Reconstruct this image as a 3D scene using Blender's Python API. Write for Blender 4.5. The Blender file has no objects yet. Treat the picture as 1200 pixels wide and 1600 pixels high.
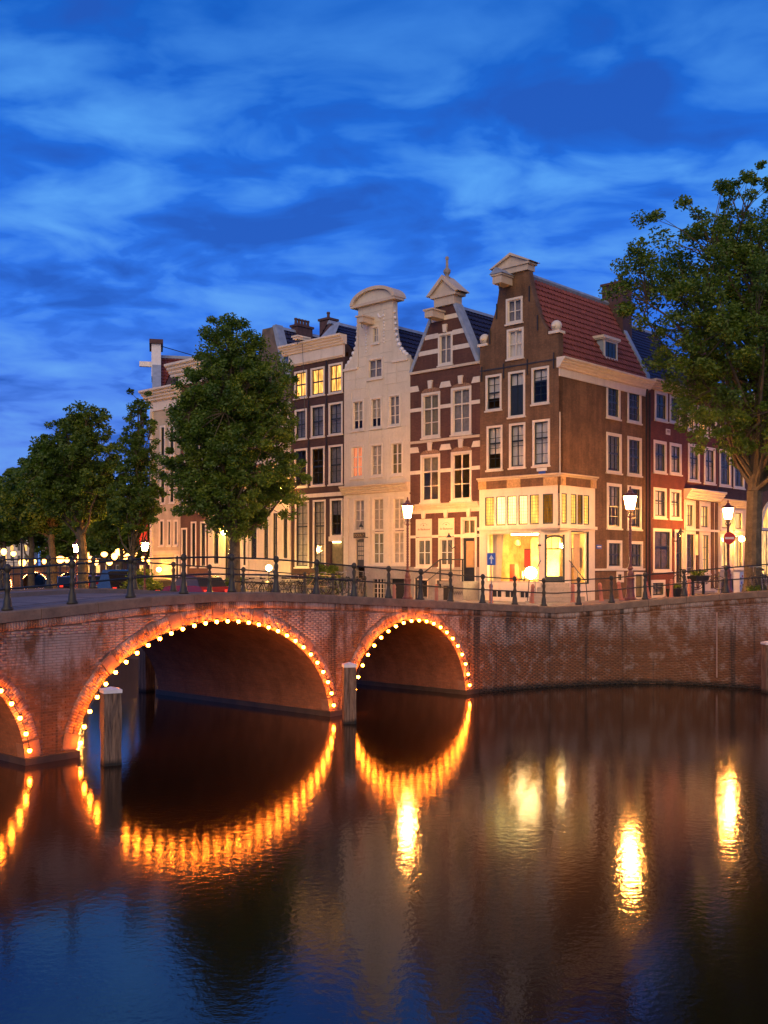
import bpy, math, random
import numpy as np
from mathutils import Vector, Matrix, geometry

random.seed(7)
RS = np.random.RandomState(7)
C = bpy.context.scene.collection
D = bpy.data
scn = bpy.context.scene

# ------------------------------------------------------------------ camera, sky, light, exposure
cam_d = D.cameras.new('camera')
cam = D.objects.new('camera', cam_d)
C.objects.link(cam)
cam_d.sensor_fit = 'VERTICAL'
cam_d.sensor_height = 24.0
cam_d.sensor_width = 18.0
cam_d.lens = 1610.0 / 1600.0 * 24.0
cam_d.shift_y = 85.0 / 1600.0
cam_d.clip_start = 0.1
cam_d.clip_end = 5000.0
cam.location = (0, 0, 4.6)
cam.rotation_euler = (math.radians(90), 0, 0)
scn.camera = cam

scn.view_settings.view_transform = 'Standard'
scn.view_settings.look = 'None'
scn.view_settings.exposure = 0.0
scn.view_settings.gamma = 1.0
scn.view_settings.use_curve_mapping = False
scn.render.engine = 'CYCLES'
cy = scn.cycles
cy.use_denoising = True
try:
    cy.denoiser = 'OPENIMAGEDENOISE'
except Exception:
    pass
cy.max_bounces = 6
cy.diffuse_bounces = 2
cy.glossy_bounces = 3
cy.transmission_bounces = 4
cy.transparent_max_bounces = 8
cy.sample_clamp_indirect = 6.0
cy.use_light_tree = True
cy.caustics_reflective = False
cy.caustics_refractive = False


def NT(tree, kind, **kw):
    n = tree.nodes.new(kind)
    for k, v in kw.items():
        setattr(n, k, v)
    return n


def ramp(nt, fac, stops):
    r = nt.nodes.new('ShaderNodeValToRGB')
    e = r.color_ramp.elements
    while len(e) > 1:
        e.remove(e[-1])
    e[0].position = stops[0][0]
    e[0].color = tuple(stops[0][1]) + (1,) if len(stops[0][1]) == 3 else stops[0][1]
    for p, c in stops[1:]:
        x = e.new(p)
        x.color = tuple(c) + (1,)
    nt.links.new(fac, r.inputs[0])
    return r.outputs[0]


def vmath(nt, op, a, b=None):
    n = nt.nodes.new('ShaderNodeVectorMath')
    n.operation = op
    for i, v in enumerate((a, b)):
        if v is None:
            continue
        if hasattr(v, 'is_linked') or hasattr(v, 'links'):
            nt.links.new(v, n.inputs[i])
        else:
            n.inputs[i].default_value = v
    return n.outputs[0]


def fmath(nt, op, a, b=None, c=None, clamp=False):
    n = nt.nodes.new('ShaderNodeMath')
    n.operation = op
    n.use_clamp = clamp
    for i, v in enumerate((a, b, c)):
        if v is None:
            continue
        if hasattr(v, 'links'):
            nt.links.new(v, n.inputs[i])
        else:
            n.inputs[i].default_value = v
    return n.outputs[0]


def mixc(nt, fac, a, b, mode='MIX'):
    n = nt.nodes.new('ShaderNodeMix')
    n.data_type = 'RGBA'
    n.blend_type = mode
    for i, v in ((0, fac), (6, a), (7, b)):
        if hasattr(v, 'links'):
            nt.links.new(v, n.inputs[i])
        elif i == 0:
            n.inputs[0].default_value = v
        else:
            n.inputs[i].default_value = tuple(v) + (1,) if len(v) == 3 else v
    return n.outputs[2]


def noise(nt, vec, scale, detail=4, rough=0.55, dist=0.0, out=0):
    n = nt.nodes.new('ShaderNodeTexNoise')
    n.inputs['Scale'].default_value = scale
    n.inputs['Detail'].default_value = detail
    n.inputs['Roughness'].default_value = rough
    n.inputs['Distortion'].default_value = dist
    if vec is not None:
        nt.links.new(vec, n.inputs['Vector'])
    return n.outputs[out]


world = D.worlds.new('World')
scn.world = world
world.use_nodes = True
wt = world.node_tree
wt.nodes.clear()
SUN_EL, SUN_AZ = 24.0, 188.0      # soft warm afterglow from behind the viewer
sky = NT(wt, 'ShaderNodeTexSky', sky_type='NISHITA', sun_disc=False)
sky.sun_elevation = math.radians(-5.0)
sky.sun_rotation = math.radians(SUN_AZ)
bg1 = NT(wt, 'ShaderNodeBackground')
bg1.inputs['Strength'].default_value = 0.05
wt.links.new(sky.outputs[0], bg1.inputs['Color'])
tc = NT(wt, 'ShaderNodeTexCoord')
sep = NT(wt, 'ShaderNodeSeparateXYZ')
wt.links.new(tc.outputs['Generated'], sep.inputs[0])
zz = fmath(wt, 'ABSOLUTE', sep.outputs[2])
den = fmath(wt, 'ADD', zz, 0.22)
px_ = fmath(wt, 'DIVIDE', sep.outputs[0], den)
py_ = fmath(wt, 'DIVIDE', sep.outputs[1], den)
comb = NT(wt, 'ShaderNodeCombineXYZ')
wt.links.new(px_, comb.inputs[0])
wt.links.new(py_, comb.inputs[1])
mp = NT(wt, 'ShaderNodeMapping')
mp.inputs['Rotation'].default_value = (0, 0, math.radians(14))
mp.inputs['Scale'].default_value = (1.0, 1.35, 1.0)
mp.inputs['Location'].default_value = (6.1, 2.2, 0.0)
wt.links.new(comb.outputs[0], mp.inputs[0])
warp = noise(wt, mp.outputs[0], 2.2, 2, 0.5, out=1)
wv = vmath(wt, 'SCALE', warp, None)
wt.nodes[-1].inputs['Scale'].default_value = 0.35
cv = vmath(wt, 'ADD', mp.outputs[0], wv)
big = noise(wt, cv, 2.7, 3, 0.45)
fine = noise(wt, cv, 7.5, 4, 0.5)
cl = fmath(wt, 'ADD', fmath(wt, 'MULTIPLY', big, 0.6), fmath(wt, 'MULTIPLY', fine, 0.4))
elev = ramp(wt, zz, [(0.0, (0.17, 0.30, 0.85)), (0.11, (0.105, 0.26, 0.88)), (0.23, (0.040, 0.205, 0.90)),
                     (0.36, (0.018, 0.165, 0.78)), (0.50, (0.007, 0.115, 0.56)), (1.0, (0.005, 0.08, 0.42))])
dark = mixc(wt, ramp(wt, cl, [(0.40, (0.75, 0.75, 0.75)), (0.50, (0, 0, 0))]), elev, (0.020, 0.10, 0.50))
lite = mixc(wt, ramp(wt, cl, [(0.485, (0, 0, 0)), (0.58, (0.55, 0.55, 0.55)), (0.68, (1, 1, 1))]), dark,
            ramp(wt, zz, [(0.10, (0.15, 0.38, 0.95)), (0.36, (0.115, 0.42, 1.0)), (0.50, (0.022, 0.17, 0.70))]))
bg2 = NT(wt, 'ShaderNodeBackground')
wt.links.new(lite, bg2.inputs['Color'])
bg2.inputs['Strength'].default_value = 0.95
adds = NT(wt, 'ShaderNodeAddShader')
wt.links.new(bg1.outputs[0], adds.inputs[0])
wt.links.new(bg2.outputs[0], adds.inputs[1])
wo = NT(wt, 'ShaderNodeOutputWorld')
wt.links.new(adds.outputs[0], wo.inputs[0])

sun_d = D.lights.new('sun', 'SUN')
sun_d.energy = 1.95
sun_d.angle = math.radians(60)
sun_d.color = (1.0, 0.70, 0.30)
sun = D.objects.new('sun', sun_d)
C.objects.link(sun)
az = math.radians(SUN_AZ)
sdir = Vector((math.sin(az) * math.cos(math.radians(SUN_EL)), math.cos(az) * math.cos(math.radians(SUN_EL)), math.sin(math.radians(SUN_EL))))
sun.rotation_euler = sdir.to_track_quat('Z', 'Y').to_euler()
sun.location = (0, -20, 40)


# ------------------------------------------------------------------ materials
def new_mat(name):
    m = D.materials.new(name)
    m.use_nodes = True
    nt = m.node_tree
    nt.nodes.clear()
    out = nt.nodes.new('ShaderNodeOutputMaterial')
    p = nt.nodes.new('ShaderNodeBsdfPrincipled')
    nt.links.new(p.outputs[0], out.inputs[0])
    return m, nt, p, out


def add_bump(nt, p, h, dist=0.01, strength=0.5):
    b = nt.nodes.new('ShaderNodeBump')
    b.inputs['Strength'].default_value = strength
    b.inputs['Distance'].default_value = dist
    nt.links.new(h, b.inputs['Height'])
    nt.links.new(b.outputs[0], p.inputs['Normal'])


def plain(name, col, rough=0.6, var=0.18, scale=2.5, metal=0.0, bump=0.004, dirt=0.25):
    """matte or painted surface with low relief, tonal variation and a little grime"""
    m, nt, p, out = new_mat(name)
    g = nt.nodes.new('ShaderNodeNewGeometry')
    n1 = noise(nt, g.outputs['Position'], scale, 5, 0.6)
    n2 = noise(nt, g.outputs['Position'], scale * 9, 3, 0.6)
    a = tuple(c * (1 - var) for c in col)
    b = tuple(min(1, c * (1 + var)) for c in col)
    c1 = ramp(nt, n1, [(0.3, a), (0.7, b)])
    dm = ramp(nt, n2, [(0.52, (0, 0, 0)), (0.75, (dirt, dirt, dirt))])
    c2 = mixc(nt, dm, c1, tuple(c * 0.45 for c in col))
    if col[0] > 0.5:
        mps = nt.nodes.new('ShaderNodeMapping')
        mps.inputs['Scale'].default_value = (2.2, 2.2, 0.25)
        nt.links.new(g.outputs['Position'], mps.inputs[0])
        n3 = noise(nt, mps.outputs[0], 1.8, 6, 0.7)
        c2 = mixc(nt, ramp(nt, n3, [(0.50, (0, 0, 0)), (0.70, (0.26, 0.26, 0.26))]), c2, (col[0] * 0.55, col[1] * 0.50, col[2] * 0.42))
    nt.links.new(c2, p.inputs['Base Color'])
    p.inputs['Roughness'].default_value = rough
    p.inputs['Metallic'].default_value = metal
    if bump:
        add_bump(nt, p, n2, bump, 0.6)
    return m


def brick_mat(name, c1, c2, mortar, bw=0.21, rh=0.065, stain=0.3):
    m, nt, p, out = new_mat(name)
    t = nt.nodes.new('ShaderNodeTexCoord')
    s = nt.nodes.new('ShaderNodeSeparateXYZ')
    nt.links.new(t.outputs['Object'], s.inputs[0])
    xy = fmath(nt, 'ADD', s.outputs[0], s.outputs[1])
    cb = nt.nodes.new('ShaderNodeCombineXYZ')
    nt.links.new(xy, cb.inputs[0])
    nt.links.new(s.outputs[2], cb.inputs[1])
    br = nt.nodes.new('ShaderNodeTexBrick')
    br.inputs['Scale'].default_value = 1.0
    br.inputs['Brick Width'].default_value = bw
    br.inputs['Row Height'].default_value = rh
    br.inputs['Mortar Size'].default_value = 0.006
    br.inputs['Mortar Smooth'].default_value = 0.3
    br.inputs['Color1'].default_value = tuple(c1) + (1,)
    br.inputs['Color2'].default_value = tuple(c2) + (1,)
    br.inputs['Mortar'].default_value = tuple(mortar) + (1,)
    nt.links.new(cb.outputs[0], br.inputs['Vector'])
    n1 = noise(nt, t.outputs['Object'], 0.9, 5, 0.65)
    n2 = noise(nt, t.outputs['Object'], 14, 3, 0.6)
    mps = nt.nodes.new('ShaderNodeMapping')
    mps.inputs['Scale'].default_value = (1.6, 1.6, 0.16)
    nt.links.new(t.outputs['Object'], mps.inputs[0])
    n3 = noise(nt, mps.outputs[0], 1.5, 5, 0.65)
    n1 = fmath(nt, 'ADD', fmath(nt, 'MULTIPLY', n1, 0.55), fmath(nt, 'MULTIPLY', n3, 0.45))
    stain = min(1.0, stain * 2.2)
    c = mixc(nt, ramp(nt, n1, [(0.42, (0, 0, 0)), (0.62, (stain, stain, stain))]), br.outputs[0], tuple(0.4 * (a + b) * 0.5 for a, b in zip(c1, c2)))
    c = mixc(nt, ramp(nt, n2, [(0.5, (0, 0, 0)), (0.8, (0.35, 0.35, 0.35))]), c, tuple(min(1, 1.7 * a) for a in c2))
    nt.links.new(c, p.inputs['Base Color'])
    p.inputs['Roughness'].default_value = 0.85
    h = fmath(nt, 'SUBTRACT', fmath(nt, 'MULTIPLY', n2, 0.4), br.outputs['Fac'])
    add_bump(nt, p, h, 0.008, 0.6)
    return m


def bridge_brick(name, objrand=False):
    """real bricks: each has its own tone; salt bloom near the top, algae at the waterline, drain streaks"""
    m, nt, p, out = new_mat(name)
    g = nt.nodes.new('ShaderNodeNewGeometry')
    pos = g.outputs['Position']
    if objrand:
        oi = nt.nodes.new('ShaderNodeObjectInfo')
        tone = oi.outputs['Random']
    else:
        at = nt.nodes.new('ShaderNodeAttribute')
        at.attribute_name = 'tone'
        tone = at.outputs['Fac']
    base = ramp(nt, tone, [(0.0, (0.135, 0.058, 0.024)), (0.35, (0.18, 0.074, 0.030)), (0.7, (0.21, 0.088, 0.036)), (1.0, (0.165, 0.078, 0.038))])
    s = nt.nodes.new('ShaderNodeSeparateXYZ')
    nt.links.new(pos, s.inputs[0])
    z = s.outputs[2]
    st = nt.nodes.new('ShaderNodeMapping')
    st.inputs['Scale'].default_value = (1.0, 1.0, 0.35)
    nt.links.new(pos, st.inputs[0])
    n1 = noise(nt, st.outputs[0], 1.6, 6, 0.7)
    top = ramp(nt, fmath(nt, 'MULTIPLY', z, 0.25), [(0.42, (0, 0, 0)), (0.60, (1, 1, 1)), (0.86, (0.8, 0.8, 0.8))])
    salt = fmath(nt, 'MULTIPLY', ramp(nt, n1, [(0.42, (0, 0, 0)), (0.56, (1, 1, 1))]), top, clamp=True)
    salt = fmath(nt, 'MULTIPLY', salt, 0.62)
    low = ramp(nt, noise(nt, pos, 2.4, 5, 0.7), [(0.53, (0, 0, 0)), (0.62, (0.6, 0.6, 0.6))])
    c = mixc(nt, low, base, (0.36, 0.27, 0.22))
    c = mixc(nt, salt, c, (0.56, 0.46, 0.40))
    st2 = nt.nodes.new('ShaderNodeMapping')
    st2.inputs['Scale'].default_value = (1.3, 1.3, 0.06)
    nt.links.new(pos, st2.inputs[0])
    n2 = noise(nt, st2.outputs[0], 1.7, 4, 0.6)
    streak = ramp(nt, n2, [(0.545, (0, 0, 0)), (0.62, (0.85, 0.85, 0.85))])
    c = mixc(nt, streak, c, (0.035, 0.026, 0.02))
    zn = fmath(nt, 'ADD', z, fmath(nt, 'MULTIPLY', noise(nt, pos, 3.0, 4, 0.6), 0.22))
    alg = ramp(nt, zn, [(0.20, (1, 1, 1)), (0.36, (0, 0, 0))])
    c = mixc(nt, alg, c, (0.018, 0.015, 0.010))
    nt.links.new(c, p.inputs['Base Color'])
    p.inputs['Roughness'].default_value = 0.8
    add_bump(nt, p, noise(nt, pos, 45, 4, 0.6), 0.006, 0.7)
    return m


def emis(name, col, strength, var=0.0, scale=3.0):
    m = D.materials.new(name)
    m.use_nodes = True
    nt = m.node_tree
    nt.nodes.clear()
    out = nt.nodes.new('ShaderNodeOutputMaterial')
    e = nt.nodes.new('ShaderNodeEmission')
    e.inputs[0].default_value = tuple(col) + (1,)
    e.inputs[1].default_value = strength
    if var:
        t = nt.nodes.new('ShaderNodeTexCoord')
        mpn = nt.nodes.new('ShaderNodeMapping')
        mpn.inputs['Scale'].default_value = (2.4, 2.4, 0.45)
        nt.links.new(t.outputs['Object'], mpn.inputs[0])
        n = noise(nt, mpn.outputs[0], scale, 4, 0.6)
        f = ramp(nt, n, [(0.30, (1 - var,) * 3), (0.55, (1, 1, 1)), (0.75, (1 + var,) * 3)])
        nt.links.new(mixc(nt, 1.0, f, tuple(col), 'MULTIPLY'), e.inputs[0])
    nt.links.new(e.outputs[0], out.inputs[0])
    return m


def glass_mat(name, tint=(1, 1, 1), boost=0.01):
    m = D.materials.new(name)
    m.use_nodes = True
    nt = m.node_tree
    nt.nodes.clear()
    out = nt.nodes.new('ShaderNodeOutputMaterial')
    tr = nt.nodes.new('ShaderNodeBsdfTransparent')
    tr.inputs[0].default_value = tuple(tint) + (1,)
    gl = nt.nodes.new('ShaderNodeBsdfGlossy')
    gl.inputs['Roughness'].default_value = 0.03
    gl.inputs[0].default_value = (0.95, 0.95, 0.95, 1)
    geo = nt.nodes.new('ShaderNodeNewGeometry')
    nz = noise(nt, geo.outputs['Position'], 1.6, 2, 0.5)
    b = nt.nodes.new('ShaderNodeBump')
    b.inputs['Strength'].default_value = 0.35
    b.inputs['Distance'].default_value = 0.02
    nt.links.new(nz, b.inputs['Height'])
    nt.links.new(b.outputs[0], gl.inputs['Normal'])
    dp = nt.nodes.new('ShaderNodeVectorMath')
    dp.operation = 'DOT_PRODUCT'
    nt.links.new(geo.outputs['Incoming'], dp.inputs[0])
    nt.links.new(geo.outputs['Normal'], dp.inputs[1])
    k = fmath(nt, 'POWER', fmath(nt, 'SUBTRACT', 1.0, fmath(nt, 'ABSOLUTE', dp.outputs['Value'])), 5.0)
    f = fmath(nt, 'ADD', fmath(nt, 'MULTIPLY', k, 0.55), boost, clamp=True)
    mx = nt.nodes.new('ShaderNodeMixShader')
    nt.links.new(f, mx.inputs[0])
    nt.links.new(tr.outputs[0], mx.inputs[1])
    nt.links.new(gl.outputs[0], mx.inputs[2])
    nt.links.new(mx.outputs[0], out.inputs[0])
    return m


M = {}
M['water'], nt, p, out = new_mat('canal water')
p.inputs['Base Color'].default_value = (0.012, 0.0075, 0.003, 1)
p.inputs['IOR'].default_value = 1.58
g = nt.nodes.new('ShaderNodeNewGeometry')
w1 = noise(nt, g.outputs['Position'], 7.0, 3, 0.6)
w2 = noise(nt, g.outputs['Position'], 0.5, 3, 0.5)
bp = nt.nodes.new('ShaderNodeBump')
bp.inputs['Strength'].default_value = 1.0
bp.inputs['Distance'].default_value = 0.0031
nt.links.new(fmath(nt, 'ADD', w1, fmath(nt, 'MULTIPLY', w2, 0.4)), bp.inputs['Height'])
nt.links.new(bp.outputs[0], p.inputs['Normal'])
p.inputs['Roughness'].default_value = 0.078

M['bridge_brick'] = bridge_brick('bridge brick')
M['bridge_brick_one'] = bridge_brick('single bridge brick', True)
m, nt, p, out = new_mat('arch brick')
at = nt.nodes.new('ShaderNodeAttribute')
at.attribute_name = 'tone'
g = nt.nodes.new('ShaderNodeNewGeometry')
cc = ramp(nt, at.outputs['Fac'], [(0.0, (0.17, 0.075, 0.045)), (0.5, (0.26, 0.125, 0.075)), (1.0, (0.34, 0.19, 0.13))])
cc = mixc(nt, ramp(nt, noise(nt, g.outputs['Position'], 1.3, 5, 0.65), [(0.45, (0, 0, 0)), (0.6, (0.6, 0.6, 0.6))]), cc, (0.48, 0.36, 0.29))
nt.links.new(cc, p.inputs['Base Color'])
p.inputs['Roughness'].default_value = 0.85
add_bump(nt, p, noise(nt, g.outputs['Position'], 40, 4, 0.6), 0.006, 0.7)
M['arch_brick'] = m
M['mortar'] = plain('mortar', (0.25, 0.14, 0.09), 0.9, 0.3, 3)
M['vault'] = brick_mat('vault brick', (0.20, 0.095, 0.055), (0.27, 0.12, 0.065), (0.16, 0.11, 0.08), 0.22, 0.066)
M['voussoir'] = plain('arch ring brickwork', (0.25, 0.135, 0.09), 0.8, 0.25, 3.0, dirt=0.5, bump=0.01)
M['coping'] = plain('granite coping', (0.21, 0.135, 0.085), 0.75, 0.3, 2.2, dirt=0.5, bump=0.008)
M['paving'] = brick_mat('street paving', (0.16, 0.13, 0.13), (0.21, 0.17, 0.16), (0.08, 0.07, 0.07), 0.2, 0.1)
M['kerb'] = plain('kerb stone', (0.13, 0.11, 0.11), 0.8, 0.2)
M['iron'] = plain('dark painted iron', (0.022, 0.024, 0.022), 0.38, 0.3, 6, dirt=0.4)
M['iron_green'] = plain('weathered green iron', (0.036, 0.030, 0.018), 0.55, 0.3, 6, dirt=0.5)
M['lamp_red'] = plain('dark red painted lamp iron', (0.16, 0.045, 0.03), 0.35, 0.25, 8, dirt=0.4)
M['wood'] = plain('weathered mooring timber', (0.20, 0.125, 0.075), 0.85, 0.45, 2.4, dirt=0.6, bump=0.02)
M['white'] = plain('cream paint', (0.72, 0.61, 0.47), 0.45, 0.07, 1.4, dirt=0.2, bump=0.001)
M['whitecap'] = plain('white painted cap', (0.72, 0.68, 0.66), 0.5, 0.1, 3, dirt=0.3)
M['stone'] = plain('cream painted sandstone', (0.66, 0.56, 0.42), 0.7, 0.08, 1.2, dirt=0.25)
M['trimstone'] = plain('buff stone trim', (0.58, 0.46, 0.33), 0.7, 0.12, 1.5, dirt=0.3)
M['plinth'] = plain('grey bluestone plinth', (0.30, 0.26, 0.22), 0.75, 0.2, 1.2, dirt=0.5)
M['sash_dark'] = plain('dark green sash paint', (0.018, 0.022, 0.02), 0.35, 0.2, 4)
M['br_corner'] = brick_mat('corner house brick', (0.165, 0.083, 0.038), (0.215, 0.105, 0.047), (0.14, 0.095, 0.06), stain=0.6)
M['br_striped'] = brick_mat('striped house brick', (0.105, 0.038, 0.026), (0.14, 0.052, 0.033), (0.09, 0.06, 0.045))
M['br_dark'] = brick_mat('dark purple brick', (0.065, 0.028, 0.024), (0.088, 0.038, 0.030), (0.06, 0.042, 0.036))
M['br_red'] = brick_mat('red painted brick', (0.145, 0.036, 0.020), (0.175, 0.045, 0.024), (0.11, 0.04, 0.026))
M['br_brown'] = brick_mat('brown brick', (0.125, 0.055, 0.03), (0.16, 0.068, 0.036), (0.10, 0.07, 0.05))
M['tile_red'] = plain('red roof tile', (0.20, 0.048, 0.030), 0.6, 0.3, 3.5, dirt=0.5)
M['tile_blue'] = plain('dark glazed roof tile', (0.022, 0.020, 0.048), 0.35, 0.3, 3.5, dirt=0.3)
M['lead'] = plain('lead flashing', (0.28, 0.32, 0.38), 0.5, 0.2, 3)
M['chimney'] = plain('chimney brick', (0.09, 0.045, 0.04), 0.85, 0.3, 4)
M['dark'] = plain('unlit recess', (0.02, 0.017, 0.014), 0.8, 0.2)
M['blind'] = plain('white window blind', (0.60, 0.55, 0.50), 0.8, 0.08, 3, bump=0)
M['curtain'] = plain('net curtain', (0.40, 0.34, 0.27), 0.9, 0.25, 6, bump=0)
M['curtain_grey'] = plain('grey curtain', (0.20, 0.18, 0.19), 0.9, 0.25, 6, bump=0)
M['olive'] = plain('olive curtain and reflection tone', (0.17, 0.14, 0.075), 0.9, 0.25, 6, bump=0)  # also hung behind side street panes; tone stands in for reflected trees
M['room_dark'] = plain('painted dark room', (0.07, 0.05, 0.03), 0.9, 0.7, 2.2, bump=0)  # sheet behind the panes with a dim room's darkness put into its colour
M['glass'] = glass_mat('window glass')
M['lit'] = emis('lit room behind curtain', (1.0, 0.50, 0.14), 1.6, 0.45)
M['lit_hi'] = emis('bright lit room', (1.0, 0.52, 0.14), 1.8, 0.85)
M['lit_orange'] = emis('orange lit curtain', (1.0, 0.27, 0.10), 0.95, 0.4)
M['lit_dim'] = emis('dimly lit room', (0.85, 0.50, 0.20), 0.28, 0.6)
M['bulb'] = emis('warm bulb', (1.0, 0.20, 0.013), 175.0)
M['lantern'] = emis('lantern glass', (1.0, 0.38, 0.07), 720.0)
M['lantern_yel'] = emis('yellow wall light', (1.0, 0.62, 0.10), 300.0)
M['lantern_org'] = emis('orange wall light', (1.0, 0.42, 0.06), 300.0)
M['far_lamp'] = emis('far lamp glass', (1.0, 0.38, 0.07), 14.0)
M['shop_lamp'] = emis('shop spotlight', (1.0, 0.66, 0.26), 220.0)
M['red'] = plain('red car paint', (0.30, 0.02, 0.02), 0.25, 0.05)
M['black_car'] = plain('black car paint', (0.015, 0.015, 0.018), 0.2, 0.05)
M['grey_car'] = plain('dark blue car paint', (0.02, 0.03, 0.06), 0.2, 0.05)
M['carglass'] = plain('car glass', (0.02, 0.022, 0.022), 0.35, 0.05, bump=0)
M['tyre'] = plain('tyre rubber', (0.02, 0.02, 0.02), 0.8, 0.1)
M['chrome'] = plain('bicycle metal', (0.35, 0.33, 0.30), 0.3, 0.1, metal=0.8)
M['sign_blue'] = plain('sign blue', (0.02, 0.09, 0.42), 0.4, 0.05)
M['sign_red'] = plain('sign red', (0.55, 0.03, 0.02), 0.4, 0.05)
M['sign_white'] = plain('sign white', (0.75, 0.72, 0.66), 0.4, 0.05)
M['sign_dark'] = plain('dark signboard', (0.05, 0.03, 0.02), 0.5, 0.1)
M['letter_gold'] = plain('gold lettering', (0.40, 0.28, 0.12), 0.4, 0.05)
M['letter_brown'] = plain('faded brown lettering', (0.22, 0.12, 0.08), 0.6, 0.05)
M['bollard'] = plain('faded red bollard paint', (0.36, 0.13, 0.085), 0.5, 0.2)
M['banner'] = plain('red banner', (0.45, 0.03, 0.02), 0.8, 0.1)
M['bark'] = plain('tree bark', (0.10, 0.075, 0.045), 0.95, 0.5, 3.5, dirt=0.6, bump=0.03)


def leaf_mat(name, a, b, c):
    m, nt, p, out = new_mat(name)
    g = nt.nodes.new('ShaderNodeNewGeometry')
    n1 = noise(nt, g.outputs['Position'], 0.9, 3, 0.6)
    n2 = noise(nt, g.outputs['Position'], 7.0, 2, 0.5)
    f = fmath(nt, 'ADD', fmath(nt, 'MULTIPLY', n1, 0.6), fmath(nt, 'MULTIPLY', n2, 0.4))
    col = ramp(nt, f, [(0.36, a), (0.5, b), (0.64, c)])
    nt.links.new(col, p.inputs['Base Color'])
    p.inputs['Roughness'].default_value = 0.55
    tl = nt.nodes.new('ShaderNodeBsdfTranslucent')
    nt.links.new(mixc(nt, 1.0, col, (1.3, 1.6, 0.5), 'MULTIPLY'), tl.inputs[0])
    mx = nt.nodes.new('ShaderNodeMixShader')
    mx.inputs[0].default_value = 0.35
    nt.links.new(p.outputs[0], mx.inputs[1])
    nt.links.new(tl.outputs[0], mx.inputs[2])
    nt.links.new(mx.outputs[0], out.inputs[0])
    return m


M['leaf'] = leaf_mat('elm leaves', (0.040, 0.078, 0.009), (0.095, 0.160, 0.014), (0.19, 0.235, 0.02))
M['leaf_far'] = leaf_mat('linden leaves', (0.036, 0.070, 0.010), (0.085, 0.145, 0.015), (0.16, 0.21, 0.02))


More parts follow.
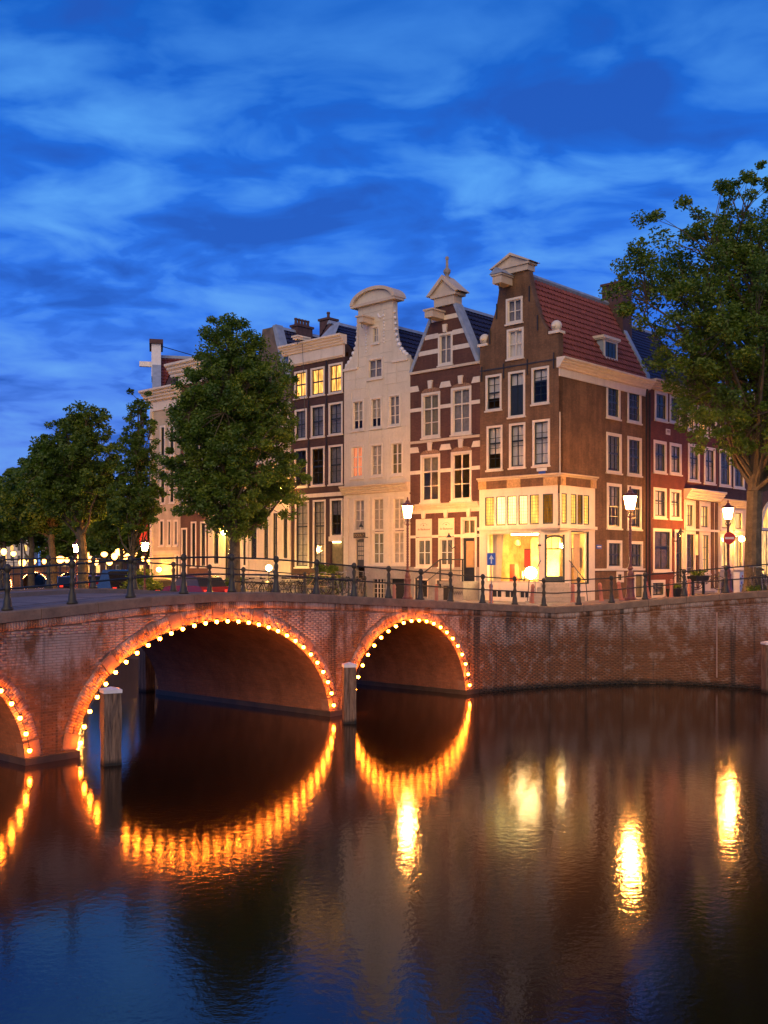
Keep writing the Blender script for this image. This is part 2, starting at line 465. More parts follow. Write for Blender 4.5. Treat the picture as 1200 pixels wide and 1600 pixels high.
# ------------------------------------------------------------------ mesh building
class MB:
    def __init__(s):
        s.v = []
        s.f = []

    def add(s, vs, fs):
        b = len(s.v)
        s.v.extend(vs)
        s.f.extend([tuple(i + b for i in f) for f in fs])
        return s

    def box(s, x0, x1, y0, y1, z0, z1):
        if x0 > x1: x0, x1 = x1, x0
        if y0 > y1: y0, y1 = y1, y0
        if z0 > z1: z0, z1 = z1, z0
        return s.add([(x0, y0, z0), (x1, y0, z0), (x1, y1, z0), (x0, y1, z0), (x0, y0, z1), (x1, y0, z1), (x1, y1, z1), (x0, y1, z1)],
                     [(0, 3, 2, 1), (4, 5, 6, 7), (0, 1, 5, 4), (1, 2, 6, 5), (2, 3, 7, 6), (3, 0, 4, 7)])

    def prism(s, prof, y0, y1):
        """outline in x, z pushed along y"""
        n = len(prof)
        vs = [(x, y0, z) for x, z in prof] + [(x, y1, z) for x, z in prof]
        fs = [tuple(range(n)), tuple(reversed(range(n, 2 * n)))]
        fs += [(i, i + n, (i + 1) % n + n, (i + 1) % n) for i in range(n)]
        return s.add(vs, fs)

    def prism_x(s, prof, x0, x1):
        """outline in y, z pushed along x"""
        n = len(prof)
        vs = [(x0, y, z) for y, z in prof] + [(x1, y, z) for y, z in prof]
        fs = [tuple(range(n)), tuple(reversed(range(n, 2 * n)))]
        fs += [(i, i + n, (i + 1) % n + n, (i + 1) % n) for i in range(n)]
        return s.add(vs, fs)

    def tube(s, pts, r, seg=6, r2=None):
        pts = [Vector(p) for p in pts]
        n = len(pts)
        rings = []
        vs = []
        for i, p in enumerate(pts):
            d = (pts[min(i + 1, n - 1)] - pts[max(i - 1, 0)])
            if d.length < 1e-6: d = Vector((0, 0, 1))
            d.normalize()
            up = Vector((0, 0, 1)) if abs(d.z) < 0.9 else Vector((1, 0, 0))
            a = d.cross(up).normalized()
            b = d.cross(a)
            rr = r if r2 is None else r + (r2 - r) * i / (n - 1)
            if isinstance(r, (list, tuple)): rr = r[i]
            for k in range(seg):
                t = 2 * math.pi * k / seg
                q = p + a * (rr * math.cos(t)) + b * (rr * math.sin(t))
                vs.append((q.x, q.y, q.z))
        fs = []
        for i in range(n - 1):
            for k in range(seg):
                k2 = (k + 1) % seg
                fs.append((i * seg + k, i * seg + k2, (i + 1) * seg + k2, (i + 1) * seg + k))
        fs.append(tuple(reversed(range(seg))))
        fs.append(tuple(range((n - 1) * seg, n * seg)))
        return s.add(vs, fs)

    def lathe(s, prof, cx=0, cy=0, cz=0, seg=12, square=False):
        vs = []
        for r, z in prof:
            for k in range(seg):
                t = 2 * math.pi * (k + 0.5) / seg
                vs.append((cx + r * math.cos(t), cy + r * math.sin(t), cz + z))
        fs = []
        for i in range(len(prof) - 1):
            for k in range(seg):
                k2 = (k + 1) % seg
                fs.append((i * seg + k, i * seg + k2, (i + 1) * seg + k2, (i + 1) * seg + k))
        fs.append(tuple(reversed(range(seg))))
        fs.append(tuple(range((len(prof) - 1) * seg, len(prof) * seg)))
        return s.add(vs, fs)

    def ball(s, c, r, seg=8, rings=5, sz=1.0):
        prof = [(max(0.001, r * math.sin(math.pi * i / rings)), -r * sz * math.cos(math.pi * i / rings)) for i in range(rings + 1)]
        return s.lathe(prof, c[0], c[1], c[2], seg)

    def mesh(s, name, mat, off=(0, 0, 0), smooth=False):
        me = D.meshes.new(name)
        if off != (0, 0, 0):
            vs = [(a - off[0], b - off[1], c - off[2]) for a, b, c in s.v]
        else:
            vs = s.v
        me.from_pydata(vs, [], s.f)
        me.materials.append(mat)
        if smooth:
            me.polygons.foreach_set('use_smooth', [True] * len(me.polygons))
        me.update()
        return me

    def build(s, name, mat, parent=None, off=(0, 0, 0), smooth=False, **props):
        if isinstance(mat, str): mat = M[mat]
        return link(name, s.mesh(name, mat, off, smooth), parent, **props)


def link(name, data, parent=None, **props):
    o = D.objects.new(name, data)
    C.objects.link(o)
    if parent is not None: o.parent = parent
    for k, v in props.items():
        if v is not None: o[k] = v
    return o


def thing(name, label, category, loc=(0, 0, 0), rz=0.0, group=None):
    o = link(name, None, None, label=label, category=category, group=group)
    o.location = loc
    o.rotation_euler = (0, 0, rz)
    o.empty_display_size = 0.3
    return o




def copy_tree(o, parent=None):
    """copy a thing with every part and sub-part"""
    src = [x for x in D.objects if x.parent == o] if not TREE_CACHE.get(o.name) else TREE_CACHE[o.name]
    TREE_CACHE[o.name] = src
    c = o.copy()
    C.objects.link(c)
    c.parent = parent
    for ch in src:
        copy_tree(ch, c)
    return c


TREE_CACHE = {}


def np_mesh(name, verts, faces, mat, tone=None, smooth=False):
    """fast mesh from numpy arrays; faces all have the same number of corners"""
    me = D.meshes.new(name)
    nv, nf, k = len(verts), len(faces), faces.shape[1]
    me.vertices.add(nv)
    me.vertices.foreach_set('co', np.asarray(verts, np.float32).ravel())
    me.loops.add(nf * k)
    me.loops.foreach_set('vertex_index', np.asarray(faces, np.int32).ravel())
    me.polygons.add(nf)
    me.polygons.foreach_set('loop_start', np.arange(0, nf * k, k, dtype=np.int32))
    try:
        me.polygons.foreach_set('loop_total', np.full(nf, k, np.int32))
    except Exception:
        pass
    if smooth: me.polygons.foreach_set('use_smooth', [True] * nf)
    me.update(calc_edges=True)
    if tone is not None:
        a = me.attributes.new('tone', 'FLOAT', 'FACE')
        a.data.foreach_set('value', np.asarray(tone, np.float32))
    me.materials.append(mat)
    return me


# ------------------------------------------------------------------ layout of the place
BO = Vector((-7.43, 24.9, 0))                 # bridge front, left springing of the middle arch
BU = Vector((0.651045, 0.759039, 0))          # along the bridge
BN = Vector((-0.759039, 0.651045, 0))         # across the bridge, away from the viewer
BRZ = math.atan2(BU.y, BU.x)
BW = 8.5
C0 = Vector((7.70, 45.4, 0))                  # street corner of the corner house
LD = Vector((0.7302, -0.6832, 0)).normalized()   # left row facade line, left to right
RD = Vector((0.683, 0.730, 0)).normalized()      # side street facade line, left to right
LRZ = math.atan2(LD.y, LD.x)
RRZ = math.atan2(RD.y, RD.x)


def bl(x, y, z=0.0):
    p = BO + BU * x + BN * y
    return Vector((p.x, p.y, z))


# quay edge: along the bridge front, then round the corner
path_pts = [bl(-14, 0), bl(16.2, 0), Vector((4.9, 38.45, 0)), Vector((6.6, 39.4, 0)), Vector((7.9, 39.9, 0)), Vector((9.0, 40.2, 0)),
            Vector((9.8, 40.42, 0)), Vector((10.6, 40.45, 0)), Vector((11.4, 40.25, 0)), Vector((12.4, 39.75, 0)), Vector((14.1, 38.4, 0)),
            Vector((16.6, 36.2, 0)), Vector((24, 29.0, 0))]
cum = [-14.0]
for a, b in zip(path_pts[:-1], path_pts[1:]):
    cum.append(cum[-1] + (b - a).length)
TOPZ = [(-14, 3.0), (-8, 3.25), (-4, 3.44), (-2, 3.56), (0, 3.68), (2.2, 3.83), (4.4, 3.89), (6.5, 3.85), (8.7, 3.73), (11, 3.60), (13.5, 3.45), (16.2, 3.29),
        (cum[3], 3.06), (cum[5], 3.17), (cum[7], 3.32), (cum[9], 3.51), (cum[10], 3.70), (cum[11], 3.85), (cum[12], 3.9)]


def topz(s):
    if s <= TOPZ[0][0]: return TOPZ[0][1]
    for (a, za), (b, zb) in zip(TOPZ[:-1], TOPZ[1:]):
        if s <= b:
            t = (s - a) / (b - a)
            return za + (zb - za) * t
    return TOPZ[-1][1]


def at_path(s, off=0.0):
    """position and tangent; off > 0 goes inland"""
    i = 0
    while i < len(cum) - 2 and s > cum[i + 1]: i += 1
    t = (s - cum[i]) / (cum[i + 1] - cum[i])
    p = path_pts[i].lerp(path_pts[i + 1], t)
    # tangent blended for a smooth curve
    def tan(j):
        j = max(0, min(len(path_pts) - 2, j))
        return (path_pts[j + 1] - path_pts[j]).normalized()
    tg = tan(i)
    if i > 0 and t < 0.5 and cum[i] > 17: tg = (tan(i - 1) * (0.5 - t) + tan(i) * (0.5 + t)).normalized()
    if t > 0.5 and cum[i + 1] > 17: tg = (tan(i + 1) * (t - 0.5) + tan(i) * (1.5 - t)).normalized()
    nrm = Vector((-tg.y, tg.x, 0))
    q = p + nrm * off
    return q, tg, nrm


ARCHES = [(-4.45, 3.09, 2.80, 'left'), (4.41, 4.42, 3.11, 'middle'), (12.80, 3.09, 2.80, 'right')]
RING = 0.38


def arch_z(x, grow=0.0):
    for c, a, b, _ in ARCHES:
        u = (x - c) / (a + grow)
        if abs(u) < 1: return (b + grow) * math.sqrt(1 - u * u)
    return None


# ------------------------------------------------------------------ water and ground
MB().add([(-400, -60, 0), (400, -60, 0), (400, 700, 0), (-400, 700, 0)], [(0, 1, 2, 3)]).build('water', 'water', kind='structure')
MB().add([(-400, -60, -2.5), (400, -60, -2.5), (400, 700, -2.5), (-400, 700, -2.5)], [(0, 1, 2, 3)]).build('canal_bed', 'dark', kind='structure')

ctl = [((3.12, 37.2), 3.27), ((6.6, 39.4), 3.04), ((9, 40.2), 3.15), ((10.6, 40.45), 3.30), ((12.4, 39.75), 3.49), ((14.1, 38.4), 3.68), ((24, 29), 3.88),
       ((7.7, 45.4), 2.98), ((0, 45), 3.05), ((13, 51), 3.0), ((16, 50), 3.35), ((22, 60), 3.1), ((-3, 43.1), 3.25), ((-8, 48), 2.75), ((-14.8, 53.2), 2.42),
       ((-2, 54), 2.85), ((-9, 61), 2.55), ((-15, 67), 2.4), ((-30, 100), 2.3), ((-44, 140), 2.3), ((-80, 260), 2.3), ((0, 200), 2.3), ((25, 40), 3.8)]


def ground_z(x, y):
    num = den_ = 0.0
    for (a, b), h in ctl:
        d2 = (x - a) ** 2 + (y - b) ** 2 + 0.05
        w = 1.0 / d2 ** 1.5
        num += w * h
        den_ += w
    return num / den_


qedge = [at_path(s, 0.3)[0] for s in np.arange(16.4, cum[-1], 0.8)]
land = [(p.x, p.y) for p in qedge] + [(60, 5), (600, 5), (600, 1500), (-900, 1500), (-900, 330), (-140, 300), (-80, 262), (-44.3, 140), (-33.5, 100), (-24, 75)] \
    + [tuple((bl(16.6, w)).xy) for w in (25.5, 20, 15, 11, 8.6)] + [tuple((bl(16.6, w)).xy) for w in (5, 2)]
pts2 = [Vector(p) for p in land]
nb = len(pts2)
edges = [(i, (i + 1) % nb) for i in range(nb)]
inner = []
for gx in np.arange(-34, 34, 2.0):
    for gy in np.arange(34, 100, 2.0):
        inner.append(Vector((gx, gy)))
for gx in np.arange(-120, 200, 30.0):
    for gy in np.arange(110, 400, 30.0):
        inner.append(Vector((gx, gy)))
res = geometry.delaunay_2d_cdt(pts2 + inner, edges, [], 1, 1e-4)
gm = MB()
gm.add([(v.x, v.y, ground_z(v.x, v.y) - 0.02) for v in res[0]], [tuple(f) for f in res[2]])
gm.build('street_ground', 'paving', kind='structure')
# far bank on the left side of the picture, beyond the bridge, and left abutment land
gl = MB()
gl.add([(p.x, p.y, z) for p, z in ((bl(-14, -3), 2.6), (bl(-14, 12), 2.6), (bl(-60, 40), 2.4), (bl(-60, -3), 2.4))], [(0, 1, 2, 3)])
gl.build('left_bank_ground', 'paving', kind='structure')

# ------------------------------------------------------------------ the stone bridge
bridge = thing('stone_bridge', 'three-arched brick canal bridge with stone coping, its arches outlined by small lights', 'bridge', tuple(BO), BRZ)


def xz_cells_mortar(x0, x1, step, ztop, y):
    mb = MB()
    xs = list(np.arange(x0, x1 + 1e-6, step))
    for c, a, b, _ in ARCHES:
        xs += [c - a, c + a] + [c + a * math.sin(t) for t in np.linspace(-1.57, 1.57, 33)]
    xs = sorted(set(round(v, 4) for v in xs if x0 <= v <= x1))
    for a, b in zip(xs[:-1], xs[1:]):
        m = (a + b) / 2
        inside = arch_z(m) is not None
        za = (arch_z(a) or 0.0) if inside else -2.4
        zb = (arch_z(b) or 0.0) if inside else -2.4
        mb.add([(a, y, za), (b, y, zb), (b, y, ztop(b)), (a, y, ztop(a))], [(0, 1, 2, 3)])
    return mb


core = xz_cells_mortar(-14, 16.2, 0.5, lambda x: topz(x) - 0.2, 0.012)
back = xz_cells_mortar(-14, 16.2, 0.5, lambda x: topz(x) - 0.2, BW - 0.012)
core.build('mortar_wall', 'mortar', bridge)
back.build('rear_wall', 'vault', bridge)
vm = MB()
for c, a, b, nm in ARCHES:
    n = 40
    pr = [(c + a * math.cos(math.pi * i / n), b * math.sin(math.pi * i / n)) for i in range(n + 1)]
    pr = [(pr[0][0], -2.4)] + pr + [(pr[-1][0], -2.4)]
    ny = 6
    vs = []
    for k in range(ny + 1):
        yy = BW * k / ny
        vs += [(x, yy, z) for x, z in pr]
    L = len(pr)
    fs = [(k * L + i, k * L + i + 1, (k + 1) * L + i + 1, (k + 1) * L + i) for k in range(ny) for i in range(L - 1)]
    vm.add(vs, fs)
vm.build('vault', 'vault', bridge)
# pier feet
ft = MB()
for a, b in ((-1.36, -0.01), (8.83, 9.71), (15.89, 16.6), (-9.0, -7.54)):
    ft.box(a - 0.05, b + 0.05, -0.10, BW + 0.10, -2.4, 0.16)
ft.build('pier_foot', plain('wet pier foot', (0.05, 0.04, 0.03), 0.5, 0.4), bridge)

# bricks
BH, BL_, JN = 0.066, 0.232, 0.006


def unit_brick():
    v = [(-.5, 0, -.5), (.5, 0, -.5), (.5, 0, .5), (-.5, 0, .5)]
    return v


def brick_rows(s0, s1, fpos, ztop, hole, zmin=-0.2, keep=None):
    """collect bricks: centre, tangent, normal(out), size"""
    out = []
    k0 = int(zmin / BH)
    for k in range(k0, 64):
        z = (k + 0.5) * BH
        sh = (k % 2) * 0.5 * BL_
        header = False
        step = BL_ * (0.52 if header else 1.0)
        s = s0 - sh
        while s < s1:
            sc = s + step / 2
            s += step
            if sc < s0 or sc > s1: continue
            if z + BH / 2 > ztop(sc): continue
            if hole and hole(sc, z): continue
            out.append((sc, z, step - JN * 0.7, BH - JN * 1.6))
    return out


def in_ring(x, z):
    for c, a, b, _ in ARCHES:
        u, w = (x - c) / (a + RING + 0.03), z / (b + RING + 0.03)
        if u * u + w * w < 1: return True
        if z < 0 and abs(x - c) < a + RING + 0.03: return True
    return False


def bricks_mesh(lst, fpos, name, prot=0.005):
    n = len(lst)
    V = np.zeros((n, 8, 3), np.float32)
    for i, (s, z, w, h) in enumerate(lst):
        p, tg, nr = fpos(s)
        out = Vector((-nr.x, -nr.y, 0))
        pr = prot + random.uniform(-0.002, 0.003)
        a = tg * (w / 2)
        zo = random.uniform(-0.002, 0.002)
        for j, (sx, sz) in enumerate(((-1, -1), (1, -1), (1, 1), (-1, 1))):
            q = p + a * sx - out * 0.01
            V[i, j] = (q.x, q.y, z + zo + sz * h / 2)
            q = p + a * sx * 0.975 + out * pr
            V[i, j + 4] = (q.x, q.y, z + zo + sz * h / 2 * 0.92)
    base = (np.arange(n) * 8)[:, None, None]
    F = np.array([(4, 5, 6, 7), (0, 1, 5, 4), (1, 2, 6, 5), (2, 3, 7, 6), (3, 0, 4, 7)])[None] + base
    tone = np.repeat(RS.rand(n) * 0.7 + 0.3 * RS.rand(n), 5)
    return np_mesh(name, V.reshape(-1, 3), F.reshape(-1, 4), M['bridge_brick'], tone)


def bpos(s):
    return Vector((s, 0, 0)), Vector((1, 0, 0)), Vector((0, 1, 0))


blist = brick_rows(-8.2, 16.2, bpos, lambda s: topz(s) - 0.46, in_ring)
# single bricks: the 300 nearest of the first pier above the water
near = [b for b in blist if -1.9 < b[0] < 0.7 and 0.18 < b[1] < 3.0]
near.sort(key=lambda b: b[0] ** 2 * 2 + (b[1] - 1.3) ** 2)
near = set(near[:300])
single = MB().add([(-.5, 0, -.5), (.5, 0, -.5), (.5, 0, .5), (-.5, 0, .5), (-.48, -0.022, -.45), (.48, -0.022, -.45), (.48, -0.022, .45), (-.48, -0.022, .45)],
                  [(4, 5, 6, 7), (0, 1, 5, 4), (1, 2, 6, 5), (2, 3, 7, 6), (3, 0, 4, 7)]).mesh('brick', M['bridge_brick_one'])
for b in sorted(near):
    o = link('brick', single, bridge)
    o.location = (b[0], 0.01 - random.uniform(0, 0.005), b[1])
    o.scale = (b[2], 1, b[3])
rest = [b for b in blist if b not in near]
link('brickwork', bricks_mesh(rest, bpos, 'brickwork'), bridge, kind='stuff')


def soldier_list(s0, s1):
    out = []
    s = s0
    while s < s1:
        out.append((s + 0.0345, topz(s) - 0.25 - 0.105, 0.058, 0.195))
        s += 0.069
    return out


link('soldier_course', bricks_mesh(soldier_list(-8.2, 16.2), bpos, 'soldier_course', 0.03), bridge, kind='stuff')

# arch rings
for c, a, b, nm in ARCHES:
    n = 15 if a > 4 else 11
    # equal arc steps
    tt = np.linspace(0, math.pi, 400)
    px = c - a * np.cos(tt)
    pz = b * np.sin(tt)
    dl = np.concatenate([[0], np.cumsum(np.hypot(np.diff(px), np.diff(pz)))])
    def ring_pt(l, r):
        t = float(np.interp(l, dl, tt))
        nx, nz = -math.cos(t) / a, math.sin(t) / b
        L_ = math.hypot(nx, nz)
        return (c - a * math.cos(t) + nx / L_ * r, b * math.sin(t) + nz / L_ * r)
    stones = [dl[-1] * q for q in ((0.03, 0.2, 0.38, 0.5, 0.62, 0.8, 0.97) if a > 4 else (0.035, 0.25, 0.5, 0.75, 0.965))]
    for l_ in stones:
        l0, l1 = max(0.0, l_ - 0.17), min(dl[-1], l_ + 0.17)
        q = [ring_pt(l0 + (l1 - l0) * j / 2, -0.015) for j in range(3)] + [ring_pt(l1 - (l1 - l0) * j / 2, RING + 0.02) for j in range(3)]
        MB().prism(q, -0.030, 0.3).build('voussoir', 'voussoir', bridge)
    Vr, Fr, Tr = [], [], []
    l = 0.0
    while l < dl[-1] - 0.03:
        w_ = 0.066
        mid_ = l + w_ / 2
        if all(abs(mid_ - q) > 0.20 for q in stones):
            split = random.choice((0.5, 0.5, 0.33, 0.66)) if random.random() < 0.8 else 1.0
            for r0, r1 in (((0.0, RING * split - 0.004), (RING * split + 0.004, RING)) if split < 1 else ((0.0, RING),)):
                q = [ring_pt(l + 0.004, r0), ring_pt(l + w_ - 0.004, r0), ring_pt(l + w_ - 0.004, r1), ring_pt(l + 0.004, r1)]
                bb_ = len(Vr)
                pr = -0.014 - random.uniform(0, 0.008)
                Vr += [(x, 0.3, z) for x, z in q] + [(x, pr, z) for x, z in q]
                Fr += [tuple(k_ + bb_ for k_ in f_) for f_ in ((4, 5, 6, 7), (0, 1, 5, 4), (1, 2, 6, 5), (2, 3, 7, 6), (3, 0, 4, 7))]
                Tr += [random.random()] * 5
        l += w_
    link('arch_bricks', np_mesh('arch_bricks', np.array(Vr), np.array(Fr), M['arch_brick'], Tr), bridge, kind='stuff')

# copings
def coping_run(name, parent, s0, s1, step, fpos, off_in=0.55, over=0.07, h=0.25, topf=topz, mat='coping'):
    s = s0
    while s < s1 - 0.2:
        L = min(step * random.uniform(0.9, 1.1), s1 - s)
        mb = MB()
        dz = random.uniform(-0.006, 0.006)
        ns = 3
        vs = []
        g = 0.007
        for j in range(ns):
            ss = s + g + (L - 2 * g) * j / (ns - 1)
            p, tg, nr = fpos(ss)
            zt = topf(ss) + dz
            a = p - nr * over
            b2 = p + nr * off_in
            a2 = p - nr * (over - 0.025)
            vs += [(a.x, a.y, zt - h), (a.x, a.y, zt - 0.03), (a2.x, a2.y, zt), (b2.x, b2.y, zt), (b2.x, b2.y, zt - h)]
        fs = []
        for j in range(ns - 1):
            for k in range(5):
                k2 = (k + 1) % 5
                fs.append((j * 5 + k, (j + 1) * 5 + k, (j + 1) * 5 + k2, j * 5 + k2))
        fs.append((0, 1, 2, 3, 4))
        fs.append(tuple(reversed(range((ns - 1) * 5, ns * 5))))
        mb.add(vs, fs)
        mb.build(name, mat, parent)
        s += L


coping_run('coping_stone', bridge, -8.2, 16.2, 1.45, bpos)
coping_run('coping_stone', bridge, -8.2, 16.8, 1.5, lambda s: (Vector((s, BW, 0)), Vector((1, 0, 0)), Vector((0, -1, 0))))
# deck: pavement, road and kerbs
dk = MB()
xs = list(np.arange(-14, 17.01, 0.8))
rows = [(0.5, -0.03), (1.7, -0.03), (1.71, -0.15), (6.8, -0.15), (6.81, -0.03), (8.0, -0.03)]
for i in range(len(xs) - 1):
    for (ya, da), (yb, db) in zip(rows[:-1], rows[1:]):
        a, b = xs[i], xs[i + 1]
        dk.add([(a, ya, topz(a) + da), (b, ya, topz(b) + da), (b, yb, topz(b) + db), (a, yb, topz(a) + db)], [(0, 1, 2, 3)])
dk.build('deck_paving', 'paving', bridge)
for ya in (1.6, 6.8):
    kb = MB()
    for i in range(len(xs) - 1):
        a, b = xs[i], xs[i + 1]
        kb.add([(a, ya, topz(a) - 0.3), (b, ya, topz(b) - 0.3), (b, ya + 0.14, topz(b) - 0.3), (a, ya + 0.14, topz(a) - 0.3),
                (a, ya, topz(a) - 0.02), (b, ya, topz(b) - 0.02), (b, ya + 0.14, topz(b) - 0.02), (a, ya + 0.14, topz(a) - 0.02)],
               [(4, 5, 6, 7), (0, 1, 5, 4), (2, 3, 7, 6)])
    kb.build('kerb', 'kerb', bridge)

# ------------------------------------------------------------------ quay walls
S_A = 16.2
quay = thing('quay_wall', 'red-brown brick quay wall curving under the corner house with stone coping and dark drain streaks', 'quay wall', tuple(at_path(S_A)[0]))
qo = tuple(at_path(S_A)[0])


def qpos(s):
    p, tg, nr = at_path(s)
    return p - Vector(qo), tg, nr


S_E = cum[-1] - 0.3
mw = MB()
ss = list(np.arange(S_A, S_E, 0.3))
for a, b in zip(ss[:-1], ss[1:]):
    pa, pb = at_path(a, 0.012)[0], at_path(b, 0.012)[0]
    mw.add([(pa.x, pa.y, -2.4), (pb.x, pb.y, -2.4), (pb.x, pb.y, topz(b) - 0.2), (pa.x, pa.y, topz(a) - 0.2)], [(0, 1, 2, 3)])
mw.build('mortar_wall', 'mortar', quay, qo)
ql = brick_rows(S_A, S_E - 9, qpos, lambda s: topz(s) - 0.46, None)
link('brickwork', bricks_mesh(ql, qpos, 'brickwork'), quay, kind='stuff')
link('soldier_course', bricks_mesh(soldier_list(S_A, S_E - 9), qpos, 'soldier_course', 0.03), quay, kind='stuff')
coping_run('coping_stone', quay, S_A, 20.2, 0.85, qpos)
coping_run('coping_stone', quay, 20.2, 30.5, 1.35, qpos)
q0 = MB()
for sA, r in ((26.9, 0.03),):
    p, tg, nr = at_path(sA, -0.07)
    q0.tube([(p.x, p.y, z) for z in (0.35, 1.2, 2.2, 2.85)], r, 8)
q0.build('drain_pipe', plain('pinkish pipe', (0.42, 0.24, 0.18), 0.6), quay, qo)
# quay on the far canal side (behind the bridge), plain wall with coping
q2 = thing('canal_side_wall', 'low brick quay wall along the side canal behind the bridge, below the big round tree', 'quay wall', tuple(bl(16.6, BW)))
o2 = tuple(bl(16.6, BW))
run = [bl(16.6, 8.5), bl(16.6, 12), bl(16.6, 18), bl(16.6, 25.5), Vector((-24, 75, 0)), Vector((-33.5, 100, 0)), Vector((-44.3, 140, 0)), Vector((-80, 262, 0))]
mb = MB()
cp = MB()
for a, b in zip(run[:-1], run[1:]):
    za, zb = ground_z(a.x, a.y), ground_z(b.x, b.y)
    mb.add([(a.x, a.y, -2), (b.x, b.y, -2), (b.x, b.y, zb), (a.x, a.y, za)], [(0, 1, 2, 3)])
    t = (b - a).normalized()
    nn = Vector((-t.y, t.x, 0))
    p = [a - nn * 0.4, a + nn * 0.05, b + nn * 0.05, b - nn * 0.4]
    cp.add([(p[0].x, p[0].y, za + 0.02), (p[1].x, p[1].y, za + 0.02), (p[2].x, p[2].y, zb + 0.02), (p[3].x, p[3].y, zb + 0.02),
            (p[1].x, p[1].y, za - 0.25), (p[2].x, p[2].y, zb - 0.25)], [(0, 1, 2, 3), (1, 4, 5, 2)])
mb.build('wall', brick_mat('side quay brick', (0.13, 0.06, 0.045), (0.17, 0.08, 0.055), (0.1, 0.07, 0.06)), q2, o2)
cp.build('coping', 'coping', q2, o2)


# ------------------------------------------------------------------ strings of bulbs on the arches
bulbm = MB().ball((0, 0, 0), 0.050, 10, 7).mesh('bulb', M['bulb'], smooth=True)
sockm = MB().lathe([(0.028, 0.035), (0.028, 0.085), (0.018, 0.095)], seg=8).mesh('socket', M['sash_dark'])
for c, a, b, nm in ARCHES:
    lab = {'left': 'string of warm bulbs round the arch cut off at the left edge', 'middle': 'long string of warm bulbs round the wide middle arch of the bridge',
           'right': 'string of warm bulbs round the smaller arch nearest the quay corner'}[nm]
    ls = thing('light_string', lab, 'string lights', tuple(bl(c, -0.19)), BRZ, 'strings of bulbs outlining the bridge arches')
    tt = np.linspace(0.02, math.pi - 0.02, 500)
    aa, bb = a + 0.03, b - 0.01
    px = -aa * np.cos(tt)
    pz = bb * np.sin(tt)
    dl = np.concatenate([[0], np.cumsum(np.hypot(np.diff(px), np.diff(pz)))])
    n = 30 if a > 4 else 22
    cable = []
    for k in range(n):
        l = 0.30 + (dl[-1] - 0.6) * k / (n - 1)
        x, z = float(np.interp(l, dl, px)), float(np.interp(l, dl, pz))
        o = link('bulb', bulbm, ls)
        o.location = (x, 0, z)
        s2 = link('socket', sockm, ls)
        s2.location = (x, 0, z)
        cable.append((x, 0.02, z + 0.09))
        if k < n - 1:
            l2 = l + (dl[-1] - 0.6) / (n - 1) / 2
            cable.append((float(np.interp(l2, dl, px)), 0.02, float(np.interp(l2, dl, pz)) + 0.05))
    MB().tube(cable, 0.012, 5).build('cable', 'sash_dark', ls)


# ------------------------------------------------------------------ railings
def post_mesh(h=1.08, k=1.0, mat='iron'):
    prof = [(0.135, 0), (0.135, 0.05), (0.105, 0.09), (0.085, 0.26), (0.075, 0.30), (0.065, 0.33), (0.058, 0.40), (0.065, 0.46), (0.078, 0.50), (0.075, 0.55),
            (0.055, 0.60), (0.05, 0.66), (0.068, 0.76), (0.066, 0.82), (0.040, 0.87), (0.045, 0.90), (0.078, 0.94), (0.088, 1.0), (0.078, 1.05), (0.045, 1.085), (0.01, 1.1)]
    return MB().lathe([(r * k, z * h / 1.1) for r, z in prof], seg=10).mesh('post', M[mat], smooth=True)


pm = post_mesh(mat='iron_green')
pmt = post_mesh(1.0, 0.7, 'iron')


def railing(label, pts, posts, mesh, origin, hs=(0.97, 0.50), r=0.026):
    t = thing('iron_railing', label, 'railing', tuple(origin), 0, 'cast iron railings along the water')
    for p in posts:
        o = link('post', mesh, t)
        o.location = Vector(p) - Vector(origin)
    for h in hs:
        MB().tube([(p[0] - origin[0], p[1] - origin[1], p[2] - origin[2] + h) for p in pts], r, 6).build('rail', 'iron', t)
    return t


def rl(s, off=0.25):
    p, _, _ = at_path(s, off)
    return (p.x, p.y, topz(s))


posts = [rl(0.04 + 1.7 * k) for k in range(-5, 10)]
rest_s = [17.0, 18.55, 19.9, 21.45, 22.85, 24.2, 25.6, 27.15, 28.8, 30.5]
posts += [rl(s) for s in rest_s]
railing('dark iron railing with knobbed posts along the near edge of bridge and quay', [rl(s) for s in np.arange(-8.5, 31, 0.5)], posts, pm, rl(0))
fp = []
def frl(s, o=8.25):
    p = bl(s, o)
    return (p.x, p.y, topz(s))
posts = [frl(4.27 + 1.68 * k) for k in range(-7, 9)]
railing('iron railing with knobbed posts along the far edge of the bridge', [frl(s) for s in np.arange(-8, 18.4, 0.5)], posts, pm, frl(4))
# short thin railing on the side canal quay
pp = [frl(18.3)] + [(bl(18.3 + 0.35 * k, 8.4 + 0.15 * k).x, bl(18.3 + 0.35 * k, 8.4 + 0.15 * k).y, 3.16) for k in (3, 6, 9)]
railing('short thin railing at the quay where the bicycles are parked', pp, pp, pmt, pp[0], (0.9, 0.45), 0.02)

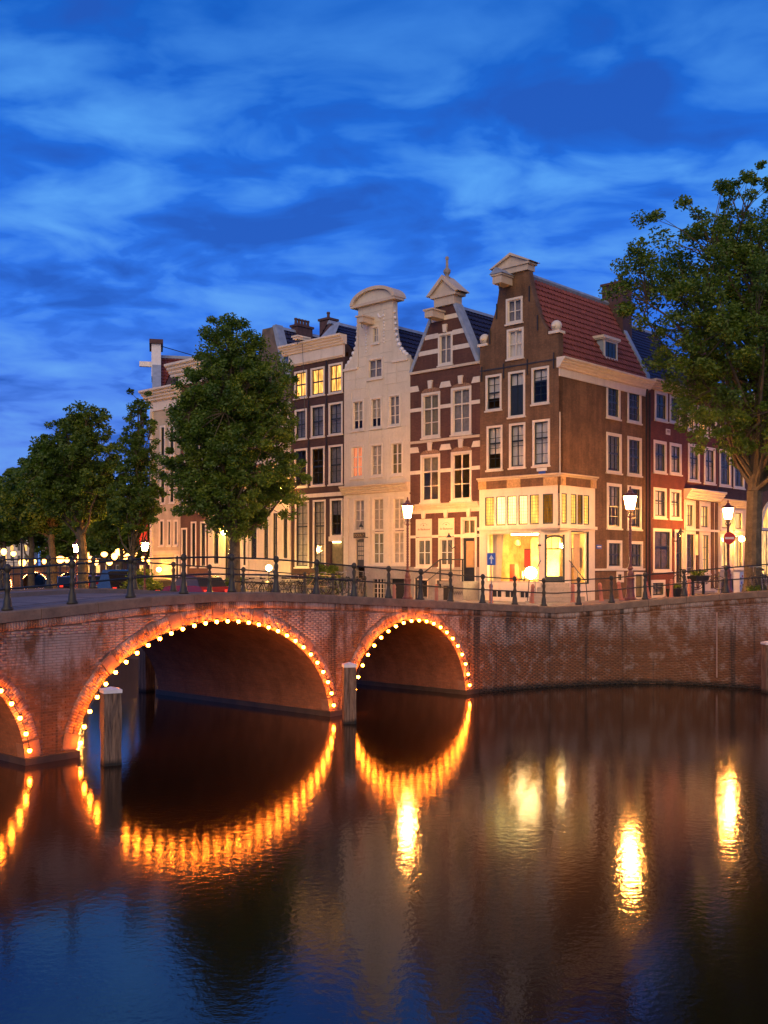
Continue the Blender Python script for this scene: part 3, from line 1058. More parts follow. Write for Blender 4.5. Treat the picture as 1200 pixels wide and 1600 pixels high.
# ------------------------------------------------------------------ mooring posts
def mooring(label, x, y, zt, w, rz):
    t = thing('mooring_post', label, 'mooring post', (x, y, -2.0), rz, 'wooden mooring posts standing in the canal')
    mb = MB()
    n = 9
    for k in range(n):
        pass
    vs = []
    zs = np.linspace(0, zt + 2 - 0.08, 12)
    for z in zs:
        for (a, b) in ((-1, -1), (-.55, -1.03), (0, -1), (.55, -1.04), (1, -1), (1.03, -.4), (1, 0.3), (1, 1), (0, 1.03), (-1, 1), (-1.03, .2), (-1.0, -.4)):
            j = random.uniform(-0.012, 0.012)
            vs.append((a * w / 2 + j, b * w / 2 + random.uniform(-0.012, 0.012), z))
    m = 12
    fs = [(i * m + k, i * m + (k + 1) % m, (i + 1) * m + (k + 1) % m, (i + 1) * m + k) for i in range(11) for k in range(m)]
    fs.append(tuple(range(11 * m, 12 * m)))
    mb.add(vs, fs)
    mb.build('timber', M['mooring'], t)
    MB().add([(-w * .54, -w * .54, zt + 1.91), (w * .54, -w * .54, zt + 1.91), (w * .54, w * .54, zt + 1.91), (-w * .54, w * .54, zt + 1.91),
              (-w * .54, -w * .54, zt + 1.99), (w * .54, -w * .54, zt + 1.99), (w * .54, w * .54, zt + 1.99), (-w * .54, w * .54, zt + 1.99), (0, 0, zt + 2.05)],
             [(0, 1, 5, 4), (1, 2, 6, 5), (2, 3, 7, 6), (3, 0, 4, 7), (4, 5, 8), (5, 6, 8), (6, 7, 8), (7, 4, 8), (0, 3, 2, 1)]).build('cap', 'whitecap', t)
    return t


m, nt, p, out = new_mat('mooring timber')
g = nt.nodes.new('ShaderNodeNewGeometry')
mpp = nt.nodes.new('ShaderNodeMapping')
mpp.inputs['Scale'].default_value = (9, 9, 0.7)
nt.links.new(g.outputs['Position'], mpp.inputs[0])
gr = noise(nt, mpp.outputs[0], 2.2, 6, 0.7)
c = ramp(nt, gr, [(0.30, (0.035, 0.022, 0.014)), (0.5, (0.16, 0.10, 0.065)), (0.7, (0.30, 0.20, 0.13))])
s = nt.nodes.new('ShaderNodeSeparateXYZ')
nt.links.new(g.outputs['Position'], s.inputs[0])
zn = fmath(nt, 'ADD', s.outputs[2], fmath(nt, 'MULTIPLY', noise(nt, g.outputs['Position'], 5, 3, 0.6), 0.15))
c = mixc(nt, ramp(nt, zn, [(0.12, (1, 1, 1)), (0.24, (0, 0, 0))]), c, (0.015, 0.013, 0.009))
nt.links.new(c, p.inputs['Base Color'])
p.inputs['Roughness'].default_value = 0.85
add_bump(nt, p, gr, 0.03, 0.8)
M['mooring'] = m
mooring('squared timber mooring post with white cap in front of the wide middle arch', -6.35, 23.95, 1.76, 0.40, math.radians(28))
mooring('orange lit mooring post seen through the wide middle arch', -8.75, 38.0, 2.15, 0.42, math.radians(50))
mooring('weathered mooring post between the middle and right arch', -1.02, 30.25, 1.74, 0.36, math.radians(12))
mooring('mooring post at the right edge in front of the curved quay wall', 14.02, 37.5, 1.85, 0.42, math.radians(5))


# ------------------------------------------------------------------ houses
class House:
    def __init__(s, name, label, base_pt, dirv, rz, u0, zb=2.9, group=None, category='house'):
        s.u0, s.zb = u0, zb
        p = base_pt + dirv * u0
        s.root = thing(name, label, category, (p.x, p.y, zb), rz, group)
        s.off = (u0, 0, zb)

    def put(s, mb, name, mat, parent=None, **kw):
        return mb.build(name, mat, parent or s.root, s.off, **kw)


def wall(prof, holes, y=0.0, reveal=0.22, sides=True, thick=0.35):
    """prof: list of (z, xl, xr) from bottom up, holes: (x0, x1, z0, z1)"""
    mb = MB()
    zs = sorted(set([round(p[0], 4) for p in prof] + [round(h[2], 4) for h in holes] + [round(h[3], 4) for h in holes]))
    zlo, zhi = prof[0][0], prof[-1][0]
    zs = [z for z in zs if zlo - 1e-6 <= z <= zhi + 1e-6]

    def lr(z, up):
        # up: value just above z, else just below
        cand = None
        for a, b in zip(prof[:-1], prof[1:]):
            if b[0] - a[0] < 1e-6: continue
            lo, hi = a[0], b[0]
            if (up and lo - 1e-5 <= z < hi - 1e-5) or ((not up) and lo + 1e-5 < z <= hi + 1e-5):
                t = (z - lo) / (hi - lo)
                return a[1] + (b[1] - a[1]) * t, a[2] + (b[2] - a[2]) * t
        return prof[-1][1], prof[-1][2]
    for za, zb in zip(zs[:-1], zs[1:]):
        if zb - za < 1e-4: continue
        la, ra = lr(za, True)
        lb, rb = lr(zb, False)
        hs = sorted([h for h in holes if h[2] < zb - 1e-5 and h[3] > za + 1e-5])
        cur_a, cur_b = la, lb
        for h in hs:
            mb.add([(cur_a, y, za), (h[0], y, za), (h[0], y, zb), (cur_b, y, zb)], [(0, 1, 2, 3)])
            cur_a = cur_b = h[1]
        mb.add([(cur_a, y, za), (ra, y, za), (rb, y, zb), (cur_b, y, zb)], [(0, 1, 2, 3)])
        if sides:
            mb.add([(la, y, za), (lb, y, zb), (lb, y + thick, zb), (la, y + thick, za)], [(0, 1, 2, 3)])
            mb.add([(ra, y, za), (ra, y + thick, za), (rb, y + thick, zb), (rb, y, zb)], [(0, 1, 2, 3)])
    # horizontal ledges where the outline jumps
    if sides:
        for i in range(1, len(prof)):
            a, b = prof[i - 1], prof[i]
            if abs(b[0] - a[0]) < 1e-6:
                for x0, x1 in ((a[1], b[1]), (b[2], a[2])):
                    if abs(x1 - x0) > 1e-4: mb.add([(x0, y, a[0]), (x1, y, a[0]), (x1, y + thick, a[0]), (x0, y + thick, a[0])], [(0, 1, 2, 3)])
        a = prof[-1]
        mb.add([(a[1], y, a[0]), (a[2], y, a[0]), (a[2], y + thick, a[0]), (a[1], y + thick, a[0])], [(0, 1, 2, 3)])
        # back of the parapet part
        for za, zb in zip([p for p in prof][:-1], [p for p in prof][1:]):
            if zb[0] - za[0] > 1e-5:
                mb.add([(za[1], y + thick, za[0]), (zb[1], y + thick, zb[0]), (zb[2], y + thick, zb[0]), (za[2], y + thick, za[0])], [(0, 1, 2, 3)]) if za[0] > 13.5 else None
    for x0, x1, z0, z1 in holes:
        mb.add([(x0, y, z0), (x1, y, z0), (x1, y, z1), (x0, y, z1), (x0, y + reveal, z0), (x1, y + reveal, z0), (x1, y + reveal, z1), (x0, y + reveal, z1)],
               [(0, 4, 5, 1), (1, 5, 6, 2), (2, 6, 7, 3), (3, 7, 4, 0)])
    return mb


def window(h, x0, x1, z0, z1, cols=2, rows=4, sash='dark', cur=None, curfrac=1.0, fw=0.10, y=0.0, sill=True, mid=None, label=None, frame='white', name='window', proud=0.03, pane=True):
    """white outer frame, sash with glazing bars, pane, sill and what hangs behind the glass"""
    f = MB()
    ya, yb = y - proud, y + 0.13
    sb = 0.05 if sill else 0.0
    f.box(x0, x0 + fw, ya, yb, z0, z1)
    f.box(x1 - fw, x1, ya, yb, z0, z1)
    f.box(x0 + fw, x1 - fw, ya, yb, z1 - fw, z1)
    f.box(x0 + fw, x1 - fw, ya, yb, z0, z0 + fw * 0.7)
    w = h.put(f, name, frame, label=label)
    a, b, c, d = x0 + fw, x1 - fw, z0 + fw * 0.7, z1 - fw
    sm = 'sash_dark' if sash == 'dark' else 'white'
    sw = 0.042
    s_ = MB()
    ys, ye = y + 0.04, y + 0.09
    s_.box(a, a + sw, ys, ye, c, d)
    s_.box(b - sw, b, ys, ye, c, d)
    s_.box(a + sw, b - sw, ys, ye, d - sw, d)
    s_.box(a + sw, b - sw, ys, ye, c, c + sw * 1.4)
    bw = 0.026 if sash == 'dark' else 0.034
    mz = None
    if mid:
        mz = c + (d - c) * mid
        s_.box(a + sw, b - sw, ys - 0.015, ye, mz - 0.035, mz + 0.035)
    for i in range(1, cols):
        xm = a + (b - a) * i / cols
        k = 1.7 if (cols == 2 and sash == 'white') or sash == 'casement' else 1.0
        s_.box(xm - bw / 2 * k, xm + bw / 2 * k, ys + 0.003, ye - 0.003, c + sw, d - sw)
    for j in range(1, rows):
        zm = c + (d - c) * j / rows
        if mz and abs(zm - mz) < 0.12: continue
        s_.box(a + sw, b - sw, ys + 0.006, ye - 0.006, zm - bw / 2, zm + bw / 2)
    h.put(s_, 'sash', sm, w)
    if pane:
        h.put(MB().box(a + 0.01, b - 0.01, y + 0.062, y + 0.070, c + 0.01, d - 0.01), 'pane', 'glass', w)
    if sill:
        h.put(MB().box(x0 - 0.04, x1 + 0.04, y - proud - 0.05, y + 0.02, z0 - 0.07, z0), 'sill', 'white', w)
    if cur:
        cz0 = d - (d - c) * curfrac
        n = max(6, int((b - a) / 0.05))
        vs = []
        for i in range(n + 1):
            xx = a - 0.03 + (b - a + 0.06) * i / n
            yy = y + 0.17 + (0.018 if i % 2 else 0.0)
            vs += [(xx, yy, cz0 - 0.02), (xx, yy, d + 0.02)]
        h.put(MB().add(vs, [(2 * i, 2 * i + 2, 2 * i + 3, 2 * i + 1) for i in range(n)]), 'curtain', cur, w)
    return w


def body(h, x0, x1, depth, ztop, mat='br_dark', y0=0.3, zb=2.0):
    mb = MB()
    mb.add([(x0, y0, zb), (x1, y0, zb), (x1, depth, zb), (x0, depth, zb), (x0, y0, ztop), (x1, y0, ztop), (x1, depth, ztop), (x0, depth, ztop)],
           [(0, 3, 7, 4), (1, 5, 6, 2), (2, 6, 7, 3), (4, 5, 6, 7)])
    h.put(mb, 'side_wall', mat)


def tiles(p0, ea, eb, L, W, tw=0.25, th=0.33):
    """rows of curved pantiles on a slope: ea along the eave, eb up the slope"""
    ea, eb = Vector(ea).normalized(), Vector(eb).normalized()
    n = ea.cross(eb)
    if n.z < 0: n = -n
    p0 = Vector(p0)
    na, nb2 = max(1, int(round(L / tw))), max(1, int(round(W / th)))
    tw, th = L / na, W / nb2
    prof = [(0.0, 0.045), (0.22, 0.065), (0.5, 0.02), (0.8, 0.0), (1.0, 0.045)]
    V, F = [], []
    for j in range(nb2):
        for i in range(na):
            b = len(V)
            jit = random.uniform(-0.004, 0.006)
            for (t, hh) in prof:
                q = p0 + ea * ((i + t) * tw) + eb * (j * th - 0.02)
                for lift in (-0.01, 0.06 + jit):
                    r = q + n * (hh + lift)
                    V.append((r.x, r.y, r.z))
                r = p0 + ea * ((i + t) * tw) + eb * ((j + 1) * th) + n * (hh + 0.0)
                V.append((r.x, r.y, r.z))
            for k in range(4):
                F.append((b + 3 * k, b + 3 * k + 3, b + 3 * k + 4, b + 3 * k + 1))
                F.append((b + 3 * k + 1, b + 3 * k + 4, b + 3 * k + 5, b + 3 * k + 2))
    mb = MB()
    mb.v, mb.f = V, F
    return mb


def gable_roof(h, x0, x1, ze, zr, y0, y1, mat, ridge_mat='lead'):
    """ridge along y in the middle; returns nothing"""
    xm = (x0 + x1) / 2
    rf = MB()
    rf.add([(x0, y0, ze), (x1, y0, ze), (xm, y0, zr), (x0, y1, ze), (x1, y1, ze), (xm, y1, zr)], [(0, 1, 2), (5, 4, 3), (0, 2, 5, 3), (1, 4, 5, 2)])
    r = h.put(rf, 'roof', 'chimney')
    W = math.hypot(xm - x0, zr - ze)
    t = MB()
    a = tiles((x0, y0, ze), (0, 1, 0), (xm - x0, 0, zr - ze), y1 - y0, W)
    t.add(a.v, a.f)
    a = tiles((x1, y0, ze), (0, 1, 0), (xm - x1, 0, zr - ze), y1 - y0, W)
    t.add(a.v, a.f)
    h.put(t, 'roof_tiles', mat, r, kind='stuff')
    h.put(MB().prism([(xm - 0.18, zr - 0.06), (xm - 0.1, zr + 0.10), (xm, zr + 0.15), (xm + 0.1, zr + 0.10), (xm + 0.18, zr - 0.06)], y0, y1), 'ridge_cap', ridge_mat, r)
    return r


def flat_roof_slope(h, x0, x1, y0, y1, z0, z1, mat):
    """a slope rising away from the street, eave along x"""
    rf = MB().add([(x0, y0, z0), (x1, y0, z0), (x1, y1, z1), (x0, y1, z1), (x1, y1 + (y1 - y0), z0), (x0, y1 + (y1 - y0), z0)], [(0, 1, 2, 3), (3, 2, 4, 5), (1, 4, 2), (0, 3, 5)])
    r = h.put(rf, 'roof', 'chimney')
    t = tiles((x0, y0, z0), (1, 0, 0), (0, y1 - y0, z1 - z0), x1 - x0, math.hypot(y1 - y0, z1 - z0))
    h.put(t, 'roof_tiles', mat, r, kind='stuff')
    h.put(MB().box(x0, x1, y1 - 0.12, y1 + 0.12, z1 - 0.02, z1 + 0.12), 'ridge_cap', 'lead', r)
    return r


def moulding(x0, x1, z0, z1, out=0.3, steps=4, y=0.0, ends=True):
    """classical cornice: widening steps from bottom to top"""
    prof = [(y + 0.02, z0)]
    for i in range(steps):
        t0, t1 = i / steps, (i + 1) / steps
        yy = y - out * (0.25 + 0.75 * t1 ** 1.3)
        prof += [(yy + out * 0.08, z0 + (z1 - z0) * (t0 + 0.02)), (yy, z0 + (z1 - z0) * (t0 + 0.35 / steps)), (yy, z0 + (z1 - z0) * (t1 - 0.15 / steps))]
    prof += [(y - out, z1), (y + 0.02, z1)]
    return MB().prism_x(prof, x0, x1)


def chimney(h, x, y, z0, z1, w=0.7, d=0.9, pots=4, parent=None):
    c = MB()
    c.box(x - w / 2, x + w / 2, y - d / 2, y + d / 2, z0, z1)
    c.box(x - w / 2 - 0.07, x + w / 2 + 0.07, y - d / 2 - 0.07, y + d / 2 + 0.07, z1, z1 + 0.12)
    o = h.put(c, 'chimney', 'chimney', parent)
    for i in range(pots):
        yy = y - d / 2 + d * (i + 0.5) / pots
        h.put(MB().lathe([(0.10, 0), (0.08, 0.28), (0.11, 0.32), (0.10, 0.4)], x, yy, z1 + 0.12, 8), 'chimney_pot', 'chimney', o)
    return o


def hoist_beam(h, x, z, w=0.42, hh=0.42, out=0.75, roof=True, mat='trimstone'):
    b = MB()
    b.box(x - w / 2, x + w / 2, -out, 0.02, z - hh, z)
    b.box(x - w / 2 - 0.06, x + w / 2 + 0.06, -out - 0.06, 0.02, z - 0.08, z)
    o = h.put(b, 'hoist_beam', mat)
    if roof:
        h.put(MB().prism([(x - w / 2 - 0.12, z), (x + w / 2 + 0.12, z), (x + 0.02, z + 0.28), (x - 0.02, z + 0.28)], -out - 0.1, 0.02), 'hoist_hood', 'lead', o)
    h.put(MB().tube([(x, -out + 0.15, z - hh), (x, -out + 0.15, z - hh - 0.2), (x + 0.05, -out + 0.15, z - hh - 0.27)], 0.02, 5), 'hook', 'iron', o)
    return o


def anchors(h, pts, l=0.55):
    for x, z in pts:
        h.put(MB().box(x - 0.02, x + 0.02, -0.05, 0.0, z - l / 2, z + l / 2), 'wall_anchor', 'iron')


def text(s, size, loc, rot, mat, parent, align='CENTER'):
    cu = D.curves.new('lettering', 'FONT')
    cu.body = s
    cu.size = size
    cu.align_x = align
    cu.align_y = 'CENTER'
    cu.extrude = 0.004
    tmp = D.objects.new('lettering_outline', cu)
    C.objects.link(tmp)
    bpy.context.view_layer.update()
    me = D.meshes.new_from_object(tmp.evaluated_get(bpy.context.evaluated_depsgraph_get()))
    D.objects.remove(tmp)
    me.materials.clear()
    me.materials.append(M[mat])
    o = link('lettering', me, parent)
    o.location = loc
    o.rotation_euler = rot
    return o


GL = 'gabled canal houses in the row left of the corner'
GR = 'houses in the side street right of the corner'

# ---- corner house -------------------------------------------------
H = House('corner_house', 'brown brick corner house with red tile roof, neck gable and glowing shop front', C0, LD, LRZ, -4.37, 2.95)
W = 4.37
gprof = [(2.0, -4.37, 0.0), (3.0, -4.37, 0.0), (14.90, -4.37, 0.0), (14.90, -4.02, -0.60), (15.13, -3.99, -0.63), (15.5, -3.84, -0.86), (15.9, -3.66, -1.03),
         (16.4, -3.48, -1.22), (16.8, -3.37, -1.36), (17.2, -3.29, -1.47), (17.6, -3.24, -1.56), (18.0, -3.23, -1.62)]
cw = [(-2.86, -1.93, 15.70, 16.87), (-2.81, -1.87, 14.08, 15.46),
      (-4.03, -3.11, 11.85, 13.50), (-2.73, -1.79, 11.42, 13.50), (-1.44, -0.50, 11.87, 13.52),
      (-3.97, -3.06, 9.07, 11.13), (-2.68, -1.78, 9.09, 11.13), (-1.39, -0.46, 9.09, 11.16)]
H.put(wall([(8.5, -4.37, 0)] + gprof[2:], cw), 'front_wall', 'br_corner')
for i, (a, b, c, d) in enumerate(cw):
    if i == 0: window(H, a, b, c, d, 2, 2, 'casement', 'curtain_grey')
    elif i == 1: window(H, a, b, c, d, 2, 2, 'casement', 'blind')
    elif i == 3:
        w_ = window(H, a, b, c, d, 2, 3, 'dark', 'blind', 0.28, mid=0.70, name='loft_door', label='dark hoist door with pale blind above')
        H.put(MB().box(a + 0.14, b - 0.14, 0.05, 0.06, c + 0.1, c + 1.36), 'door_leaf', 'sash_dark', w_)
        H.put(MB().box((a + b) / 2 - 0.03, (a + b) / 2 + 0.03, 0.02, 0.05, c + 0.1, c + 1.36), 'door_post', 'sash_dark', w_)
    elif i == 4: window(H, a, b, c, d, 2, 4, 'dark', 'blind', 0.34, mid=0.64)
    elif i == 2: window(H, a, b, c, d, 2, 4, 'dark', 'blind', 0.64, mid=0.5)
    elif i == 5: window(H, a, b, c, d, 2, 4, 'dark', 'blind', 0.62, mid=0.62)
    else: window(H, a, b, c, d, 2, 4, 'dark', 'blind', 1.0 if i == 6 else 0.94, mid=0.62)
# pediment on the neck
pd = MB()
pd.box(-3.34, -1.58, -0.12, 0.45, 17.98, 18.24)
pd.box(-3.46, -1.48, -0.20, 0.5, 18.24, 18.34)
pd.prism([(-3.58, 18.34), (-1.42, 18.34), (-2.48, 18.80)], -0.10, 0.5)
pdo = H.put(pd, 'pediment', 'trimstone')
H.put(MB().prism([(-3.66, 18.34), (-3.5, 18.34), (-2.48, 18.78), (-1.48, 18.34), (-1.34, 18.34), (-2.48, 18.90)], -0.24, 0.55), 'raking_cornice', 'trimstone', pdo)
hoist_beam(H, -2.75, 17.85, 0.50, 0.42, 0.85, True)
for x in (-4.2, -0.22):
    H.put(MB().box(x - 0.27, x + 0.30, -0.08, 0.4, 14.90, 15.02), 'shoulder_stone', 'white')
    bm_ = MB().ball((x + 0.0, 0.15, 15.26), 0.25, 10, 8)
    bm_.ball((x, -0.06, 15.24), 0.12, 8, 5)
    H.put(bm_, 'scroll_ball', 'white', smooth=True)
H.put(MB().box(-4.37, 0.0, -0.03, 0.0, 13.72, 13.77), 'string_course', 'iron')
anchors(H, [(-4.25, 13.6), (-2.98, 13.6), (-1.66, 13.6), (-0.25, 13.7), (-3.38, 16.4), (-1.55, 16.9), (-3.78, 15.3), (-1.1, 15.5)], 0.7)
# right facade of the corner house: built in the frame of its own street line, kept in the same thing
SIDE = link('side_facade', None, H.root, label='warm lit side facade along the side street')
side_rel = Matrix.Rotation(RRZ - LRZ, 4, 'Z')
SIDE.matrix_local = Matrix.Translation((4.37, 0, 0)) @ side_rel


class Sub:
    """same put() as House, in the side facade's frame, parts of the same house"""
    def __init__(s, root, M4, zb):
        s.root, s.M4, s.zb = root, M4, zb

    def put(s, mb, name, mat, parent=None, **kw):
        mb2 = MB()
        mb2.f = mb.f
        if parent is None or parent is s.root:
            mb2.v = [tuple(s.M4 @ Vector((a, b, c - s.zb))) for a, b, c in mb.v]
        else:
            mb2.v = [tuple(s.M4 @ Vector((a, b, c - s.zb))) for a, b, c in mb.v]
        return mb2.build(name, mat, parent or s.root, (0, 0, 0), **kw)


D.objects.remove(SIDE)
RM = Matrix.Translation((4.37, 0, 0)) @ side_rel
S = Sub(H.root, RM, 2.95)
SW = 7.72
sw_ = [(3.97, 5.24, 11.60, 13.19), (5.90, 7.24, 11.60, 13.17), (3.97, 5.35, 9.03, 10.91), (5.90, 7.27, 9.03, 10.90), (4.02, 5.35, 6.40, 8.53), (5.90, 7.26, 6.40, 8.52),
       (4.03, 5.40, 4.52, 5.84), (6.07, 7.39, 4.50, 5.83), (4.89, 5.54, 3.84, 4.36), (6.56, 7.49, 3.0, 4.33)]
S.put(wall([(2.0, 2.9, SW), (8.5, 2.9, SW), (8.5, 0.0, SW), (13.4, 0.0, SW)], sw_, sides=False), 'side_wall', 'br_corner')
for i, (a, b, c, d) in enumerate(sw_):
    if i < 9:
        window(S, a, b, c, d, 1 if i == 8 else 3, 1 if i == 8 else (4 if i < 6 else 2), 'dark', ['room_dark', 'room_dark', 'olive', 'room_dark', 'curtain', 'room_dark', 'olive', 'olive', None][i], 0.9 if i != 4 else 0.5,
               fw=0.14, mid=None if i == 8 else 0.5, sill=i != 8)
    else:
        w_ = window(S, a, b, c, d, 1, 1, 'dark', None, fw=0.12, name='cellar_door', sill=False, pane=False)
        S.put(MB().box(a + 0.12, b - 0.12, 0.05, 0.10, c, d - 0.12), 'door_leaf', 'olive', w_)
# main cornice along the eave
S.put(moulding(-0.15, SW + 0.25, 13.35, 13.80, 0.42, 4), 'cornice', 'white')
S.put(MB().box(0.0, SW, -0.06, 0.0, 13.0, 13.36), 'cornice_frieze', 'white')
S.put(MB().box(2.9, SW, -0.07, 0.0, 4.40, 4.50), 'sill_course', 'white')
S.put(MB().tube([(7.55, -0.12, 3.0), (7.55, -0.12, 13.0), (7.4, -0.25, 13.3)], 0.05, 6), 'drain_pipe', 'iron')
S.put(MB().tube([(0.0, -0.06, 8.7), (0.0, -0.06, 11.4)], 0.025, 6), 'corner_pipe', 'white')
# body of the house, seen from behind and left
bd = MB()
p3 = RM @ Vector((SW, 0, 0))
q3 = RM @ Vector((SW, 4.1, 0))
bd.add([(4.37, 0.02, -0.9), (p3.x, p3.y, -0.9), (q3.x, q3.y, -0.9), (0, 7.7, -0.9), (0.0, 0.02, -0.9),
        (4.37, 0.02, 10.9), (p3.x, p3.y, 10.9), (q3.x, q3.y, 10.9), (0, 7.7, 10.9), (0.0, 0.02, 10.9)], [(1, 2, 7, 6), (2, 3, 8, 7), (3, 4, 9, 8)])
bd.build('rear_wall', 'br_corner', H.root)
# roof: ridge along the side street direction above the middle of the front
RX = -2.19


def side_pt(u, along, z):
    """u: position on the front line, along: distance back along the side street"""
    v = RM @ Vector((along, 0, 0))
    return Vector((v.x + u, v.y, z - 2.95))


rf = MB()
A0, A1 = side_pt(0, 0.25, 13.8), side_pt(0, SW + 0.1, 13.8)
R0, R1 = side_pt(RX, 0.25, 17.9), side_pt(RX, SW + 0.1, 17.9)
L0, L1 = side_pt(-4.37, 0.25, 13.8), side_pt(-4.37, SW + 0.1, 13.8)
rf.add([tuple(v) for v in (A0, A1, R0, R1, L0, L1)], [(0, 1, 3, 2), (2, 3, 5, 4), (1, 5, 3), (0, 2, 4)])
ro = rf.build('roof', 'chimney', H.root)
slope = (R0 - A0)
t_ = tiles(A0, A1 - A0, slope, (A1 - A0).length, slope.length)
t_.build('roof_tiles', 'tile_red', ro, kind='stuff')
t_ = tiles(L0, L1 - L0, R0 - L0, (A1 - A0).length, slope.length)
t_.build('roof_tiles', 'tile_red', ro, kind='stuff')
dR_ = (A1 - A0).normalized()
rc = MB()
for off, w2 in ((0, 0.14),):
    rc.tube([tuple(R0 + Vector((0, 0, 0.08))), tuple(R1 + Vector((0, 0, 0.08)))], 0.14, 6)
rc.build('ridge_cap', 'lead', ro)
# far gable edge with lead flashing, leaning strip
fl = MB()
e0, e1 = A1 + Vector((0, 0, 0.1)), R1 + Vector((0, 0, 0.1))
for a, b in ((e0, e1),):
    d_ = dR_ * 0.32
    up = Vector((0, 0, 0.22))
    vs = [a, a + d_, a + d_ + up, a + up, b, b + d_, b + d_ + up, b + up]
    fl.add([tuple(v) for v in vs], [(0, 1, 2, 3), (7, 6, 5, 4), (0, 4, 5, 1), (1, 5, 6, 2), (2, 6, 7, 3), (3, 7, 4, 0)])
fl.build('gable_coping', 'lead', ro)
ch = MB()
cpt = side_pt(RX + 0.15, SW + 0.35, 0)
cm = Matrix.Translation(Vector((cpt.x, cpt.y, 0))) @ side_rel


def rbox(mb, m4, *a):
    t = MB().box(*a)
    mb.add([tuple(m4 @ Vector(v)) for v in t.v], t.f)


rbox(ch, cm, -0.35, 0.55, -0.75, 0.45, 12.5, 15.95)
rbox(ch, cm, -0.42, 0.62, -0.82, 0.52, 15.95, 16.07)
cho = ch.build('chimney', 'chimney', ro)
pot = MB().lathe([(0.13, 0), (0.10, 0.35), (0.13, 0.4)], 0, 0, 0, 8)
pt = [tuple(cm @ Vector((a + 0.1, b - 0.35, c + 16.07))) for a, b, c in pot.v]
pot.v = pt
pot.build('chimney_pot', 'chimney', ro)
# dormer on the side slope
dm = MB()
nrm_out = Vector((-(A1 - A0).normalized().y, (A1 - A0).normalized().x, 0)) * -1
# dormer frame: along the slope direction; x along side street, y inward
DZ = RM


def dbox(mb, *a):
    t = MB().box(*a)
    mb.add([tuple(DZ @ Vector((x, y, z - 2.95))) for x, y, z in t.v], t.f)


dbox(dm, 4.30, 5.55, 0.34, 1.0, 14.42, 15.42)
dmo = dm.build('dormer', 'lead', ro)
d2 = MB(); dbox(d2, 4.15, 5.68, 0.22, 1.2, 15.42, 15.55); dbox(d2, 4.2, 5.62, 0.26, 1.1, 15.36, 15.43)
d2.build('dormer_roof', 'white', ro)
d3 = MB()
for a in ((4.32, 4.42, .30, .36, 14.45, 15.38), (5.43, 5.53, .30, .36, 14.45, 15.38), (4.42, 5.43, .30, .36, 15.28, 15.38), (4.42, 5.43, .28, .36, 14.45, 14.55)): dbox(d3, *a)
d3.build('dormer_frame', 'white', ro)
d4 = MB()
dbox(d4, 4.42, 5.43, .335, .345, 14.55, 15.28)
d4.build('dormer_pane', M['carglass'], ro)
d5 = MB()
for xx in (4.75, 5.09): dbox(d5, xx - .02, xx + .02, .315, .333, 14.55, 15.28)
dbox(d5, 4.42, 5.43, .317, .332, 14.9, 14.94)
d5.build('dormer_bars', 'sash_dark', ro)

# shop front, ground floor
frz = MB()
frz.box(-4.37, 0.0, -0.10, 0.02, 8.19, 8.56)
H.put(frz, 'frieze_panel', 'br_corner')
H.put(moulding(-4.42, 0.06, 8.56, 8.72, 0.22, 2), 'shop_cornice', 'trimstone')
S.put(moulding(-0.14, 3.0, 8.56, 8.72, 0.22, 2), 'shop_cornice', 'trimstone')
S.put(MB().box(0.0, 2.9, -0.10, 0.02, 8.19, 8.56), 'frieze_panel', 'br_corner')
for x0, x1 in ((-4.37, -3.92), (-2.72, -1.98), (-0.72, -0.0)):
    o = MB().box(x0, x1, -0.14, -0.1, 8.19, 8.56)
    o.box(x0 + 0.1, x1 - 0.1, -0.17, -0.14, 8.25, 8.5)
    H.put(o, 'carved_tile', plain('ochre carved panel', (0.50, 0.30, 0.12), 0.6, 0.35, 9))
for x0, x1 in ((0.0, 0.35), (2.45, 2.9)):
    o = MB().box(x0, x1, -0.14, -0.1, 8.19, 8.56)
    o.box(x0 + 0.08, x1 - 0.08, -0.17, -0.14, 8.25, 8.5)
    S.put(o, 'carved_tile', M['ochre carved panel'] if 'ochre carved panel' in M else D.materials['ochre carved panel'])
upw = [(-4.03, -3.50), (-3.38, -2.86), (-2.75, -2.24), (-2.12, -1.63), (-1.50, -1.01), (-0.80, -0.26)]
upholes = [(a, b, 6.49, 7.82) for a, b in upw]
H.put(wall([(6.2, -4.37, 0.0), (8.19, -4.37, 0.0)], upholes, y=-0.06, reveal=0.2, sides=False), 'shop_upper_front', 'white')
sholes = [(0.14, 0.56, 6.49, 7.84), (0.88, 1.35, 6.49, 7.84), (1.42, 1.86, 6.49, 7.84), (1.93, 2.40, 6.49, 7.84)]
S.put(wall([(6.2, 0.0, 2.9), (8.19, 0.0, 2.9)], sholes, y=-0.06, reveal=0.2, sides=False), 'shop_upper_front', 'white')
lead_ = MB()
litm = ['lit', 'lit_hi', 'lit_hi', 'lit_hi', 'lit', 'lit_dim']
M['leadglass'] = emis('leaded yellow glass lit from inside', (1.0, 0.56, 0.10), 1.7, 0.55, 2.0)
M['leadglass_hi'] = emis('leaded glass in front of a lamp', (1.0, 0.72, 0.22), 3.2, 0.5, 1.4)
M['leadglass_dim'] = emis('leaded amber glass dimly lit', (0.75, 0.28, 0.03), 0.42, 0.6, 3.0)
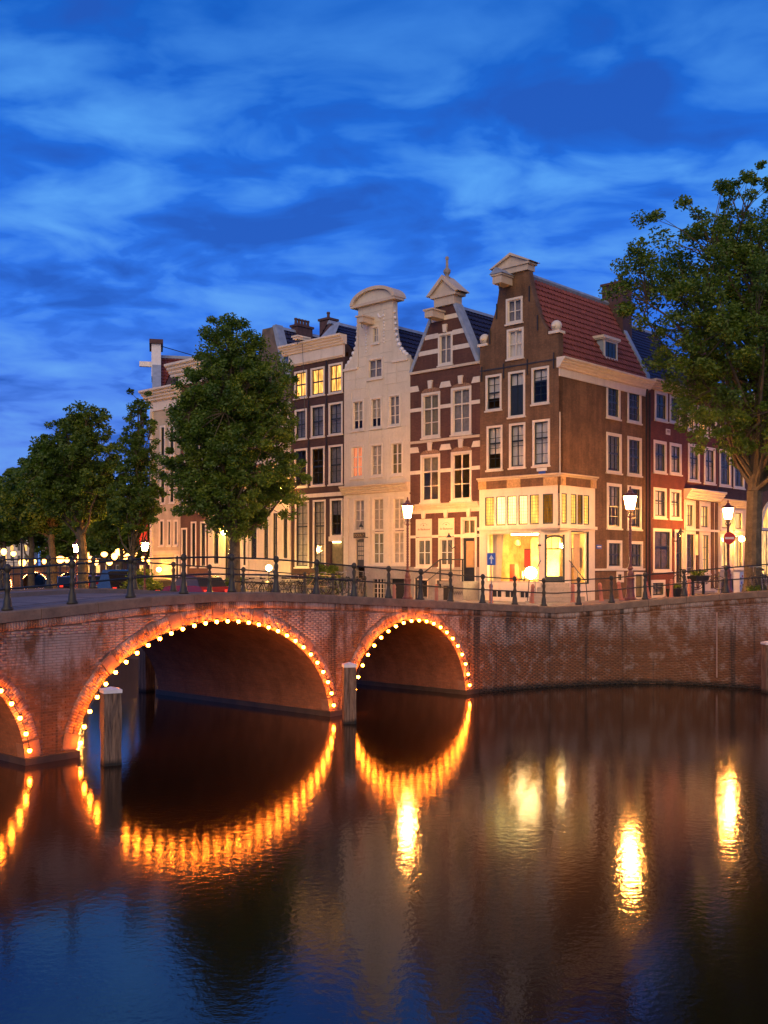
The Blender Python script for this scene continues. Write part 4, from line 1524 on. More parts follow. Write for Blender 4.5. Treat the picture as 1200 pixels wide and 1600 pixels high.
for i, (a, b, c, d) in enumerate(upholes + [None] * 0):
    f = MB()
    f.box(a, a + .035, -0.05, 0.06, c, d); f.box(b - .035, b, -0.05, 0.06, c, d); f.box(a + .035, b - .035, -0.05, 0.06, c, c + .06); f.box(a + .035, b - .035, -0.05, 0.06, d - .035, d)
    w_ = H.put(f, 'leaded_window', 'sash_dark')
    H.put(MB().box(a + .03, b - .03, 0.0, 0.01, c + .03, d - .03), 'pane', ['leadglass', 'leadglass_hi', 'leadglass_hi', 'leadglass_hi', 'leadglass', 'leadglass_dim'][i], w_)
    lb = MB()
    nx = 4
    for k in range(1, nx): xx = a + (b - a) * k / nx; lb.box(xx - .005, xx + .005, -0.012, -0.002, c + .06, d - .035)
    for k in range(1, 9): zz_ = c + (d - c) * k / 9; lb.box(a + .035, b - .035, -0.014, -0.003, zz_ - .005, zz_ + .005)
    H.put(lb, 'lead_strips', 'sash_dark', w_, kind='stuff')
for i, (a, b, c, d) in enumerate(sholes):
    f = MB()
    f.box(a, a + .035, -0.05, 0.06, c, d); f.box(b - .035, b, -0.05, 0.06, c, d); f.box(a + .035, b - .035, -0.05, 0.06, c, c + .06); f.box(a + .035, b - .035, -0.05, 0.06, d - .035, d)
    w_ = S.put(f, 'leaded_window', 'sash_dark')
    S.put(MB().box(a + .03, b - .03, 0.0, 0.01, c + .03, d - .03), 'pane', ['leadglass', 'leadglass', 'leadglass_dim', 'leadglass'][i], w_)
    lb = MB()
    for k in range(1, 3): xx = a + (b - a) * k / 3; lb.box(xx - .005, xx + .005, -0.012, -0.002, c + .06, d - .035)
    for k in range(1, 9): zz_ = c + (d - c) * k / 9; lb.box(a + .035, b - .035, -0.014, -0.003, zz_ - .005, zz_ + .005)
    S.put(lb, 'lead_strips', 'sash_dark', w_, kind='stuff')
H.put(MB().box(-4.42, 0.05, -0.16, 0.0, 6.28, 6.42), 'ledge', 'white')
S.put(MB().box(-0.12, 2.95, -0.16, 0.0, 6.28, 6.42), 'ledge', 'white')
# lower shop front: left pane front, chamfered door, right pane front
lowh = [(-3.97, -1.0, 3.86, 6.14), (-3.70, -3.07, 3.15, 3.51), (-2.96, -2.31, 3.15, 3.51), (-2.12, -1.55, 3.15, 3.51)]
H.put(wall([(2.6, -4.37, -0.93), (6.3, -4.37, -0.93)], lowh, y=-0.05, reveal=0.25, sides=False), 'shop_lower_front', 'white')
f = MB()
a, b, c, d = lowh[0]
f.box(a, a + .06, -.04, .05, c, d); f.box(b - .06, b, -.04, .05, c, d); f.box(a + .06, b - .06, -.04, .05, c, c + .06); f.box(a + .06, b - .06, -.04, .05, d - .06, d)
w_ = H.put(f, 'shop_window', 'trimstone')
H.put(MB().box(a + .04, b - .04, 0.0, 0.012, c + .04, d - .04), 'pane', 'glass', w_)
for a, b, c, d in lowh[1:]:
    f = MB()
    f.box(a, a + .04, -.03, .05, c, d); f.box(b - .04, b, -.03, .05, c, d); f.box(a + .04, b - .04, -.03, .05, c, c + .04); f.box(a + .04, b - .04, -.03, .05, d - .04, d)
    f.box((a + b) / 2 - .015, (a + b) / 2 + .015, 0.0, .04, c + .04, d - .04)
    w_ = H.put(f, 'cellar_window', 'white')
    H.put(MB().box(a + .03, b - .03, .045, .055, c + .03, d - .03), 'pane', 'carglass', w_)
lowr = [(0.90, 2.40, 3.80, 6.20)]
S.put(wall([(2.6, 0.74, 2.9), (6.3, 0.74, 2.9)], lowr, y=-0.05, reveal=0.25, sides=False), 'shop_lower_front', 'white')
a, b, c, d = lowr[0]
f = MB()
f.box(a, a + .05, -.04, .05, c, d); f.box(b - .05, b, -.04, .05, c, d); f.box(a + .05, b - .05, -.04, .05, c, c + .06); f.box(a + .05, b - .05, -.04, .05, d - .06, d)
w_ = S.put(f, 'shop_window', 'sash_dark')
S.put(MB().box(a + .04, b - .04, 0.0, 0.012, c + .04, d - .04), 'pane', 'glass', w_)
# chamfer with the arched door
c1 = Vector((4.37 - 0.93, -0.05, 0))
v2 = RM @ Vector((0.74, -0.05, 0))
c2 = Vector((v2.x, v2.y, 0))
cx_ = (c2 - c1)
CL = cx_.length
crz = math.atan2(cx_.y, cx_.x)
CM = Matrix.Translation(c1) @ Matrix.Rotation(crz, 4, 'Z')
K = Sub(H.root, CM, 2.95)
dh = (CL / 2 - 0.44, CL / 2 + 0.44, 3.88, 6.02)
K.put(wall([(2.6, 0, CL), (6.3, 0, CL)], [dh], y=0.0, reveal=0.2, sides=False), 'door_front', 'white')
a, b, c, d = dh
f = MB()
f.box(a, a + .09, -.03, .08, c, d); f.box(b - .09, b, -.03, .08, c, d)
arc = [(a + .0, d - .22)] + [((a + b) / 2 - (b - a) / 2 * math.cos(t), d - .22 + .2 * math.sin(t)) for t in np.linspace(0, math.pi, 11)] + [(b, d - .22)]
arc2 = [((a + b) / 2 - (b - a - .18) / 2 * math.cos(t), d - .22 + .11 * math.sin(t)) for t in np.linspace(math.pi, 0, 11)]
f.prism([(x, z) for x, z in arc[1:-1]] + arc2, -.03, .08)
f.box(a + .09, b - .09, 0.0, .05, c, c + .28)
f.box(a + .09, b - .09, 0.0, .05, 5.35, 5.41)
for k in (1, 2): f.box(a + (b - a) * k / 3 - .012, a + (b - a) * k / 3 + .012, 0.0, .04, 5.41, d - .12)
door = K.put(f, 'shop_door', 'sash_dark', label='arched dark door with glass pane')
K.put(MB().box(a + .06, b - .06, .03, .04, c + .1, d - .1), 'pane', 'glass', door)
K.put(MB().ball((a + 0.12, -0.06, 4.75), 0.03), 'handle', 'letter_gold', door)
K.put(MB().box(CL / 2 - 0.75, CL / 2 - 0.6, -.02, 0.0, 5.5, 5.58), 'house_number', 'sign_dark', label='small dark number plate')
# shop interior: floor, ceiling, rear panel, curtain and lamps
it = MB()
v = lambda p: (p.x, p.y)
it.add([(0.3, 0.3, 0.6), (4.0, 0.9, 0.6), (4.0, 2.8, 0.6), (0.3, 2.8, 0.6), (0.3, 0.3, 3.3), (4.0, 0.9, 3.3), (4.0, 2.8, 3.3), (0.3, 2.8, 3.3)],
       [(0, 1, 2, 3), (4, 7, 6, 5), (2, 6, 7, 3), (0, 3, 7, 4)])
it.build('shop_room', plain('golden shop walls', (0.70, 0.42, 0.12), 0.7, 0.5, 1.8, dirt=0.5), H.root)
it = MB()
it.box(1.55, 3.15, 1.9, 1.98, 0.95, 3.0)
it.build('display_panel', plain('gilded display panel', (0.75, 0.50, 0.14), 0.5, 0.5, 2.5), H.root)
MB().box(1.05, 1.35, 0.9, 1.2, 0.9, 1.75).build('red_plinth', plain('orange red display', (0.65, 0.12, 0.04), 0.5), H.root)
cu = MB()
vs = []
for i in range(15):
    xx = 0.42 + 0.045 * i
    vs += [(xx - 0.15 * (i / 14), 0.42 + (0.03 if i % 2 else 0), 0.95), (xx, 0.42 + (0.03 if i % 2 else 0), 3.15)]
cu.add(vs, [(2 * i, 2 * i + 2, 2 * i + 3, 2 * i + 1) for i in range(14)]).build('drape', plain('cream drape', (0.75, 0.60, 0.38), 0.8, 0.1, bump=0), H.root)
vs = []
cu = MB()
for i in range(11):
    q = RM @ Vector((1.75 + 0.05 * i, 0.35 + (0.03 if i % 2 else 0), 0))
    vs += [(q.x, q.y, 0.9), (q.x, q.y, 3.15)]
cu.add(vs, [(2 * i, 2 * i + 2, 2 * i + 3, 2 * i + 1) for i in range(10)]).build('drape', plain('ochre drape', (0.60, 0.42, 0.20), 0.8, 0.1, bump=0), H.root)
for x_, w_2, c_ in ((0.62, .5, 'sign_red'), (3.3, .45, 'letter_gold')):
    fr_ = MB().box(x_, x_ + w_2, 2.68, 2.74, 1.6, 2.5).build('picture_frame', 'sash_dark', H.root)
    MB().box(x_ + .05, x_ + w_2 - .05, 2.65, 2.68, 1.65, 2.45).build('picture', c_, fr_)
tb_ = MB().box(1.7, 3.2, 0.55, 1.1, 1.02, 1.07)
for xx, yy in ((1.75, .6), (3.1, .6), (1.75, 1.0), (3.1, 1.0)): tb_.box(xx, xx + .05, yy, yy + .05, .6, 1.02)
tb_.build('display_table', 'wood', H.root)
for xx, hh in ((1.85, .35), (2.85, .45), (3.05, .28)):
    MB().lathe([(.05, 0), (.09, hh * .4), (.04, hh * .8), (.06, hh)], xx, .8, 1.07, 10).build('vase', plain('green glazed vase', (.10, .16, .05), .25) if 'green glazed vase' not in D.materials else D.materials['green glazed vase'], H.root)
MB().lathe([(.02, 0), (.16, .05), (.10, .28), (.02, .3)], 1.3, 1.2, 2.6, 10).build('lamp_shade', plain('lamp shade', (.6, .3, .1), .6), H.root)
MB().ball((2.35, 0.75, 1.35), 0.27, 14, 10).build('spotlight', 'shop_lamp', H.root, label='dazzling lamp low in the shop window')
MB().box(1.3, 3.0, 0.7, 0.9, 3.1, 3.16).build('strip_light', emis('shop strip light', (1.0, 0.62, 0.24), 110.0), H.root)
MB().ball((3.3, 1.9, 2.6), 0.10, 10, 6).build('spotlight', 'shop_lamp', H.root, label='small lamp behind the door')
# steps before the door
for k in range(5):
    w2 = 0.62 + 0.19 * k
    K.put(MB().box(CL / 2 - w2, CL / 2 + w2, -0.35 - 0.27 * k, 0.0 - (0.0 if k == 0 else 0.35 + 0.27 * (k - 1) - 0.02), 2.7, 3.86 - 0.19 * k), 'step', 'plinth')
for sx in (-1, 1):
    pts_ = [(CL / 2 + sx * 0.62, -0.1, 4.86), (CL / 2 + sx * 0.70, -0.35, 4.75), (CL / 2 + sx * 0.95, -0.8, 4.35), (CL / 2 + sx * 1.22, -1.2, 3.95), (CL / 2 + sx * 1.3, -1.3, 3.0)]
    r_ = K.put(MB().tube(pts_, 0.02, 6), 'hand_rail', 'iron')
    mb = MB()
    mb.tube([(CL / 2 + sx * 0.92, -0.75, 3.3), (CL / 2 + sx * 0.92, -0.75, 4.38)], 0.012, 5)
    K.put(mb, 'baluster', 'iron', r_)
# street name plates
o = H.put(MB().box(-1.15, -0.62, -0.03, 0.0, 8.86, 9.0), 'street_plate', 'sign_white', label='small pale street name plate')
o = H.put(MB().box(-1.04, -0.70, -0.03, 0.0, 8.74, 8.84), 'street_plate', 'sign_blue')
o = S.put(MB().box(3.10, 3.52, -0.03, 0.0, 5.42, 5.60), 'street_plate', 'sign_blue', label='small blue street name plate beside the shop')
S.put(MB().box(3.14, 3.48, -0.035, -0.03, 5.49, 5.54), 'plate_text', 'sign_white', o)

# ---- striped house ------------------------------------------------
H = House('striped_gable_house', 'dark red brick house with white stone bands, pediment and stone finial', C0, LD, LRZ, -8.75, 2.95, GL)
gp = [(4.57, -8.75, -4.37), (14.25, -8.75, -4.37), (14.25, -8.70, -4.50), (17.22, -7.12, -5.90)]
hw = [(-6.93, -6.02, 14.34, 15.9), (-8.0, -6.8, 10.9, 13.12), (-6.12, -4.88, 10.9, 13.16), (-8.06, -6.8, 7.74, 10.09), (-6.12, -4.86, 7.74, 10.09),
      (-8.37, -7.33, 4.57, 6.93), (-6.91, -5.92, 4.57, 6.93), (-5.51, -4.55, 3.2, 6.94)]
H.put(wall([(3.9, -8.75, -4.37)] + gp, hw), 'front_wall', 'br_striped')
curt = ['curtain_grey', None, None, None, None]
for i, (a, b, c, d) in enumerate(hw[:5]):
    if i == 0: window(H, a, b, c, d, 2, 2, 'white', 'curtain_grey', fw=0.11)
    else:
        window(H, a, b, c, d, 2, 3, 'white', ['olive', 'curtain_grey', 'olive', None][i - 1], [1.0, 1.0, 0.35, 0.3][i - 1], fw=0.12, mid=0.665)
for i, (a, b, c, d) in enumerate(hw[5:7]):
    w_ = window(H, a, b, c, 6.02, 2, 2, 'white', 'lit_dim', fw=0.11)
    pn = H.put(MB().box(a, b, -0.02, 0.1, 6.05, 6.93), 'painted_panel', M['stone'], label='cream painted window panel with faded lettering')
    xm = (a + b) / 2
    text('de Blankenaer', 0.145, (xm - H.u0 + 0.02, -0.026, 6.42 - H.zb), (math.pi / 2, 0, 0), 'letter_brown', pn)
    text('— — —', 0.06, (xm - H.u0 + 0.02, -0.026, 6.22 - H.zb), (math.pi / 2, 0, 0), 'letter_brown', pn)
    ar = MB()
    for t in np.linspace(0.3, math.pi - 0.3, 14): ar.box(xm + 0.22 * math.cos(t) - .012, xm + 0.22 * math.cos(t) + .012, -0.026, -0.02, 6.58 + 0.14 * math.sin(t) - .008, 6.58 + 0.14 * math.sin(t) + .008)
    ar.ball((xm, -0.02, 6.62), 0.035, 6, 4)
    H.put(ar, 'painted_emblem', 'letter_brown', pn, kind='stuff')
MB().ball((-6.30 + 8.75, 0.9, 5.30 - 2.95), 0.16, 10, 6).build('pendant_lamp', emis('pendant lamp', (1.0, 0.55, 0.12), 25.0), H.root, label='glowing globe lamp behind the middle window')
a, b, c, d = hw[7]
window(H, a, b, 6.05, d, 2, 1, 'white', 'olive', fw=0.12, sill=False)
f = MB()
f.box(a, a + .12, -.03, .1, 3.2, 6.0); f.box(b - .12, b, -.03, .1, 3.2, 6.0); f.box(a, b, -.05, .1, 5.95, 6.06)
dr = H.put(f, 'door', 'white')
f = MB()
f.box(a + .12, b - .12, .06, .10, 3.9, 5.95)
H.put(f, 'door_leaf', 'sash_dark', dr)
H.put(MB().box(a + .28, b - .22, .045, .058, 4.55, 5.8), 'pane', plain('amber door glass', (0.42, 0.27, 0.12), 0.3, 0.2), dr)
# white bands, cut round the windows
def band(h, xl, xr, z0, z1, holes, out=0.025, mat='white', name='stone_band'):
    cuts = sorted([(a, b) for a, b, c, d in holes if c < z1 and d > z0 and b > xl and a < xr])
    cur = xl
    for a, b in cuts + [(xr, xr)]:
        if a - cur > 0.03: h.put(MB().box(cur, a, -out, 0.01, z0, z1), name, mat)
        cur = max(cur, b)


def gx(z, side):
    t = (z - 14.25) / (17.22 - 14.25)
    return (-8.70 + t * 1.58) if side == 'l' else (-4.50 - t * 1.40)


for z0, z1 in ((16.52, 16.74), (15.72, 15.95), (14.98, 15.20)):
    band(H, gx(z1, 'l') + 0.02, gx(z1, 'r') - 0.02, z0, z1, hw)
for z0, z1 in ((12.26, 12.44), (9.16, 9.34)):
    band(H, -8.75, -4.37, z0, z1, hw)
band(H, -8.75, -4.37, 6.0, 6.13, hw)
H.put(MB().box(-8.75, -4.37, -0.08, 0.0, 14.13, 14.25), 'string_moulding', 'trimstone')
H.put(MB().box(-8.75, -4.37, -0.08, 0.0, 10.68, 10.80), 'string_moulding', 'trimstone')
H.put(moulding(-8.75, -4.37, 7.36, 7.66, 0.22, 3), 'cornice', 'trimstone')
H.put(MB().box(-8.75, -4.37, -0.05, 0.0, 7.2, 7.36), 'cornice_base', 'stone')
for zt, (w1_, w2_) in ((13.12, ((-8.0, -6.8), (-6.12, -4.88))), (10.09, ((-8.06, -6.8), (-6.12, -4.86)))):
    for a, b in (w1_, w2_):
        xm = (a + b) / 2
        arc = [(xm - (b - a) / 2 * math.cos(t) * 1.0, zt + 0.02 + 0.22 * math.sin(t)) for t in np.linspace(0, math.pi, 9)]
        H.put(MB().prism(arc, -0.015, 0.0), 'tympanum', plain('patterned tympanum tile', (0.28, 0.15, 0.08), 0.7, 0.6, 16))
        n = 13
        for k in range(n):
            t0 = math.pi * (0.06 + 0.88 * k / n) + 0.012
            t1 = math.pi * (0.06 + 0.88 * (k + 1) / n) - 0.012
            q = []
            for t in (t0, t1): q.append((xm - 0.74 * math.cos(t) * 0.95, zt - 0.02 + 0.26 * math.sin(t)))
            for t in (t1, t0): q.append((xm - 0.92 * math.cos(t) * 0.95, zt + 0.02 + 0.48 * math.sin(t)))
            if abs(k - 6) > 0.5: H.put(MB().prism(q, -0.03, 0.0), 'arch_brick', 'br_striped')
        H.put(MB().prism([(xm - .10, zt + .18), (xm + .10, zt + .18), (xm + .14, zt + .58), (xm - .14, zt + .58)], -0.10, 0.0), 'keystone', 'white')
    for xa, xb in ((-8.75, -8.25), (-6.72, -6.20), (-4.75, -4.37)):
        H.put(MB().prism([(xa - (0.0 if xa < -8.7 else .12), zt + .14), (xb + (0.12 if xb < -4.4 else 0), zt + .14), (xb, zt + .42), (xa, zt + .42)], -0.035, 0.0), 'impost_block', 'white')
for xm in (-7.85, -6.42, -5.02):
    H.put(MB().prism([(xm - .08, 6.95), (xm + .08, 6.95), (xm + .13, 7.32), (xm - .13, 7.32)], -0.09, 0.0), 'keystone', 'white')
H.put(MB().prism([(-6.56, 15.92), (-6.38, 15.92), (-6.34, 16.3), (-6.60, 16.3)], -0.10, 0.0), 'keystone', 'white')
H.put(MB().box(-7.12, -5.86, -0.1, 0.5, 17.2, 17.62), 'gable_pedestal', 'trimstone')
pd = MB()
pd.box(-7.28, -5.70, -0.2, 0.6, 17.62, 17.76)
pd.prism([(-7.40, 17.76), (-5.60, 17.76), (-6.5, 18.50)], -0.12, 0.6)
pdo = H.put(pd, 'pediment', 'trimstone')
H.put(MB().prism([(-7.52, 17.76), (-7.28, 17.76), (-6.5, 18.44), (-5.72, 17.76), (-5.48, 17.76), (-6.5, 18.66)], -0.26, 0.65), 'raking_cornice', 'trimstone', pdo)
H.put(MB().lathe([(0.16, 0), (0.17, 0.12), (0.09, 0.16), (0.1, 0.22), (0.18, 0.34), (0.19, 0.44), (0.12, 0.52), (0.07, 0.58), (0.06, 0.95), (0.09, 1.0), (0.09, 1.08), (0.02, 1.14)], -6.5, 0.15, 18.5, 8), 'finial', 'plinth')
hoist_beam(H, -6.78, 16.95, 0.5, 0.40, 0.9, False)
for sd in (0, 1):
    q = [(gx(14.25, 'l') - .1, 14.25), (gx(14.25, 'l') + .08, 14.25), (-7.02, 17.22), (-7.22, 17.22)] if sd == 0 else [(-5.98, 17.22), (-5.80, 17.22), (-4.40, 14.25), (-4.58, 14.25)]
    H.put(MB().prism(q, -0.06, 0.5), 'gable_coping', 'lead')
gable_roof(H, -8.75, -4.37, 13.9, 17.3, 0.5, 9.5, 'tile_blue')
body(H, -8.75, -4.37, 9.5, 13.9, 'br_striped')
chimney(H, -5.2, 7.2, 14.5, 17.6, 1.0, 1.3, 3)
H.put(wall([(2.0, -8.75, -4.37), (4.57, -8.75, -4.37)], [(-8.33, -7.56, 3.1, 3.92), (-6.95, -6.2, 3.1, 3.92), (-5.51, -4.55, 3.2, 4.57)], y=-0.07, reveal=0.3, sides=False), 'plinth', 'plinth')
for a, b in ((-8.33, -7.56), (-6.95, -6.2)):
    H.put(MB().box(a, b, 0.15, 0.2, 3.05, 3.92), 'cellar_door', 'dark')
    f = MB(); f.box(a - .06, a, -.1, 0, 3.0, 3.95); f.box(b, b + .06, -.1, 0, 3.0, 3.95); f.box(a - .06, b + .06, -.1, 0, 3.92, 4.0)
    H.put(f, 'cellar_frame', 'trimstone')
# side stair with landing and rails
st_ = MB()
st_.box(-5.75, -4.42, -1.2, -0.07, 2.8, 3.78)
st_.box(-5.80, -4.40, -1.25, -0.07, 3.78, 3.90)
H.put(st_, 'landing', M['plinth'])
for k in range(5):
    H.put(MB().box(-6.02 - 0.27 * k, -5.75 - 0.27 * k, -1.2, -0.12, 2.75, 3.72 - 0.17 * (k + 1) + 0.02), 'step', 'plinth')
H.put(MB().box(-5.55, -5.0, -1.27, -1.2, 2.95, 3.70), 'landing_door', 'dark')
rl_ = MB()
rl_.tube([(-7.35, -1.15, 4.0), (-5.85, -1.15, 4.92), (-4.45, -1.15, 4.92)], 0.035, 6)
rl_.tube([(-7.35, -1.15, 3.5), (-5.85, -1.15, 4.4), (-4.45, -1.15, 4.4)], 0.02, 6)
r_ = H.put(rl_, 'stair_rail', 'iron')
for x, z0, z1 in ((-7.35, 2.9, 4.05), (-5.85, 3.7, 4.95), (-4.5, 3.9, 4.95), (-5.2, 3.9, 4.95)):
    H.put(MB().tube([(x, -1.15, z0), (x, -1.15, z1)], 0.045, 8), 'rail_post', 'iron', r_)
gf = MB()
random.seed(5)
for k in range(5):
    x = -4.98 + k * 0.12
    gf.tube([(x, -1.262, 3.25 + random.uniform(0, .12)), (x + .03, -1.262, 3.45), (x + .09, -1.262, 3.3), (x + .06, -1.262, 3.5 + random.uniform(0, .1))], 0.009, 4)
H.put(gf, 'graffiti', 'sign_dark')
# wall lantern
wl = H.put(MB().tube([(-5.85, -0.02, 5.55), (-5.85, -0.25, 5.45), (-5.95, -0.38, 5.65)], 0.025, 6), 'wall_lantern', 'iron')
H.put(MB().lathe([(0.07, 0), (0.12, 0.28)], -5.95, -0.38, 5.7, 6), 'lantern_glass', 'glass', wl)
H.put(MB().lathe([(0.14, 0), (0.04, 0.14), (0.02, 0.22)], -5.95, -0.38, 5.98, 6), 'lantern_cap', 'iron', wl)
pl_ = H.put(MB().box(-4.52, -4.38, -0.035, -0.025, 6.0, 6.12), 'number_plate', 'sign_white', label='white plate numbered 427')
text('427', 0.09, (-4.45 - H.u0, -0.04, 6.06 - H.zb), (math.pi / 2, 0, 0), 'sign_dark', pl_)

# ---- white neck-gable house ---------------------------------------
H = House('white_gable_house', 'cream stone house with tall scrolled neck gable under a curved pediment', C0, LD, LRZ, -13.42, 2.9, GL)
gp = [(8.3, -13.42, -8.75), (14.95, -13.42, -8.75), (14.95, -12.35, -9.93), (18.15, -12.40, -9.93)]
hw = [(-11.40, -10.88, 16.06, 16.98), (-11.70, -10.61, 14.25, 15.34), (-12.83, -11.97, 11.70, 13.31), (-11.52, -10.68, 11.70, 13.31), (-10.25, -9.40, 11.70, 13.31),
      (-12.94, -12.0, 9.22, 10.94), (-11.52, -10.63, 9.22, 10.92), (-10.10, -9.23, 9.20, 10.90)]
H.put(wall(gp, hw), 'front_wall', 'stone')
for i, (a, b, c, d) in enumerate(hw):
    cu_ = ['curtain_grey', 'curtain_grey', 'curtain', 'curtain', 'curtain_grey', 'lit_orange', 'curtain', 'olive'][i]
    window(H, a, b, c, d, 2, 2 if i < 2 else 3, 'white', cu_, 1.0 if i not in (2, 3) else 0.66, fw=0.09, frame='white')
# ashlar blocks proud of the joints
def ashlar(h, prof, holes, zs, joint, mat='stone', out=0.018):
    def lr(z):
        for a, b in zip(prof[:-1], prof[1:]):
            if a[0] <= z <= b[0] and b[0] > a[0]:
                t = (z - a[0]) / (b[0] - a[0])
                return a[1] + (b[1] - a[1]) * t, a[2] + (b[2] - a[2]) * t
        return prof[-1][1], prof[-1][2]
    for r, (z0, z1) in enumerate(zip(zs[:-1], zs[1:])):
        l, rr = lr((z0 + z1) / 2)
        hs = sorted([(a - .05, b + .05) for a, b, c, d in holes if c - .1 < z1 and d + .03 > z0])
        segs = []
        cur = l
        for a, b in hs:
            if a - cur > 0.05: segs.append((cur, a))
            cur = b
        if rr - cur > 0.05: segs.append((cur, rr))
        for a, b in segs:
            n = max(1, int(round((b - a) / joint)))
            for k in range(n):
                x0 = a + (b - a) * k / n + (0.008 if k else 0)
                x1 = a + (b - a) * (k + 1) / n - 0.008
                h.put(MB().box(x0, x1, -out, 0.005, z0 + 0.008, z1 - 0.008), 'ashlar_block', mat)


ashlar(H, gp, hw, [8.95, 9.5, 10.05, 10.6, 11.15, 11.6, 12.15, 12.7, 13.3, 13.85, 14.4, 14.95], 0.95)
ashlar(H, [(14.95, -12.35, -9.93), (18.15, -12.35, -9.93)], hw, [14.98, 15.5, 16.05, 16.6, 17.15, 17.7, 18.15], 0.9)
ped = MB()
arc = [(-11.16 - 1.42 * math.cos(t), 18.2 + 0.62 * math.sin(t)) for t in np.linspace(0, math.pi, 17)]
ped.prism([(-12.55, 18.12), (-9.78, 18.12)] + [(x, z + 0.02) for x, z in reversed(arc)], -0.10, 0.5)
po = H.put(ped, 'pediment', 'stone')
outer = [(-11.16 - 1.60 * math.cos(t), 18.2 + 0.76 * math.sin(t)) for t in np.linspace(0, math.pi, 17)]
inn = [(-11.16 - 1.36 * math.cos(t), 18.22 + 0.58 * math.sin(t)) for t in np.linspace(math.pi, 0, 17)]
H.put(MB().prism(outer + inn, -0.28, 0.6), 'arched_moulding', 'trimstone', po)
H.put(MB().box(-12.74, -9.60, -0.24, 0.5, 18.08, 18.22), 'base_moulding', 'trimstone', po)
for sd in (-1, 1):
    xb = -12.38 if sd < 0 else -9.93
    sc = MB()
    edge = [(0.02, 17.7), (0.06, 17.3), (0.10, 16.9), (0.12, 16.5), (0.20, 16.1), (0.30, 15.8), (0.46, 15.55), (0.62, 15.35), (0.95, 15.22), (1.02, 15.0), (0, 15.0)]
    pr = [(xb + sd * a, z) for a, z in edge]
    if sd > 0: pr = list(reversed(pr))
    sc.prism(pr, -0.03, 0.3)
    so = H.put(sc, 'gable_scroll', 'stone')
    for a, z, r in ((0.08, 17.5, .07), (0.10, 17.2, .08), (0.13, 16.9, .08), (0.15, 16.6, .09), (0.2, 16.3, .10), (0.27, 16.02, .11), (0.38, 15.78, .14), (0.55, 15.52, .13), (0.72, 15.35, .13), (0.9, 15.22, .11)):
        H.put(MB().ball((xb + sd * a, 0.05, z), r, 8, 5), 'carved_leaf', 'whitecap', so)
    H.put(MB().box(xb - (1.05 if sd < 0 else 0.0), xb + (1.05 if sd > 0 else 0.0), -0.1, 0.3, 14.90, 15.02), 'shoulder_stone', 'white')
for x in (-11.78, -10.52):
    for k in range(9):
        H.put(MB().ball((x, -0.03, 17.4 - 0.17 * k - (0.3 if x < -11 else 0)), 0.055, 6, 4), 'festoon_bead', 'whitecap')
H.put(MB().tube([(-10.95, -.03, 17.55), (-10.85, -.03, 17.38), (-10.70, -.03, 17.34), (-10.58, -.03, 17.42), (-10.52, -.03, 17.6)], 0.05, 6), 'festoon', 'whitecap')
hoist_beam(H, -11.45, 17.42, 0.42, 0.36, 0.85, False)
gable_roof(H, -13.42, -8.75, 13.7, 17.1, 0.4, 9.5, 'tile_blue')
body(H, -13.42, -8.75, 9.5, 13.7, 'trimstone')
H.put(MB().box(-12.9, -12.4, 0.0, 0.05, 0, 0.01), 'ground_shadow_gap', 'dark') if False else None
H.put(moulding(-13.50, -8.80, 8.36, 8.82, 0.35, 4), 'cornice', 'trimstone')
H.put(MB().box(-13.42, -8.80, -0.04, 0.0, 8.18, 8.36), 'cornice_base', 'stone')
gh = [(-12.73, -11.86, 6.42, 8.14), (-12.58, -11.85, 3.9, 6.02), (-11.38, -10.5, 4.68, 8.14), (-9.97, -9.10, 4.70, 8.10)]
H.put(wall([(4.6, -13.42, -8.75), (8.2, -13.42, -8.75)], [(-12.73, -11.86, 6.42, 8.14), (-12.58, -11.85, 4.6, 6.02)] + gh[2:], sides=False), 'ground_front', 'stone')
window(H, *gh[0], 2, 3, 'white', 'curtain', 1.0, fw=0.07, sill=False)
window(H, gh[2][0], gh[2][1], 6.42, 8.14, 2, 3, 'white', 'curtain', 1.0, fw=0.07, sill=False)
window(H, gh[2][0], gh[2][1], 4.68, 6.38, 2, 3, 'white', 'lit_dim', 1.0, fw=0.07)
window(H, gh[3][0], gh[3][1], 6.42, 8.10, 2, 3, 'white', 'curtain', 1.0, fw=0.07, sill=False)
window(H, gh[3][0], gh[3][1], 4.70, 6.38, 2, 3, 'white', 'curtain', 1.0, fw=0.07)
for x in (-13.3, -11.78, -10.38, -8.98):
    H.put(MB().box(x - .12, x + .22, -0.07, 0.0, 4.62, 8.18), 'pilaster', 'stone')
sb = H.put(MB().box(-12.66, -11.80, -0.08, 0.0, 6.08, 6.36), 'signboard', 'sign_dark', label='dark signboard above the door with gold letters')
text('DOUUK', 0.2, (-12.22 - H.u0, -0.085, 6.22 - H.zb), (math.pi / 2, 0, 0), 'letter_gold', sb)
dr = H.put(MB().box(-12.52, -11.88, 0.06, 0.12, 4.6, 5.98), 'door', 'sash_dark')
lb = MB()
for k in range(4):
    for j in range(4):
        lb.box(-12.44 + k * .135, -12.34 + k * .135, 0.05, 0.058, 4.95 + j * .24, 5.14 + j * .24)
H.put(lb, 'door_panes', 'curtain', dr)
H.put(wall([(2.0, -13.42, -8.75), (4.6, -13.42, -8.75)], [(-11.27, -10.4, 3.0, 3.94), (-10.06, -9.1, 2.9, 3.98), (-12.58, -11.85, 3.9, 4.6)], y=-0.07, reveal=0.3, sides=False), 'plinth', 'plinth')
w_ = H.put(MB().box(-11.27, -10.4, 0.1, 0.15, 3.0, 3.94), 'cellar_window', 'dark')
lb = MB()
for k in range(1, 4): lb.box(-11.27 + .2175 * k - .015, -11.27 + .2175 * k + .015, .05, .1, 3.0, 3.94)
